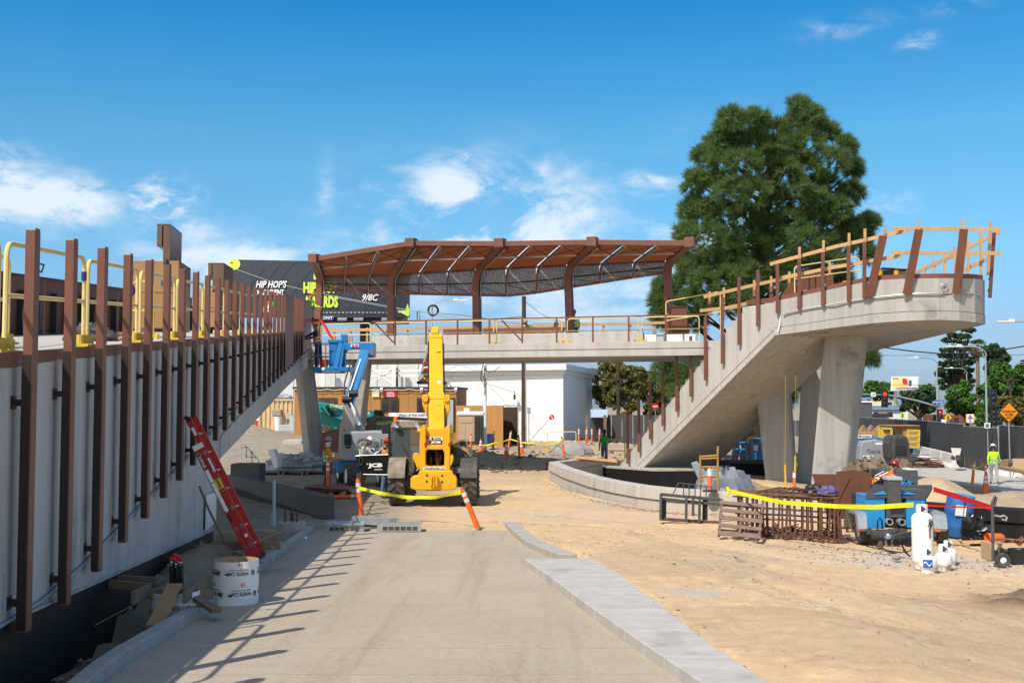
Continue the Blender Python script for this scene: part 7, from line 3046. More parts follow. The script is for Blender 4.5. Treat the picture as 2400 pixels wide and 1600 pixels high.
def person(label,loc,rz,shirt,trous,sk=skin,vest=None,hat=None,brim=.0,lean=0.0,arms=((.1,.15,.3),(.1,.15,.3)),legs=((.05,.1),(-.05,.1)),look=(0,0),s=1.0,sit=0.0,group='construction workers',sleeves=True,bandana=None):
 """facing local +y. arms: (forward, sideways, elbow bend) for left, right; legs: (hip forward, knee bend)."""
 t = E('person',label,'person',loc,rz,group)
 J,E_ = {},[]
 rx = lambda a: Matrix.Rotation(a,3,'X')
 hipz = .92
 J['pelvis'] = V((0,0,0))
 T = rx(-lean)
 def up(x,y,z):
  return T @ V((x,y,z))
 J['waist'] = up(0,.01,.17)
 J['chest'] = up(0,.0,.36)
 J['neck'] = up(0,-.01,.50)
 nk = J['neck']
 H = rx(-lean * .55 + look[0])
 J['head'] = nk + H @ V((0,.02,.13))
 rad = {'pelvis': (.155,.115),'waist': (.15,.105),'chest': (.165,.115),'neck': (.06,.06),'head': (.052,.055)}
 bones = [('pelvis','waist',1),('waist','chest',1),('chest','neck',1),('neck','head',0)]
 for i,sd in ((0,-1),(1,1)):
  k = 'LR'[i]
  fw,sw,el = arms[i]
  sh = up(sd * .185,-.005,.44)
  d = (T @ rx(lean * .6)) @ V((sd * math.sin(sw),math.sin(fw) * math.cos(sw),-math.cos(fw) * math.cos(sw)))
  eb = sh + d * .29
  f2 = fw + el
  d2 = (T @ rx(lean * .6)) @ V((sd * math.sin(sw) * .4 - sd * .25 * math.sin(el),math.sin(f2),-math.cos(f2))).normalized()
  wr = eb + d2 * .25
  hd = wr + d2 * .085
  J['sh' + k],J['el' + k],J['wr' + k],J['hd' + k] = sh,eb,wr,hd
  rad['sh' + k],rad['el' + k],rad['wr' + k],rad['hd' + k] = (.066,.066),(.047,.047),(.034,.03),(.042,.022)
  bones += [('chest','sh' + k,1),('sh' + k,'el' + k,1),('el' + k,'wr' + k,1 if sleeves else 0),('wr' + k,'hd' + k,0)]
  hf,kb = legs[i]
  hp = V((sd * .095,0,-.05))
  kn = hp + V((sd * .01,math.sin(hf),-math.cos(hf))) * .42
  af = hf - kb
  an = kn + V((0,math.sin(af),-math.cos(af))) * .41
  toe = an + V((sd * .02,.15,-.055))
  J['hp' + k],J['kn' + k],J['an' + k],J['to' + k] = hp,kn,an,toe
  rad['hp' + k],rad['kn' + k],rad['an' + k],rad['to' + k] = (.10,.105),(.07,.07),(.055,.06),(.045,.04)
  bones += [('pelvis','hp' + k,2),('hp' + k,'kn' + k,2),('kn' + k,'an' + k,2),('an' + k,'to' + k,3)]
 low = min(J['toL'].z,J['toR'].z,J['anL'].z - .06,J['anR'].z - .06,J['knL'].z - .07,J['knR'].z - .07) - .035
 off = V((0,0,-low + sit))
 names = list(J)
 me = bpy.data.meshes.new('tmp')
 me.from_pydata([tuple((J[n] + off) * s) for n in names],[(names.index(a),names.index(b)) for a,b,_ in bones],[])
 ob = bpy.data.objects.new('tmp',me)
 COL.objects.link(ob)
 ob.modifiers.new('skin','SKIN')
 sv = me.skin_vertices[0].data
 for i,n in enumerate(names):
  sv[i].radius = (rad[n][0] * s,rad[n][1] * s)
  sv[i].use_root = (n == 'pelvis')
 su = ob.modifiers.new('sub','SUBSURF')
 su.levels = su.render_levels = 2
 dg = bpy.context.evaluated_depsgraph_get()
 bme = bpy.data.meshes.new_from_object(ob.evaluated_get(dg))
 bpy.data.objects.remove(ob)
 # colour each face by its nearest bone
 A = np.array([tuple((J[a] + off) * s) for a,b,c in bones])
 B = np.array([tuple((J[b] + off) * s) for a,b,c in bones])
 kind = np.array([c for _,_,c in bones])
 cen = np.array([tuple(p.center) for p in bme.polygons])
 AB = B - A
 tt = np.clip(((cen[:,None] - A) * AB).sum(-1) / (AB * AB).sum(-1),0,1)
 dist = np.linalg.norm(cen[:,None] - (A + tt[...,None] * AB),axis=-1)
 near_ = dist.argmin(1)
 km = kind[near_]
 tor = (near_ <= 2)
 vs = [tuple(v.co) for v in bme.vertices]
 nrm = [tuple(v.normal) for v in bme.vertices]
 mb = MB()
 for v in vs:
  mb.v.append(v)
 for i,p in enumerate(bme.polygons):
  mb.f.append(tuple(p.vertices))
  mb.m.append(int(km[i]))
 faces = [tuple(p.vertices) for p in bme.polygons]
 bpy.data.meshes.remove(bme)
 # head with a face, ears; fingers
 hc = (J['head'] + off + H @ V((0,.015,.075))) * s
 Hm = H @ Matrix.Rotation(look[1],3,'Z')
 mb.k = 0
 mb.T = Matrix.Translation(hc) @ Hm.to_4x4() @ Matrix.Scale(s,4)
 mb.ball((0,0,0),1,12,(.076,.096,.118))
 mb.ball((0,.035,-.06),1,8,(.055,.06,.06))
 mb.add([(-.014,.088,.02),(.014,.088,.02),(.019,.098,-.025),(-.019,.098,-.025),(0,.122,-.022),(0,.095,-.035)],[(0,1,4),(1,2,4),(0,4,3),(2,5,4),(3,4,5)])
 for sd in (-1,1):
  mb.ball((sd * .078,-.005,0),1,6,(.012,.022,.034))
 mb.k = 4
 for sd in (-1,1):
  mb.ball((sd * .03,.088,.018),.011,6)
 mb.add([(-.025,.092,-.052),(.025,.092,-.052),(.02,.096,-.060),(-.02,.096,-.060)],[(0,1,2,3)])
 mb.k = 5
 mb.T = Matrix.Translation(hc) @ Hm.to_4x4() @ Matrix.Scale(s,4) @ Matrix.Translation((0,-.012,.012))
 n0 = len(mb.v)
 mb.lathe([(.078,-.04),(.085,.01),(.080,.05),(.055,.09),(.001,.112)],14,(0,0,0),'z',R(165),R(375))
 mb.T = None
 mb.k = 0
 for k in 'LR':
  wr,hd = (J['wr' + k] + off) * s,(J['hd' + k] + off) * s
  d = (hd - wr).normalized()
  sd = d.cross(V((1,0,0)))
  sd = sd.normalized() if sd.length > .1 else V((0,1,0))
  nn = d.cross(sd)
  for q,ln in enumerate((.062,.072,.068,.052)):
   a = hd - d * .01 * s + sd * (.026 - .0175 * q) * s
   b = a + (d * .6 * ln + nn * .2 * ln * (1 if k == 'L' else -1)) * s
   c = b + (d * .25 * ln + nn * .45 * ln * (1 if k == 'L' else -1)) * s
   mb.tube([a,b,c],[.009 * s,.0085 * s,.0065 * s],5)
  a = wr + d * .03 * s + sd * .03 * s
  mb.tube([a,a + (d * .03 + sd * .028) * s,a + (d * .06 + sd * .034) * s],[.011 * s,.010 * s,.008 * s],5)
 mb.build('body',[sk,shirt,trous,boots,eye_m,hair_m],t,smooth=True,fix=False)
 if vest is not None:
  used,vv,ff = {},[],[]
  for i,f in enumerate(faces):
   if tor[i]:
    g = []
    for a in f:
     if a not in used:
      used[a] = len(vv)
      vv.append(tuple(V(vs[a]) + V(nrm[a]) * .016 * s))
     g.append(used[a])
    ff.append(tuple(g))
  m2 = MB()
  m2.add(vv,ff)
  vo = m2.build('vest',vest,t,smooth=True,fix=False)
  so = vo.modifiers.new('thick','SOLIDIFY')
  so.thickness = .012 * s
  for z_,r_ in ((.10,1.0),(.24,1.02)):
   c = (up(0,.005,z_) + off) * s
   m2 = MB()
   ring = [c + T @ V((.178 * s * math.cos(a),.135 * s * math.sin(a),0)) for a in lin(0,2 * math.pi,21)]
   up_ = T @ V((0,0,.022 * s))
   m2.strip([p - up_ for p in ring],[p + up_ for p in ring])
   m2.build('reflective_band',reflect,vo,smooth=True)
  for sd in (-1,1):
   m2 = MB()
   p0,p1 = (up(sd * .09,.138,.16) + off) * s,(up(sd * .095,.122,.42) + off) * s
   p2,p3 = (up(sd * .09,-.132,.42) + off) * s,(up(sd * .09,-.138,.16) + off) * s
   m2.beam(p0,p1,.045 * s,.008,up=T @ V((0,1,0)))
   m2.build('reflective_band',reflect,vo)
   m2 = MB()
   m2.beam(p2,p3,.045 * s,.008,up=T @ V((0,1,0)))
   m2.build('reflective_band',reflect,vo)
 if hat is not None:
  m2 = MB()
  b = .155 if brim else .118
  m2.lathe([(b,0.0),(b + .002,.008),(.104,.016),(.102,.06),(.088,.10),(.055,.128),(.001,.138)],18)
  if not brim:
   m2.add([(.10 * math.cos(a),.10 * math.sin(a),.008) for a in lin(.5,2.64,7)] + [(.115 * math.cos(a),.165 * math.sin(a) + .005,.004) for a in lin(.5,2.64,7)],[(i,i + 1,8 + i,7 + i) for i in range(6)])
   m2.beam((0,-.07,.115),(0,.07,.118),.02,.03)
  hm = Matrix.Translation(hc) @ Hm.to_4x4() @ Matrix.Scale(s,4) @ Matrix.Translation((0,-.004,.038)) @ Matrix.Rotation(R(-5),4,'X')
  m2.v = [tuple(hm @ V(p)) for p in m2.v]
  m2.build('hard_hat' if not brim else 'hat',hat,t,smooth=True)
 if bandana is not None:
  m2 = MB()
  m2.lathe([(.085,.02),(.092,-.04),(.085,-.09),(.10,-.16)],14,(0,0,0),'z',R(150),R(390))
  hm = Matrix.Translation(hc) @ Hm.to_4x4() @ Matrix.Scale(s,4)
  m2.v = [tuple(hm @ V(p)) for p in m2.v]
  m2.build('bandana',bandana,t,smooth=True)
 return t
def tool_belt(t,s=1.0,z=.98):
 m = MB()
 m.tube([(.165 * math.cos(a),.125 * math.sin(a),z) for a in lin(0,6.28,17)],.025,6)
 m.build('tool_belt',blk,t,smooth=True)
 for x,y in ((-.17,-.06),(.17,-.02)):
  m = MB()
  m.ob((x,y,z - .1),(.10,.16,.2))
  m.build('tool_pouch',blk,t,bev=.02)
p = gnd(769,37.2,-.05)
q = person('worker with a camouflage hard hat, orange shirt and green vest by the orange post',p,R(-75),sh_org,jeans_d,skin,v_grn,hat_camo,arms=((.5,.1,.9),(.45,.1,1.0)),legs=((.12,.1),(-.1,.12)),bandana=sh_wht,look=(0,.1))
tool_belt(q,z=.93)
p = gnd(853,37.0,0)
q = person('worker with a white hard hat, white shirt and lime vest behind the open black door',p,R(-60),sh_wht,khaki,skin,v_lim,white,arms=((.7,.05,1.2),(.8,.05,1.3)),legs=((.06,.1),(-.06,.08)),look=(-.45,-.2),lean=.12)
tool_belt(q,z=.93)
p = gnd(902,34.6,0)
person('worker with a red hard hat and orange shirt beside the telehandler cab',p,R(-80),sh_org,jeans,skin,None,hat_rd,arms=((.5,.05,.9),(.6,.05,.8)),legs=((.1,.12),(-.08,.06)),look=(-.2,0))
p = W(746,838,BX)
p.z = BZ
q = person('worker in an orange hard hat and orange vest leaning out of the blue lift platform',p,R(78),sh_nvy,jeans_d,skin,v_org,hat_or,arms=((1.15,.1,.25),(1.05,.1,.4)),legs=((.12,.15),(-.1,.1)),lean=.22,look=(.1,0))
p = bpt(1246,3.3,5.42)
person('kneeling worker in a green vest with a grey hard hat bending over the footbridge bench',p,R(150),v_grn,jeans_d,skin,v_org,hat_camo,arms=((.35,.2,.3),(.35,.2,.3)),legs=((1.2,1.9),(.2,1.6)),lean=1.05,look=(.2,0))
p = bpt(1274,3.4,5.38)
person('kneeling worker in an orange and lime vest beside the grey-hatted worker on the footbridge',p,R(-100),sh_org,jeans_d,skin,v_lim,None,arms=((.35,.2,.3),(.35,.2,.3)),legs=((1.2,1.9),(.2,1.6)),lean=1.15,look=(.2,0))
p = bpt(1346,4.6,5.3)
person('worker in a lime shirt half hidden behind the fourth canopy column',p,R(25),sh_lim,jeans_d,skin,v_grn,hat_camo,arms=((.3,.45,.5),(.3,.45,.5)))
p = gnd(1416,55.2,-.1)
person('worker in a bright green shirt and black hard hat standing behind the low planter wall',p,R(160),sh_grn,jeans,skin_d,None,hat_bk,arms=((.3,.15,1.3),(.1,.15,.2)),legs=((.08,.12),(-.06,.1)),sleeves=False,s=.95)
p = gnd(2326,50.0,-.61)
person('worker in a lime long-sleeved shirt and wide white hat walking on the new concrete',p,R(-12),sh_lim,greyp,skin_d,None,straw,brim=1,arms=((-.3,.25,.4),(.35,.25,.3)),legs=((.28,.2),(-.25,.25)),look=(-.25,0),s=.96)
for ob in list(bpy.data.objects['person.008'].children) if 'person.008' in bpy.data.objects else []:
 if ob.name.startswith('body'):
  par = ob.parent
  for z_ in (1.12,1.30):
   m2 = MB()
   ring = [V((.185 * math.cos(a),.14 * math.sin(a),z_ * .96)) for a in lin(0,6.283,21)]
   m2.strip([q_ - V((0,0,.025)) for q_ in ring],[q_ + V((0,0,.025)) for q_ in ring])
   if z_ < 1.2:
    m2.build('reflective_band',grey_box,par,smooth=True)
p = gnd(2046,27.2,.0)
person('worker with a dark red hard hat and orange vest bending down behind the blue welder',p,R(-72),v_org,jeans_d,skin,v_org,hat_mr,arms=((1.1,.1,.3),(1.0,.1,.5)),legs=((.5,.5),(.3,.5)),lean=1.15,look=(.3,0))
p = on_deck(40,.9)
person('worker in green on the ramp, seen only between the closely spaced posts',p,R(-30),sh_grn,jeans_d,skin,v_org,hat_rd,arms=((.8,.1,.8),(.8,.1,.6)),legs=((.3,1.8),(.2,1.7)),lean=.35)
p = W(716,760,47.5)
p.z = zdeck(47.5) - .1
person('worker in a yellow hard hat at the top end of the ramp before the billboard',p,R(-120),sh_lim,jeans_d,skin,None,hat_y := mat('hat_yellow',(.80,.55,.05),None,rough=.4),arms=((.8,.1,.8),(.8,.1,.6)),legs=((.2,.6),(.1,.6)),lean=.5)
# ---------------------------------------------------------------- planter walls
def planter(name,label,pts,z0,z1,mt_,cope=.25,w=.42):
 t = E(name,label,'wall',(pts[0][0],pts[0][1],z0))
 m = MB()
 P = [(x,y,0) for x,y in pts]
 m.sweep([(-.05,z0 - .5),(-.05,z1 - cope - .02),(-w + .08,z1 - cope - .02),(-w + .08,z0 - .5)],P)
 m.build('base',mt_,t,world=True)
 m = MB()
 m.sweep([(0,z1 - cope),(-.02,z1),(-w,z1),(-w,z1 - cope)],P)
 m.build('coping',mt_,t,world=True,bev=.015)
 return t
PW = [(3.6,50.0),(1.42,45.4),(1.78,40.8),(2.38,36.2),(2.88,33.9),(3.45,32.1),(3.95,31.2),(4.4,30.65),(5.4,29.7),(6.6,28.7),(8.0,27.5)]
planter('planter_wall','low curved grey concrete planter wall below the foot of the stair',PW,-.15,.58,conc_l,.33)
planter('planter_wall','black coated planter wall at the right edge behind the barrel and bags',[(8.3,26.9),(9.6,25.2),(10.6,24.2),(12.5,23.2),(14,22.4)],-.1,.63,membrane,.3)
t = E('planter_wall','dark grey planter wall with a sloping top left of the blue lift','wall',gnd(758,28.5,0))
m = MB()
a,b = W(758,1162,28.4),W(530,1112,37.6)
m.ext([(a.x,a.y,-.6),(b.x,b.y,-.6),(b.x,b.y,b.z),(a.x,a.y,a.z)],(.25,.18,0))
m.build('body',conc_dk,t,world=True,bev=.02)
m = MB()
m.ext([(a.x - .01,a.y - .02,-.6),(b.x - .01,b.y - .02,-.6),(b.x - .01,b.y - .02,.24),(a.x - .01,a.y - .02,.02)],(.01,.006,0))
m.build('waterproofing',membrane,t,world=True)
m = MB()
a,b = W(540,1087,42),W(609,1088,42)
m.box(a.x,b.x,42,43,-.3,a.z)
top(m,'planter_wall','square dark grey planter block at the foot of the ramp soffit','wall',conc_dk,bev=.02)
t = E('planter_wall','black planter wall with a grey coping seen under the stair','wall',gnd(1720,52,-.4))
box2(t,'base',membrane,1640,1800,1086,1135,52,.4,0)
box2(t,'coping',conc_dk,1638,1802,1078,1086.5,51.95,.6,.02)
m = MB()
a,b = W(663,1031,66),W(707,1031,66)
m.box(a.x,b.x,66,68,.1,a.z)
top(m,'concrete_ledge','pale concrete ledge on the soil left of the pier','ledge',conc_l,bev=.03)
# ---------------------------------------------------------------- delineators, cones, tape
def delin(loc,label,tilt=(0,0),h=1.07,base=True,group='orange delineator posts'):
 t = E('delineator',label,'delineator',loc,0,group)
 t.rotation_euler = (tilt[0],tilt[1],0)
 m = MB()
 m.lathe([(.062,.03),(.055,h * .93),(.05,h * .95),(.036,h * .955),(.036,h),(.012,h),(.012,h * .97)],12)
 m.build('post',orange,t,smooth=True)
 for z in (.70,.84):
  m = MB()
  m.lathe([(.0605,h * z - .045),(.0600,h * z + .045)],12)
  m.build('reflective_band',reflect,t,smooth=True)
 if base:
  m = MB()
  m.lathe([(.001,.0),(.2,0),(.19,.035),(.07,.05),(.06,.06)],10)
  m.build('base',blk,t)
 return t
def cone(loc,label,h=.75):
 t = E('traffic_cone',label,'traffic cone',loc,0,'traffic cones')
 m = MB()
 m.lathe([(.15,.03),(.035,h),(.02,h)],14)
 m.build('body',orange,t,smooth=True)
 m = MB()
 m.box(-.19,.19,-.19,.19,0,.03)
 m.build('base',orange,t)
 for z in (.5,.72):
  m = MB()
  r = lambda q: .15 - .115 * (q - .03) / (h - .03) + .003
  m.lathe([(r(h * z),h * z),(r(h * z + .1),h * z + .1)],14)
  m.build('reflective_band',reflect,t,smooth=True)
def gp(px,d):
 p = gnd(px,d,0)
 p.z = gz(p.x,p.y)
 return p
delin(gp(850.5,28.9),'orange delineator left of the telehandler tied to the yellow tape',(0,R(-7)),1.0)
delin(G(1121,1240,.0) ,'strongly leaning orange delineator right of the telehandler tied to the yellow tape',(R(4),R(-22)),1.02,False)
t = delin(gp(770,36.6),'tall orange delineator in front of the camouflage-hatted worker',h=1.2)
m = MB()
m.lathe([(.001,0),(.55,0),(.55,.07),(.1,.1),(.001,.1)],18)
m.build('rubber_base',blk,t)
q = gp(775,34.6)
t = delin(q + V((0,0,.07)),'orange delineator lying on the ground left of the telehandler',h=.95,base=False)
t.rotation_euler = (0,R(90),R(8))
for px,d,rx_,lab in [(1104,62,0,'orange delineator by the portable toilet door'),(1191,66,9,'leaning orange delineator in front of the timber shed'),(1155.6,68,4,'orange delineator beside the dark blue bin'),
      (1217.6,55,-3,'orange delineator at the front of the soil heap'),(1322,60,-7,'leaning orange delineator in front of the gravel pile, holding tape'),
      (1356.5,72,0,'orange delineator, first right of the warehouse corner'),(1372.5,73,4,'orange delineator, second right of the warehouse corner'),
      (1387,76,0,'dark orange delineator in the shelter shade, left of a pair'),(1404,76,2,'dark orange delineator in the shelter shade, right of a pair'),
      (1664,33,0,'short orange delineator on the planter coping by the yellow scaffold'),(1859.5,42,0,'orange delineator at the foot of the dark slanting pier'),
      (2273.7,49.5,7,'leaning orange delineator left of the lime-shirted worker'),(2310,48,-4,'orange delineator just in front of the lime-shirted worker'),
      (1731,66,4,'orange delineator by the pine trunk'),(1692,64,0,'orange delineator in front of the white pickup'),(2300.6,57,0,'small orange delineator leaning at the fence')][:15]:
 p = gp(px,d)
 if px == 1664:
  p = V((W(1664,1147,29.75).x,29.75,.585))
 delin(p,lab,(0,R(rx_)),1.1 if d > 45 else (.62 if px == 1859.5 else (.64 if px == 1664 else 1.15)))
for px,d,lab in [(1127,64,'traffic cone at the foot of the white numbered pole'),(1187,56,'dirty traffic cone on the soil left of the front delineator'),(1222,63,'traffic cone beside the wooden pole'),(2306,45.5,'striped traffic cone in front of the lime-shirted worker')]:
 cone(gp(px,d),lab)
t = E('traffic_cone','orange cone lying on its side by the hand truck','traffic cone',W(2313,1259,22.4),0,'traffic cones')
t.rotation_euler = (0,R(90),R(12))
m = MB()
m.lathe([(.085,.0),(.075,.3),(.045,.36),(.02,.37)],14)
m.build('body',orange,t,smooth=True)
def tape(pts,label,mt_,w=.075,sag=.0,n=10,tw=0.0,group='barrier tapes'):
 P = []
 for i in range(len(pts) - 1):
  for k in range(n):
   s = k / n
   p = V(pts[i]).lerp(V(pts[i + 1]),s)
   p.z -= sag * 4 * s * (1 - s)
   P.append(p)
 P.append(V(pts[-1]))
 m = MB()
 A,B = [],[]
 for i,p in enumerate(P):
  a = tw * math.sin(i * .55)
  o = V((0,math.sin(a),math.cos(a))) * w / 2
  A.append(p - o)
  B.append(p + o)
 m.strip(A,B)
 A2 = [p + V((0,.004,0)) for p in A]
 B2 = [p + V((0,.004,0)) for p in B]
 m.strip(B2,A2)
 return top(m,'barrier_tape',label,'tape',mt_,group,fix=False)
tape([W(840,1143,28.8),W(900,1157,28.3),W(955,1165,28),W(1020,1165,27.2),W(1085,1152,26.2)],'yellow caution tape drooping between two delineators before the telehandler',tape_y,.09,.0,6,.7)
tape([W(1706,1150,24.4),W(1835,1177,23),W(1960,1186,22),W(2050,1188,21),W(2141,1182,20.2)],'long bright yellow tape stretched from the rebar cage to the white gas cylinder',tape_y,.085,.0,8,.12)
m = MB()
m.tube([W(1704,1142,24.4),W(1709,1150,24.35),W(1704,1160,24.35),W(1708,1165,24.35)],.035,6)
top(m,'tape_knot','knot of yellow tape on the corner of the rebar cage','tape',tape_y,smooth=True)
tape([W(2188,1146,23),W(2250,1165,22),W(2328,1191,20.3)],'red danger tape slanting from the blue welder down to the hand truck',tape_r,.10,.0,8,.25)
tape([W(2166,1184,20.1),W(2240,1187,20.2),W(2329,1189,20.25)],'thin red tape running level from the gas cylinder to the hand truck',tape_r,.03,.0,8,.3)
tape([W(1195,1028,64),W(1250,1039,63),W(1300,1038,62),W(1321,1030,60)],'yellow tape sagging in front of the gravel pile',tape_y,.07,.05,6,.4)
tape([W(1321,1030,60),W(1300,1048,58),W(1285,1060,57)],'yellow tape trailing from the leaning delineator to the soil',tape_y,.06,.05,6,.4)
tape([W(1128,1043,64),W(1160,1037,64),W(1195,1028,64)],'yellow tape between the numbered pole and the leaning delineator',tape_y,.07,.05,6,.4)
tape([W(2274,1090,49.5),W(2290,1096,49),W(2308,1084,48)],'yellow tape tied between the delineators by the lime-shirted worker',tape_y,.07,.03,6,.4)
# ---------------------------------------------------------------- middle ground
guardrail(gnd(1423,53.3,.16),gnd(1464,53.0,.16),'yellow and white guardrail beside the green-shirted worker',h=1.06,deep=True)
guardrail(gp(1282,67),gp(1350,66),'yellow guardrail against the white warehouse corner',group='yellow temporary guardrails')
scatter('gravel_pile',gravel,1400,lambda: (lambda p,a,r: (p.x + 1.15 * r * math.cos(a),p.y + r * math.sin(a)))(gnd(1340,62,0),random.uniform(0,6.28),1.3 * random.random() ** .5),.03,.07)
m = lumpy(V((gnd(1340,62,0).x,62,.1)),1.15,1.0,.78,5,30,-.6,3,.05)
m.build('gravel_pile',gravel,None,smooth=True)['kind'] = 'stuff'
t = E('portable_toilet','tan and grey portable toilet with a white roof by the numbered pole','portable toilet',gp(1100,66))
D = 66
box2(t,'cabin',blk_dusty,1073,1133,974,1042,D,1.3,.03)
box2(t,'roof',white,1070,1135,964,974.5,D - .05,1.4,.10)
d_ = box2(t,'door',porta,1073.5,1112,976,1034,D - .05,.05,.01)
box2(d_,'door_panel',porta,1078,1108,979,991,D - .075,.03,.01)
for x in (1077,1094):
 box2(d_,'door_panel',porta,x,x + 14,995,1030,D - .075,.03,.01)
for x in (1115,1121,1127):
 box2(t,'rib',blk,x,x + 2.5,977,1040,D - .04,.05,.01)
box2(t,'notice',print_wht,1087,1100,956,964,D + .4,.03,0)
box2(E('utility_box','tall white electrical box at the foot of the numbered pole','utility box',gp(1131,67)),'body',grey_box,1126,1133,997,1030,67,.3,.02)
box2(E('bin','dark blue bin behind the numbered pole','bin',gp(1148,69)),'body',navy,1141,1156,1016,1044,69,.6,.03)
t = sign_post(1239.5,.1,69,'grey back of a small sign on a thin post by the wooden pole',ytop=958)
plate(t,[(1235.5,969),(1243.8,969),(1243.8,954.5),(1235.5,954.5)],68.9,galv)
t = E('stop_sign','red stop sign leaning over on its slanting pole before the warehouse','sign',gp(1228,70))
m = MB()
m.tube([gp(1228,70) + V((0,0,.1)),W(1290,980,69.8)],.035,6)
m.build('pole',galv,t,world=True)
c = W(1293,977.5,69.7)
m = MB()
m.ext([c + V((.17 * 1.0 * math.cos(a + .6),0,.17 * math.sin(a + .6))) for a in [R(22.5 + 45 * k) for k in range(8)]],(0,.02,0))
pl_ = m.build('plate',print_red,t,world=True)
text('STOP',.1,print_wht,pl_,frame(c + V((0,-.012,0)),(.62,0,-.78),(.78,0,.62)),width=.25,height=.085,bold=.004,world=True)
t = E('road_sign','small round red traffic sign with a white bar above the stair steps','sign',gp(1535,84))
c = W(1536,952,84)
m = MB()
m.cyl(c,c + V((0,.02,0)),.24,20)
m.build('plate',print_red,t,world=True)
m = MB()
m.tube([gp(1536,84.1),c + V((0,.04,0))],.03,6)
m.build('pole',galv,t,world=True)
m = MB()
m.ob(c + V((0,-.006,0)),(.34,.01,.07))
m.build('bar',print_wht,t,world=True)
# planks and stacked steel by the planter
t = E('lumber_pile','long yellow-brown timbers lying on the rim of the planter','lumber',W(1400,1078,48))
for k,(a,b) in enumerate([((1350,1071),(1448,1081)),((1352,1075),(1447,1085)),((1351,1073),(1430,1080))]):
 m = MB()
 m.beam(W(*a,47.4 + .12 * k),W(*b,46.3 + .12 * k),.14,.1)
 m.build('timber',wood,t,world=True,bev=.01)
# wrapped bundle on pallets
p = gp(690,49.5)
t = E('pallet','wooden pallets under the grey wrapped bundle','pallet',p)
for k in range(3):
 for q in range(4):
  m = MB()
  x = p.x - 1.4 + 1.0 * k
  m.box(x,x + .9,49 + .28 * q,49.2 + .28 * q,p.z + .11,p.z + .14)
  m.build('slat',wood_gry,t,world=True)
 for q in range(2):
  m = MB()
  m.box(p.x - 1.4 + k + .8 * q,p.x - 1.3 + k + .8 * q,49,50.1,p.z,p.z + .11)
  m.build('stringer',wood_gry,t,world=True)
o = top(lumpy(p + V((.1,.5,.15)),1.45,.75,.62,8,34,.5,3.2,.22),'wrapped_bundle','long bundle wrapped in grey sheeting on pallets left of the pier','bundle',tarp,smooth=True)
m = MB()
A = [W(626,1054,48.4),W(640,1052,48.4),W(650,1075,48.4),W(652,1096,48.4),W(642,1098,48.4),W(634,1075,48.4)]
m.ext(A,(.1,.35,0))
top(m,'wrap_flap','bright white flap of sheeting hanging at the left end of the wrapped bundle','sheet',tarp_w,bev=.03)
t = E('steel_rack','galvanised steel rack standing under the ramp soffit','rack',gp(585,50))
for a,b in (((564,1050),(564,1086)),((577,1046),(577,1086)),((590,1056),(590,1086)),((564,1050),(577,1046)),((577,1046),(606,1078)),((564,1068),(600,1072)),((564,1085),(606,1085)),((606,1078),(606,1086))):
 m = MB()
 m.beam(W(*a,50),W(*b,50),.06,.05,up=(0,1,0))
 m.build('bar',galv,t,world=True)
t = E('steel_plates','dark brown steel plates leaning against the left pier','steel plates',gp(772,48))
for k in range(3):
 m = MB()
 m.ext([W(748 + 2 * k,1062,47 + .2 * k),W(790 + k,1060,47 + .2 * k),W(793 + k,1003,48 + .2 * k),W(753 + k,1014,48 + .2 * k)],(0,.05,0))
 m.build('plate',steel_br,t,world=True)
t = E('steel_plates','pile of flat rusty steel plates on a timber pallet near the worker','steel plates',gp(755,37.5))
p = gp(760,36)
for k in range(4):
 m = MB()
 m.ob((p.x + .1 * k - .1,p.y + .4,p.z + .16 + .04 * k),(1.5,.9,.03),(R(3),R(-4 + 2 * k),R(8 - 7 * k)))
 m.build('plate',steel_br,t,world=True)
for k in range(5):
 m = MB()
 m.ob((p.x - .6 + .35 * k,p.y + .3,p.z + .07),(.1,1.0,.12),(0,0,R(20)))
 m.build('bearer',wood,t,world=True)
# galvanised trench forms at the ramp end
t = E('steel_channel','galvanised steel channel lying across the end of the ramp','steel channel',W(800,1240,25.6),0,'galvanised channels')
for (x0,x1,y0,y1,d,mt_) in [(760,853,1220,1228,25.9,MATS['galvanised']),(762,853,1230,1246,25.5,MATS['galvanised'])]:
 box2(t,'web',mt_,x0,x1,y0,y1,d,.03,0)
box2(t,'flange',galv,761,853,1228,1230,25.45,.5,0)
for k in range(6):
 box2(t,'opening',blk_dusty,773 + 12 * k,782 + 12 * k,1235,1243,25.49,.012,0)
t = E('steel_channel','pale galvanised channel with square openings at the ramp end','steel channel',W(935,1240,25.4),0,'galvanised channels')
box2(t,'web',galv,884,987,1229,1245,25.4,.03,0)
m = MB()
m.ext([W(884,1229,25.4),W(987,1228,25.4),W(989,1222,26.1),W(900,1225,26.1)],(0,0,.015))
m.build('flange',galv,t,world=True)
for k in range(6):
 box2(t,'opening',blk_dusty,897 + 14 * k,908 + 14 * k,1233.5,1242,25.39,.012,0)
t = E('steel_channel','dull blue-grey channel lying behind the other two at the ramp end','steel channel',W(870,1220,26.6),0,'galvanised channels')
m = MB()
m.beam(W(832,1216,27),W(922,1223,26.5),.3,.16)
m.build('web',galv,t,world=True)
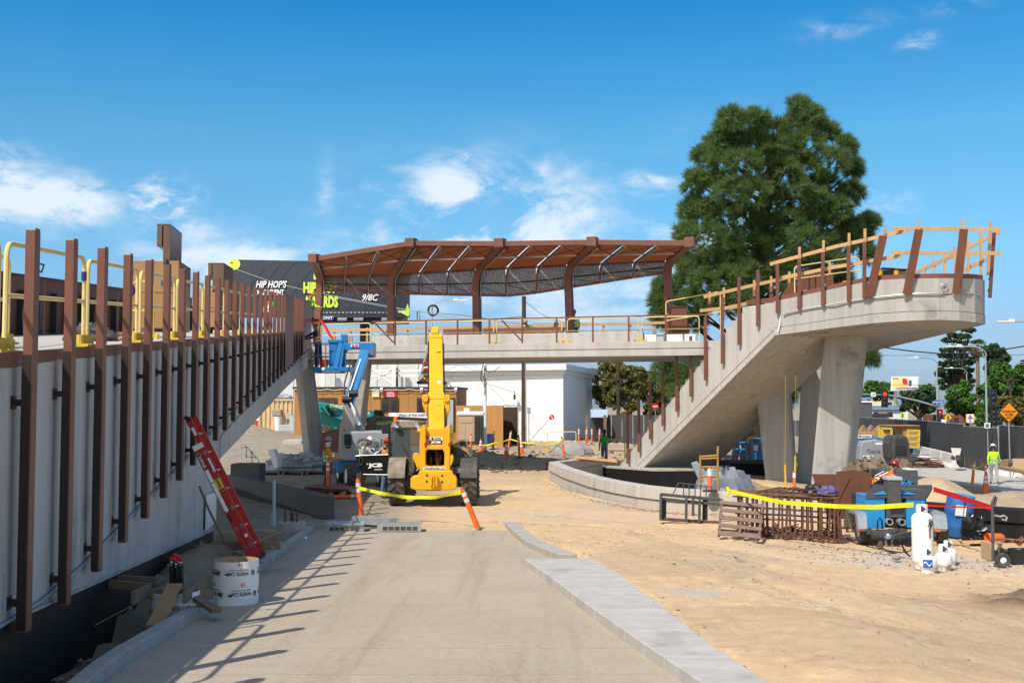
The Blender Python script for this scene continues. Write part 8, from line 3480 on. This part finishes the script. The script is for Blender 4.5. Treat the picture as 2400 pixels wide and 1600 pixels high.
# ---------------------------------------------------------------- left foreground
def build_ladder():
 t = E('ladder','red fibreglass extension ladder leaning from the trench against the wall','ladder',V((-3.85,17.3,.3)))
 yb = 17.15
 B,T = W(597,1310,yb),W(432,981,yb)
 u = (T - B).normalized()
 L_ = (T - B).length
 s = V((0,1,0))
 n = u.cross(s).normalized()
 if n.x < 0:
  n = -n
 for sec,(off,s0,s1) in enumerate([(-.045,0,L_ * .82),(.045,.0,L_)]):
  for w in (0,.40 - .03 * sec):
   m = MB()
   yy = s * (w + .015 * sec)
   a,b = B + u * s0 + n * off + yy,B + u * s1 + n * off + yy
   m.beam(a,b,.084,.008,up=s)
   for e in (-.04,.04):
    m.beam(a + n * e + s * .014,b + n * e + s * .014,.006,.03,up=s)
   r = m.build('side_rail',red_lad,t,world=True)
   k = .22
   while s0 + k < s1 - .05:
    if w == 0:
     c = B + u * (s0 + k) + n * off + yy
     m = MB()
     m.cyl(c - s * .010,c - s * .004,.026,14)
     m.build('rung_end',alu,r,world=True)
     m = MB()
     m.cyl(c - s * .0125,c - s * .0095,.016,10)
     m.build('rung_hole',blk,r,world=True)
     m = MB()
     m.cyl(c,c + s * .38,.016,8)
     m.build('rung',alu,t,world=True)
    k += .305
 for s_ in (L_ - .02,):
  m = MB()
  m.ob(B + u * s_ + n * .045 + s * .0,(.10,.05,.05),(0,.5,0))
  m.build('end_cap',blk,t,world=True)
 m = MB()
 m.ob(B + n * .05 + s * .2,(.07,.40,.05),(0,.5,0))
 m.build('foot',blk,t,world=True)
 for (f,off,ln,wd,mt_) in [(.80,0,.08,.16,print_wht),(.70,-.045,.22,.04,navy),(.60,-.045,.2,.055,print_wht),(.50,-.045,.24,.055,print_wht),(.40,-.045,.24,.055,print_wht),(.53,.03,.16,.10,print_yel),(.9,.05,.12,.04,print_wht),(.66,.06,.22,.03,print_wht),(.16,.05,.05,.05,print_wht)]:
  c = B + u * L_ * f + n * off - s * .0165
  m = MB()
  m.beam(c - u * ln / 2,c + u * ln / 2,wd,.002,up=s)
  m.build('sticker',mt_,t,world=True)
 for f,off,tx,w,mt_ in ((.70,-.045,'WERNER',.2,print_wht),(.30,-.05,'IRIL',.14,print_blk),(.53,.03,'DANGER',.14,print_blk)):
  text(tx,.1,mt_,t,frame(B + u * L_ * f + n * off - s * .02,-u,n),width=w,height=.04,bold=.002,world=True)
build_ladder()
def form_tube(c,r,h,label,rows,name='form_tube',dents=True):
 t = E(name,label,'cardboard tube',c)
 m = MB()
 m.lathe([(r,0),(r,h),(r - .012,h),(r - .012,0.0),(r,0)],40)
 o = m.build('shell',[white],t,smooth=True)
 m = MB()
 m.lathe([(r - .0125,.0),(r - .0125,h + .001),(r + .001,h + .0015)],40)
 m.build('lining',cardboard,t,smooth=True)
 for (s,a,z,w,hh,mt_,flip) in rows:
  f = -1 if flip else 1
  th = R(a)
  o_ = V((math.sin(th) * (r + .001),-math.cos(th) * (r + .001),z))
  text(s,.1,mt_,t,frame(o_,(f * math.cos(th),f * math.sin(th),0),(0,0,f)),width=w,height=hh,bold=.003,wrap=r + .001,depth=.0004)
 return t
p = GR(552,1412)
p.z = zr(p.y) + .002
rows = []
for z in (.44,.20):
 for k,a in enumerate((20,105,-62,190)):
  a += 8 * (z < .3)
  rows += [('WHITE CAP',a,z - .06,.26,.045,print_blk,True),('BUILDING TRUST ON EVERY JOB',a,z - .015,.24,.016,print_blk,True),('18',a + 3,z + .05,.05,.05,pink,True)]
rows = [q for q in rows]
tb = form_tube(p,.272,.52,'white printed cardboard form tube standing on the ramp by the kerb',rows)
for z in (.385,.135):
 for a in (-34,-8,60,135):
  th = R(a + 8 * (z < .3))
  o_ = V((math.sin(th) * .2735,-math.cos(th) * .2735,z))
  M4 = frame(o_,(math.cos(th),math.sin(th),0),(0,0,1))
  m = MB()
  if a in (-34,60):
   m.lathe([(.022,0),(.032,0),(.032,.0005),(.022,.0005)],16)
   m.lathe([(.001,0),(.018,0)],4,(0,.002,0))
  else:
   m.add([(-.035,.0,0),(.035,0,0),(.022,-.022,0),(-.022,-.022,0)],[(3,2,1,0)])
   for k in range(5):
    m.ob((-.02 + .01 * k,.012 + .004 * (k % 2),0),(.003,.014,.0006))
  m.v = [tuple(M4 @ V(q)) for q in m.v]
  e = m.build('printed_emblem',print_blk,tb,fix=False)
  e['kind'] = 'stuff'
m = MB()
m.tube([(.02,-.22,.52),(.05,-.2,.55),(.03,-.24,.50),(.07,-.23,.545)],.004,5)
m.build('tie_wire',galv,tb)
p = W(404,1440,13.0)
form_tube(V((p.x,13.1,.30)),.27,.42,'half buried printed form tube in the trench under the boards',[('WHITE CAP',22,.26,.3,.05,print_blk,False),('WHITE CAP',-58,.22,.3,.05,print_blk,False)])
def plank(a,b,da,db,w,h,label,mt_=wood_g,up=(0,0,1)):
 m = MB()
 m.beam(W(*a,da),W(*b,db),w,h,up=up)
 return top(m,'plank',label,'plank',mt_,'planks over the trench',bev=.004)
plank((235,1354),(368,1362),13.6,13.4,.05,.10,'upper of two long boards braced against the wall over the trench')
plank((214,1363),(353,1376),13.2,13.0,.05,.09,'lower of two long boards braced against the wall over the trench')
plank((205,1386),(228,1378),12.7,13.2,.16,.09,'stub board wedged between the long boards and the wall')
plank((312,1400),(346,1384),12.3,12.9,.05,.13,'short board on edge over the buried tube')
plank((343,1390),(500,1392),12.9,13.3,.05,.11,'board laid across the top of the buried tube')
plank((410,1370),(362,1468),13.0,12.0,.17,.045,'brown board slanting down into the trench',plywood)
plank((432,1401),(487,1355),12.7,13.8,.045,.12,'grey board on edge beside the standing tube')
plank((353,1372),(385,1352),13.4,14.2,.15,.04,'pale board lying behind the rebar bundle')
plank((452,1396),(508,1431),13.1,12.6,.12,.05,'loose grey board tilted over the kerb beside the tube',MATS['lumber_weathered'])
plank((500,1278),(660,1277),17.8,17.6,.14,.12,'thick grey timber lying across the trench at the ladder foot')
plank((560,1273),(612,1248),19.6,20.8,.12,.06,'short timber in the trench behind the ladder')
plank((545,1215),(575,1245),21,20.2,.1,.05,'small board on the soil near the access panel')
t = E('rebar_bundle','bundle of black ribbed bars with red caps standing in the trench','rebar',W(413,1366,13.6))
for k,(x,y) in enumerate([(402,1318),(410,1310),(417,1316),(424,1319),(413,1322)]):
 m = MB()
 a,b = W(x + 1,1385,13.6),W(x,y,13.5)
 m.tube([a,b],.022,7)
 for q in range(14):
  c = a.lerp(b,.1 + .06 * q)
  m.cyl(c,c + V((0,0,.016)),.028,7)
 bar = m.build('bar',blk,t,world=True)
 m = MB()
 m.cyl(b - V((0,0,.03)),b + V((0,0,.03)),.016,7)
 m.build('sleeve',white,bar,world=True)
 m = MB()
 m.lathe([(.022,.02),(.034,.045),(.03,.065),(.001,.07)],9,b)
 m.build('cap',red,bar,world=True,smooth=True)
t = E('shovel','long-handled shovel leaning against the wall in the trench','shovel',W(536,1297,18.4))
m = MB()
m.tube([W(467,1139,19.2),W(490,1195,19),W(524,1262,18.6),W(534,1290,18.4)],.02,7)
m.build('handle',wood_g,t,world=True,smooth=True)
m = MB()
m.ext([W(530,1288,18.4),W(539,1287,18.4),W(549,1304,18.2),W(540,1310,18.2),W(531,1302,18.3)],(0,.02,.0))
m.build('blade',galv,t,world=True)
m = MB()
m.tube([W(-20,1592,10.2),W(498,1319,17),W(720,1215,25)],.006,4)
top(m,'string_line','thin pale string line stretched along the trench','string line',wood)
t = E('concrete_stub','round concrete footing with anchor bolts beside the end of the kerb','footing',W(686,1262,24.6))
c = gnd(686,24.6,0)
m = MB()
m.lathe([(.001,-.3),(.305,-.3),(.305,.32),(.29,.335),(.001,.335)],28,c)
m.build('footing',conc,t,world=True,smooth=True)
for x,y in ((-.12,-.08),(.13,-.1),(-.02,.1),(.02,.02)):
 m = MB()
 p = c + V((x,y,.33))
 m.cyl(p,p + V((0,0,.2 + .1 * (x < 0))),.016,6)
 for z in (.04,.14):
  m.cyl(p + V((0,0,z)),p + V((0,0,z + .03)),.034,6)
 m.build('anchor_bolt',rust,t,world=True)
m = MB()
m.cyl(W(642,1232,24),W(642,1124,24),.035,10)
m.cyl(W(640,1232,24),W(640,1205,24),.06,10)
top(m,'standpipe','thin grey standpipe beside the dark planter wall','pipe',grey_box)
m = MB()
m.ob(GR(712,1259,.03),(.14,.09,.05),(0,.2,.4))
top(m,'litter','crumpled pale blue wrapper on the ramp by the kerb','litter',tarp_w,bev=.01)
# ---------------------------------------------------------------- right foreground
def build_cage():
 t = E('rebar_cage','rusty box-shaped rebar cage behind the leaning pallet','rebar cage',gnd(1840,24.2,0))
 a,b = gnd(1725,24.7,0),gnd(1962,23.5,0)
 zt = .90
 n = 21
 dp = V((.25,1.05,0))
 for k in range(n):
  p = a.lerp(b,k / (n - 1))
  m = MB()
  h = zt + .03 * math.sin(k * 2.3)
  p = p + V((random.uniform(-.03,.03),random.uniform(-.03,.03),0))
  e = random.uniform(-.05,.05)
  m.tube([p + V((0,0,.03)),p + V((.01 + e,0,h)),p + dp + V((e,0,h)),p + dp + V((0,0,.03)),p + V((0,0,.03))],.022,5)
  m.build('stirrup',rust,t,world=True)
 for y0 in (V((0,0,0)),dp):
  for z in (.08,.40,zt - .04):
   m = MB()
   m.tube([a + y0 + V((-.08,.03,z)),a.lerp(b,.5) + y0 + V((0,.03,z + .02)),b + y0 + V((.06,.03,z))],.02,5)
   m.build('long_bar',rust,t,world=True)
 for k in range(9):
  m = MB()
  s = k / 8
  m.tube([a + dp * s + V((-.02,0,zt + .02)),b + dp * s + V((.05 * math.sin(k),0,zt + .01))],.017,5)
  m.build('top_bar',rust,t,world=True)
 for k in range(7):
  m = MB()
  p = a.lerp(b,.45 + .05 * k) + dp * .5
  m.tube([p + V((-.5 + .06 * k,.1,zt + .05)),p + V((0,.2 - .05 * k,zt + .14)),p + V((.55,-.1 + .03 * k,zt + .05))],.016,5)
  m.build('loose_bar',rust,t,world=True)
 for k in range(70):
  m = MB()
  p = a.lerp(b,random.random()) + dp * random.random()
  q = V((random.uniform(-.3,.3),random.uniform(-.2,.2),random.uniform(-.05,.22)))
  m.tube([p - q + V((0,0,.04)),p + V((0,0,.16)),p + q + V((0,0,.06))],.014,5)
  m.build('loose_bar',rust,t,world=True)
 for k in range(8):
  m = MB()
  p = b + V((.05 + .03 * k,.12 * k,0))
  m.tube([p + V((0,0,.03)),p + V((-.02,0,.5)),p + V((.05,0,.82 - .02 * k)),p + V((.2,.02,.8 - .06 * k))],.018,5)
  m.build('end_bar',rust,t,world=True)
build_cage()
top(lumpy(W(1912,1153,24.0),.23,.16,.14,13,18),'bag','black fabric bag lying on top of the rebar cage','bag',blk,smooth=True)
top(lumpy(W(1940,1156,23.8),.22,.15,.15,17,18),'bag','dark purple jacket bundled on top of the rebar cage','jacket',print_pur,smooth=True)
def build_pallet():
 P = [W(1690,1173,24.1),W(1791,1181,24.1),W(1782,1262,23.5),W(1684,1252,23.6)]
 t = E('pallet','weathered wooden pallet leaning upright against the rebar cage','pallet',P[3])
 q = lambda u,v,o=0: P[0].lerp(P[1],u).lerp(P[3].lerp(P[2],u),v) + V((0,o,0))
 for v in (.05,.27,.50,.72,.95):
  m = MB()
  m.beam(q(-.01,v),q(1.01,v + .01),.02,.085,up=q(.5,0) - q(.5,1))
  m.build('slat',wood_gry,t,world=True,bev=.004)
 for u in (.03,.5,.97):
  m = MB()
  m.beam(q(u,-.02,.06),q(u,1.05,.06),.04,.09,up=(0,1,0))
  m.build('stringer',wood_gry,t,world=True)
 for v in (.1,.5,.9):
  m = MB()
  m.beam(q(0,v,.12),q(1,v,.12),.02,.085,up=q(.5,0) - q(.5,1))
  m.build('back_slat',wood_gry,t,world=True)
build_pallet()
t = E('fork_carriage','black steel fork carriage frame standing on the dirt left of the pallet','fork carriage',W(1600,1225,27.6))
Dk = 27.6
bm2 = lambda nm,a,b,w,h,mt_=steel_dk,d0=Dk,d1=None: MB().beam(W(*a,d0),W(*b,d1 or d0),w,h,up=(0,1,0) if abs(a[0] - b[0]) < abs(a[1] - b[1]) else (0,0,1)).build(nm,mt_,t,world=True,bev=.006)
bm2('top_bar',(1549,1158),(1692,1171),.09,.07)
bm2('shaft',(1552,1168),(1692,1182),.06,.06)
bm2('bottom_bar',(1547,1215),(1690,1225),.09,.07,rust)
for x,y0,y1 in ((1549,1156,1218),(1609,1160,1222),(1625,1161,1208),(1640,1162,1226)):
 bm2('upright',(x,y0),(x - 1,y1),.05,.1,steel_dk,Dk - .1)
for x in (1556,1653):
 bm2('fork',(x,1166),(x - 1,1218),.12,.05,blk,Dk + .05)
t = E('rod_rack','thin steel rod rack standing behind the fork carriage','rack',W(1620,1165,29))
for a,b in (((1590,1131),(1668,1141)),((1590,1131),(1576,1160)),((1668,1141),(1677,1166)),((1602,1133),(1602,1162)),((1615,1134),(1615,1163)),((1629,1136),(1629,1164)),((1642,1138),(1642,1166)),((1655,1140),(1655,1167))):
 m = MB()
 m.cyl(W(*a,29),W(*b,29),.014,6)
 m.build('rod',steel_dk,t,world=True)
t = E('scaffold_frame','rusty yellow scaffold frame standing inside the planter','scaffold',W(1662,1146,37))
yel_sc = mat('scaffold_yellow',(.48,.27,.04),(.30,.16,.04),6,.6)
for a,b in (((1641,1066),(1643,1206)),((1682,1062),(1684,1206)),((1641,1070),(1683,1067)),((1641,1075),(1683,1073)),((1642,1094),(1683,1094)),((1642,1116),(1684,1116)),((1683,1045),(1682,1064))):
 m = MB()
 m.cyl(W(*a,37),W(*b,37),.035,7)
 m.build('tube',yel_sc,t,world=True,smooth=True)
p = W(1680,1145,39)
top(lumpy(V((p.x + .3,39.2,-.8)),1.05,.8,1.4,21,30,.3,2.5,.13),'tarp_heap','heap of grey building wrap sheeting behind the scaffold frame','sheet',tarp_shade,smooth=True)
p = W(1722,1145,40.5)
top(lumpy(V((p.x,40.5,-.8)),.85,.6,.95,23,30,.3,2.5,.13),'tarp_heap','smaller grey sheet heap beside the slanting pier','sheet',tarp_shade,smooth=True)
m = MB()
m.ext([W(1620,1085,40),W(1634,1080,40),W(1660,1110,40),W(1662,1135,40),W(1640,1130,40)],(0,.12,0))
top(m,'sheet','blue-grey sheet draped off the stair plinth','sheet',tarp,bev=.03)
t = E('lift_basket','bright blue tubular lift basket standing beyond the stair','lift basket',gnd(1750,56,-.3))
for a,b,d0 in [((1720,1040),(1727,1080),55),((1731,1040),(1736,1080),55),((1746,1037),(1752,1082),55),((1761,1026),(1765,1082),55),((1785,1028),(1786,1082),55),((1719,1040),(1786,1040),55),((1722,1066),(1770,1068),55),((1760,1026),(1786,1028),55),((1722,1038),(1746,1036),56.4),((1724,1052),(1750,1053),56)]:
 m = MB()
 m.cyl(W(*a,d0),W(*b,d0),.045,7)
 m.build('tube',blue_w,t,world=True,smooth=True)
box2(t,'control_cabinet',blue_w,1773,1784,1060,1083,55,.5,.03)
box2(t,'notice',print_wht,1766,1777,1043,1056,54.9,.03,0)
m = MB()
m.tube([W(1753,1038,54.9),W(1753,1030,54.9),W(1758,1026,54.9),W(1766,1026,54.9)],.06,6)
m.build('padding',yel_deep,t,world=True,smooth=True)
for px,a in ((1842,(1840,1088)),(1863,(1864,1068))):
 m = MB()
 m.tube([W(a[0],a[1],42),W(px,1150,42)],.035,6)
 m.tube([W(a[0] + 1,880,43),W(a[0],a[1],42)],.004,4)
 top(m,'hanging_rope','yellow tube hanging on a cord ' + ('left of' if px < 1850 else 'against') + ' the middle slanting pier','rope',yel_deep)
def sheet_panel(pts,d,dy,label,fold=None):
 t = E('corten_sheet',label,'steel panel',W(*pts[0],d),0,'rusty brown steel panels')
 m = MB()
 m.ext([W(x,y,d) for x,y in pts],(0,.02,0))
 m.build('web',corten,t,world=True)
 m = MB()
 a,b = pts[1],pts[2]
 m.ext([W(*a,d),W(*b,d),W(*b,d) + V((.02,dy,0)),W(*a,d) + V((.02,dy,0))],(.02,0,0))
 m.build('return_edge',corten,t,world=True)
 if fold:
  m = MB()
  m.beam(W(*fold[0],d - .012),W(*fold[1],d - .012),.05,.02,up=(0,1,0))
  m.build('fold',corten,t,world=True)
sheet_panel([(1960,1105),(2000,1101),(2043,1109),(2038,1190),(2030,1215),(1965,1215)],26.6,.3,'rusty brown steel panel standing behind, with a rounded top edge')
sheet_panel([(1903,1110),(2020,1112),(2018,1212),(1940,1214)],26.0,.3,'rusty brown steel panel in front with a slanting left edge and a diagonal fold',((1990,1118),(1945,1208)))
t = E('steel_trestle','rusty brown slatted trestle carrying the steel panels','trestle',W(1995,1255,25.6))
for x in (1986,2000,2012):
 for y in (1222,1236,1250):
  m = MB()
  m.beam(W(x - 8,y,25.6),W(x + 8,y - 3,25.6),.05,.05)
  m.build('bar',rust,t,world=True)
 m = MB()
 m.beam(W(x,1212,25.6),W(x - 1,1262,25.6),.05,.05,up=(0,1,0))
 m.build('leg',rust,t,world=True)
def gas(px,yb,d,r,h,label,rust_=False,collar=True,mt_=None):
 p = gnd(px,d,0)
 p.z = CAMZ - (yb - 949) * d / F
 t = E('gas_cylinder',label,'gas cylinder',p,0,'white gas cylinders')
 m = MB()
 e = r * .75
 pr = [(.001,.02),(r * .72,.0),(r * .75,.03)] + [(r * math.sin(a),.03 + e - e * math.cos(a)) for a in lin(.95,1.57,4)] + [(r,h - e)] + [(r * math.cos(a),h - e + e * math.sin(a)) for a in lin(.15,1.5,7)] + [(.001,h)]
 m.lathe(pr,28)
 m.build('tank',mt_ or white_tk,t,smooth=True)
 m = MB()
 m.lathe([(r * .55,h - .03),(r * .55,h + .11),(r * .50,h + .12),(r * .50,h - .03)],18,(0,0,0),'z',R(-60),R(240))
 m.build('collar',white_tk,t,smooth=True)
 m = MB()
 m.cyl((0,0,h - .01),(0,0,h + .09),.025,8)
 m.cyl((0,-r * .58,h + .05),(0,-r * .5,h + .05),.03,10)
 m.build('valve',steel_dk,t)
 return t
g_ = gas(2156,1328,20.0,.18,.98,'tall white gas cylinder with black markings, tied to the yellow tape')
text('Propane',.1,print_blk,g_,frame((.07,-.17,.66),(0,0,-1),(.93,.36,0)),width=.24,height=.05,bold=.003)
for k,(x,z,w,h) in enumerate([(.09,.72,.10,.30),(.08,.17 + .2,.14,.07)]):
 m = MB()
 th = math.asin(x / .1815)
 m.strip([(.1815 * math.sin(th + s_),-.1815 * math.cos(th + s_),z - h / 2) for s_ in lin(-w / .36,w / .36,6)],[(.1815 * math.sin(th + s_),-.1815 * math.cos(th + s_),z + h / 2) for s_ in lin(-w / .36,w / .36,6)])
 m.build('sticker',barrier_m,g_)
m = MB()
m.tube([(.06 + .03 * math.sin(a * 1.3),-.183 + .006 * k_,.86 - .035 * a) for k_,a in enumerate(lin(0,5,4))] + [(.12,-.16,.78),(.11,-.165,.84),(.05,-.183,.80)],.009,5)
m.build('mark',print_blk,g_)
g_ = gas(2167,1337,19.5,.15,.30,'short white gas cylinder with a blue label in front of the tall one')
m = MB()
m.strip([(.151 * math.sin(s_),-.151 * math.cos(s_),.10) for s_ in lin(-.85,.2,8)],[(.151 * math.sin(s_),-.151 * math.cos(s_),.235) for s_ in lin(-.85,.2,8)])
lb = m.build('label_plate',print_blue,g_)
m = MB()
m.strip([(.152 * math.sin(s_),-.152 * math.cos(s_),.155 + .03 * math.sin(i_)) for i_,s_ in enumerate(lin(-.75,.1,8))],[(.152 * math.sin(s_),-.152 * math.cos(s_),.175 + .03 * math.sin(i_)) for i_,s_ in enumerate(lin(-.75,.1,8))])
m.build('label_mark',print_wht,lb)
gas(2204,1333,19.8,.145,.33,'dirty white gas cylinder with brown rust patches',mt_=mat('tank_rusty',(.72,.70,.66),None,rough=.5,c3=(.36,.24,.14),sc3=5,t3=.50))
gas(2216,1323,20.5,.14,.34,'white gas cylinder behind the rusty one')
t = E('barrel','tilted bright blue plastic barrel wrapped in clear film behind the welder','barrel',W(2240,1256,24.4))
t.rotation_euler = (R(4),R(7),0)
m = MB()
m.lathe([(.001,.01),(.25,0),(.28,.05),(.285,.2),(.29,.22),(.285,.24),(.29,.52),(.295,.54),(.29,.56),(.275,.78),(.25,.85),(.001,.85)],26)
m.build('body',blue,t,smooth=True)
m = MB()
m.lathe([(.27,.83),(.285,.84),(.285,.88),(.001,.89)],26)
m.build('lid',blue_w,t,smooth=True)
m = MB()
m.ob((-.08,-.30,.58),(.22,.012,.22))
m.build('paper_label',print_wht,t)
m = MB()
m.ob((-.02,-.30,.48),(.015,.015,.75))
m.build('strap',blk,t)
for sd,(px,py,d,sx,sz,lab) in enumerate([(2288,1250,23.6,.28,.46,'shiny black rubbish bag slumped beside the blue barrel'),(2070,1150,25.5,.28,.35,'black plastic wrapped load behind the welder and bending worker'),(2300,1268,23.2,.2,.25,'smaller black rubbish bag lying in front of the slumped one')]):
 p = W(px,py + 18,d)
 top(lumpy(p,sx,sx * .8,sz,31 + sd,26,.2,3.5,.3),'rubbish_bag',lab,'rubbish bag',bag,smooth=True)
Dh = 20.2
t = E('hand_truck','black hand truck with a white-hubbed wheel at the right edge','hand truck',gnd(2328,Dh,0))
m = MB()
m.tube([W(2327,1313,Dh),W(2326,1200,Dh),W(2325,1180,Dh),W(2331,1163,Dh),W(2335,1166,Dh),W(2330,1185,Dh)],.026,8)
m.build('frame',steel_dk,t,world=True,smooth=True)
m = MB()
m.tube([W(2328,1200,Dh + .4),W(2327,1313,Dh + .4)],.026,8)
m.build('frame',steel_dk,t,world=True,smooth=True)
for yy in (1215,1260,1305):
 m = MB()
 m.cyl(W(2327,yy,Dh),W(2328,yy,Dh + .4),.02,7)
 m.build('crossbar',steel_dk,t,world=True)
for k,dy in enumerate((-.03,.5)):
 m = MB()
 c = W(2350,1306,Dh + dy)
 c.z = gz(c.x,c.y) + .125
 m.lathe([(.06,-.04),(.11,-.045),(.13,-.03),(.13,.03),(.11,.045),(.06,.04)],20,c,'y')
 w = m.build('wheel',rubber,t,world=True,smooth=True)
 m = MB()
 m.lathe([(.001,-.05),(.03,-.05),(.06,-.03),(.062,.03),(.001,.03)],16,c,'y')
 m.build('rim',white,w,world=True,smooth=True)
m = MB()
m.tube([W(2331,1207,Dh),W(2345,1210,Dh),W(2352,1207,Dh),W(2360,1212,Dh),W(2358,1219,Dh),W(2348,1216,Dh)],.018,6)
m.build('hook',galv,t,world=True,smooth=True)
t = E('debris_box','open cardboard box with brown scraps beside the hand truck','box',gnd(2335,21.2,0))
p = gnd(2335,21.2,0)
m = MB()
m.box(p.x - .26,p.x + .2,p.y - .2,p.y + .2,.0,.3)
m.build('box',cardboard,t,world=True)
m = MB()
m.ext([(p.x - .26,p.y - .2,.3),(p.x + .2,p.y - .2,.3),(p.x + .26,p.y - .35,.22),(p.x - .3,p.y - .36,.2)],(0,0,.008))
m.build('flap',cardboard,t,world=True)
for k in range(7):
 m = MB()
 m.ob((p.x + .05 + .06 * k,p.y - .05 + .03 * (k % 3),.32 + .02 * (k % 2)),(.25,.05,.02),(.3 * k,.5 - .2 * k,k))
 m.build('scrap',wood_b,t,world=True)
m = MB()
p = gnd(2377,20.6,0)
m.lathe([(.001,.01),(.13,.0),(.16,.26),(.165,.26),(.15,.24),(.12,.03)],16,p)
top(m,'bucket','black bucket on the dirt right of the hand truck','bucket',blk,smooth=True)
plank((2180,1272),(2420,1266),23.4,22.6,.1,.06,'long timber on the ground below the black planter wall',wood)
m = MB()
m.ball(W(2101,1306,20.8),.07,7,(1.2,.9,.7))
top(m,'rock','brown rock on the gravel left of the gas cylinders','rock',stone)
m = MB()
m.tube([G(1985,1262,.01),G(2020,1277,.01),G(2070,1288,.01),G(2125,1296,.01)],.012,5)
top(m,'cable','thin dark cable lying on the dirt from the rebar cage to the cylinders','cable',blk)
# ---------------------------------------------------------------- right background props
t = E('crate','plywood crate of mixed scrap timber above the blue lift boom','crate',W(2036,1020,64))
box2(t,'box',plywood,2012,2062,1011,1024,64,1.5,.02)
for k in range(9):
 m = MB()
 m.beam(W(2014 + 5 * k,1012,64.4),W(2022 + 5 * k - 2 * (k % 3),998 + 3 * (k % 4),65),.08,.2,up=(0,1,0))
 m.build('timber',wood_g if k % 2 else plywood,t,world=True)
t = E('steel_cage','yellow steel cage standing behind the grey lift','cage',W(2075,1026,63))
for a,b in (((2061,1003),(2061,1027)),((2089,1004),(2089,1028)),((2061,1003),(2089,1004)),((2061,1026),(2089,1027)),((2063,1004),(2076,1026)),((2067,1003),(2067,1026))):
 m = MB()
 m.beam(W(*a,63),W(*b,63),.12,.1,up=(0,1,0) if a[0] == b[0] else (0,0,1))
 m.build('bar',yel_deep,t,world=True)
box2(t,'mesh',plywood,2068,2088,1006,1026,63.1,.05,0)
t = E('steel_cage','tall yellow ladder-like frame in front of the plywood box','cage',W(2141,1052,65))
for a,b in (((2128,1008),(2126,1052)),((2154,1009),(2152,1053)),((2126,1008),(2156,1009)),((2127,1020),(2155,1021)),((2127,1034),(2154,1035)),((2127,1047),(2153,1048))):
 m = MB()
 m.beam(W(*a,65),W(*b,65),.12,.1,up=(0,1,0) if abs(a[0] - b[0]) < 5 else (0,0,1))
 m.build('bar',yel_deep,t,world=True)
t = E('plywood_box','large plywood box with a flat lid by the fence','box',W(2136,1050,67))
box2(t,'box',plywood,2116,2156,998,1050,67,1.5,.01)
box2(t,'lid',plywood,2082,2156,996,998,66.8,1.8,0)
t = E('steel_scrap','heap of flat rusty steel strips in front of the white barriers','scrap heap',gnd(2178,66,-.7))
for k in range(26):
 m = MB()
 p = gnd(2150 + 2.2 * k,66 + random.uniform(-.7,.7),-.62 + .025 * (26 - k) * random.random())
 m.ob(p,(random.uniform(.8,1.6),.14,.04),(random.uniform(-.1,.1),random.uniform(-.1,.2),random.uniform(-.5,.5)))
 m.build('strip',rust if k % 3 else corten,t,world=True)
t = E('mixer_cart','small white wheeled mixing cart parked against the barriers','cart',gnd(2241,60,-.7))
m = MB()
m.loft([[W(2232,1066,60),W(2250,1066,60),W(2250,1064,61),W(2232,1064,61)],[W(2229,1050,60),W(2253,1051,60),W(2253,1050,61.2),W(2229,1049,61.2)]])
m.build('tray',barrier_m,t,world=True)
for x in (2234,2247):
 m = MB()
 m.cyl(W(x,1073,60),W(x,1073,60.2),.12,12)
 m.build('wheel',rubber,t,world=True)
m = MB()
m.tube([W(2231,1065,60),W(2236,1076,60),W(2246,1077,60),W(2251,1064,60)],.03,6)
m.build('frame',steel_dk,t,world=True)
m = MB()
p = W(2358,1086,51.5)
m.lathe([(.001,-.35),(.19,-.35),(.21,0),(.19,.35),(.001,.35)],18,p,'x')
top(m,'roll','brown straw wattle roll standing against the white barrier behind the worker','roll',mat('straw_brown',(.26,.18,.11),(.18,.12,.07),30,.95,bump=.5),smooth=True).rotation_euler = (0,0,R(50))
m = MB()
m.tube([W(2338,1093,51),W(2380,1101,50.5),W(2420,1110,50)],.09,8)
top(m,'wattle','long straw wattle lying along the barrier at the right edge','wattle',MATS['straw_brown'],smooth=True)
m = MB()
m.ob(W(2395,1090,51.5),(.8,.06,.6),(R(-15),0,0))
top(m,'board','pale board leaning against the barrier at the right edge','board',cardboard)
t = E('steel_tank','long dark grey steel box behind the blue welder with a lid handle','steel box',W(2130,1130,29))
box2(t,'box',steel_dk,2070,2152,1102,1135,29,1.0,.02)
box2(t,'handle',white,2126,2146,1098,1102,29.2,.4,.02)
m = MB()
m.cyl(W(2157,1106,29),W(2157,1106,29.6),.07,10)
m.build('motor',galv,t,world=True)
t = E('blue_rack','low blue steel triangle rack behind the exhaust stack','rack',W(2128,1140,27))
for a,b in (((2115,1138),(2141,1132)),((2115,1124),(2141,1132)),((2115,1138),(2115,1124)),((2125,1136),(2122,1124)),((2114,1142),(2130,1139))):
 m = MB()
 m.beam(W(*a,27),W(*b,27),.05,.06,up=(0,1,0))
 m.build('bar',blue_w,t,world=True)
for k,(px,py,d,r) in enumerate([(2005,1105,30,.42),(2040,1100,31,.5),(2110,1096,33,.35)]):
 p = W(px,py,d)
 top(lumpy(V((p.x,d,p.z - .35)),r,r * .8,.55,41 + k,18,.1,2.5,.3),'soil_heap',['dark clod of soil','brown soil heap','grey soil heap'][k] + ' ' + ['behind the rounded steel panel','above the bending worker','behind the long grey steel box'][k],'soil heap',MATS['soil_clod_dark'],smooth=True)
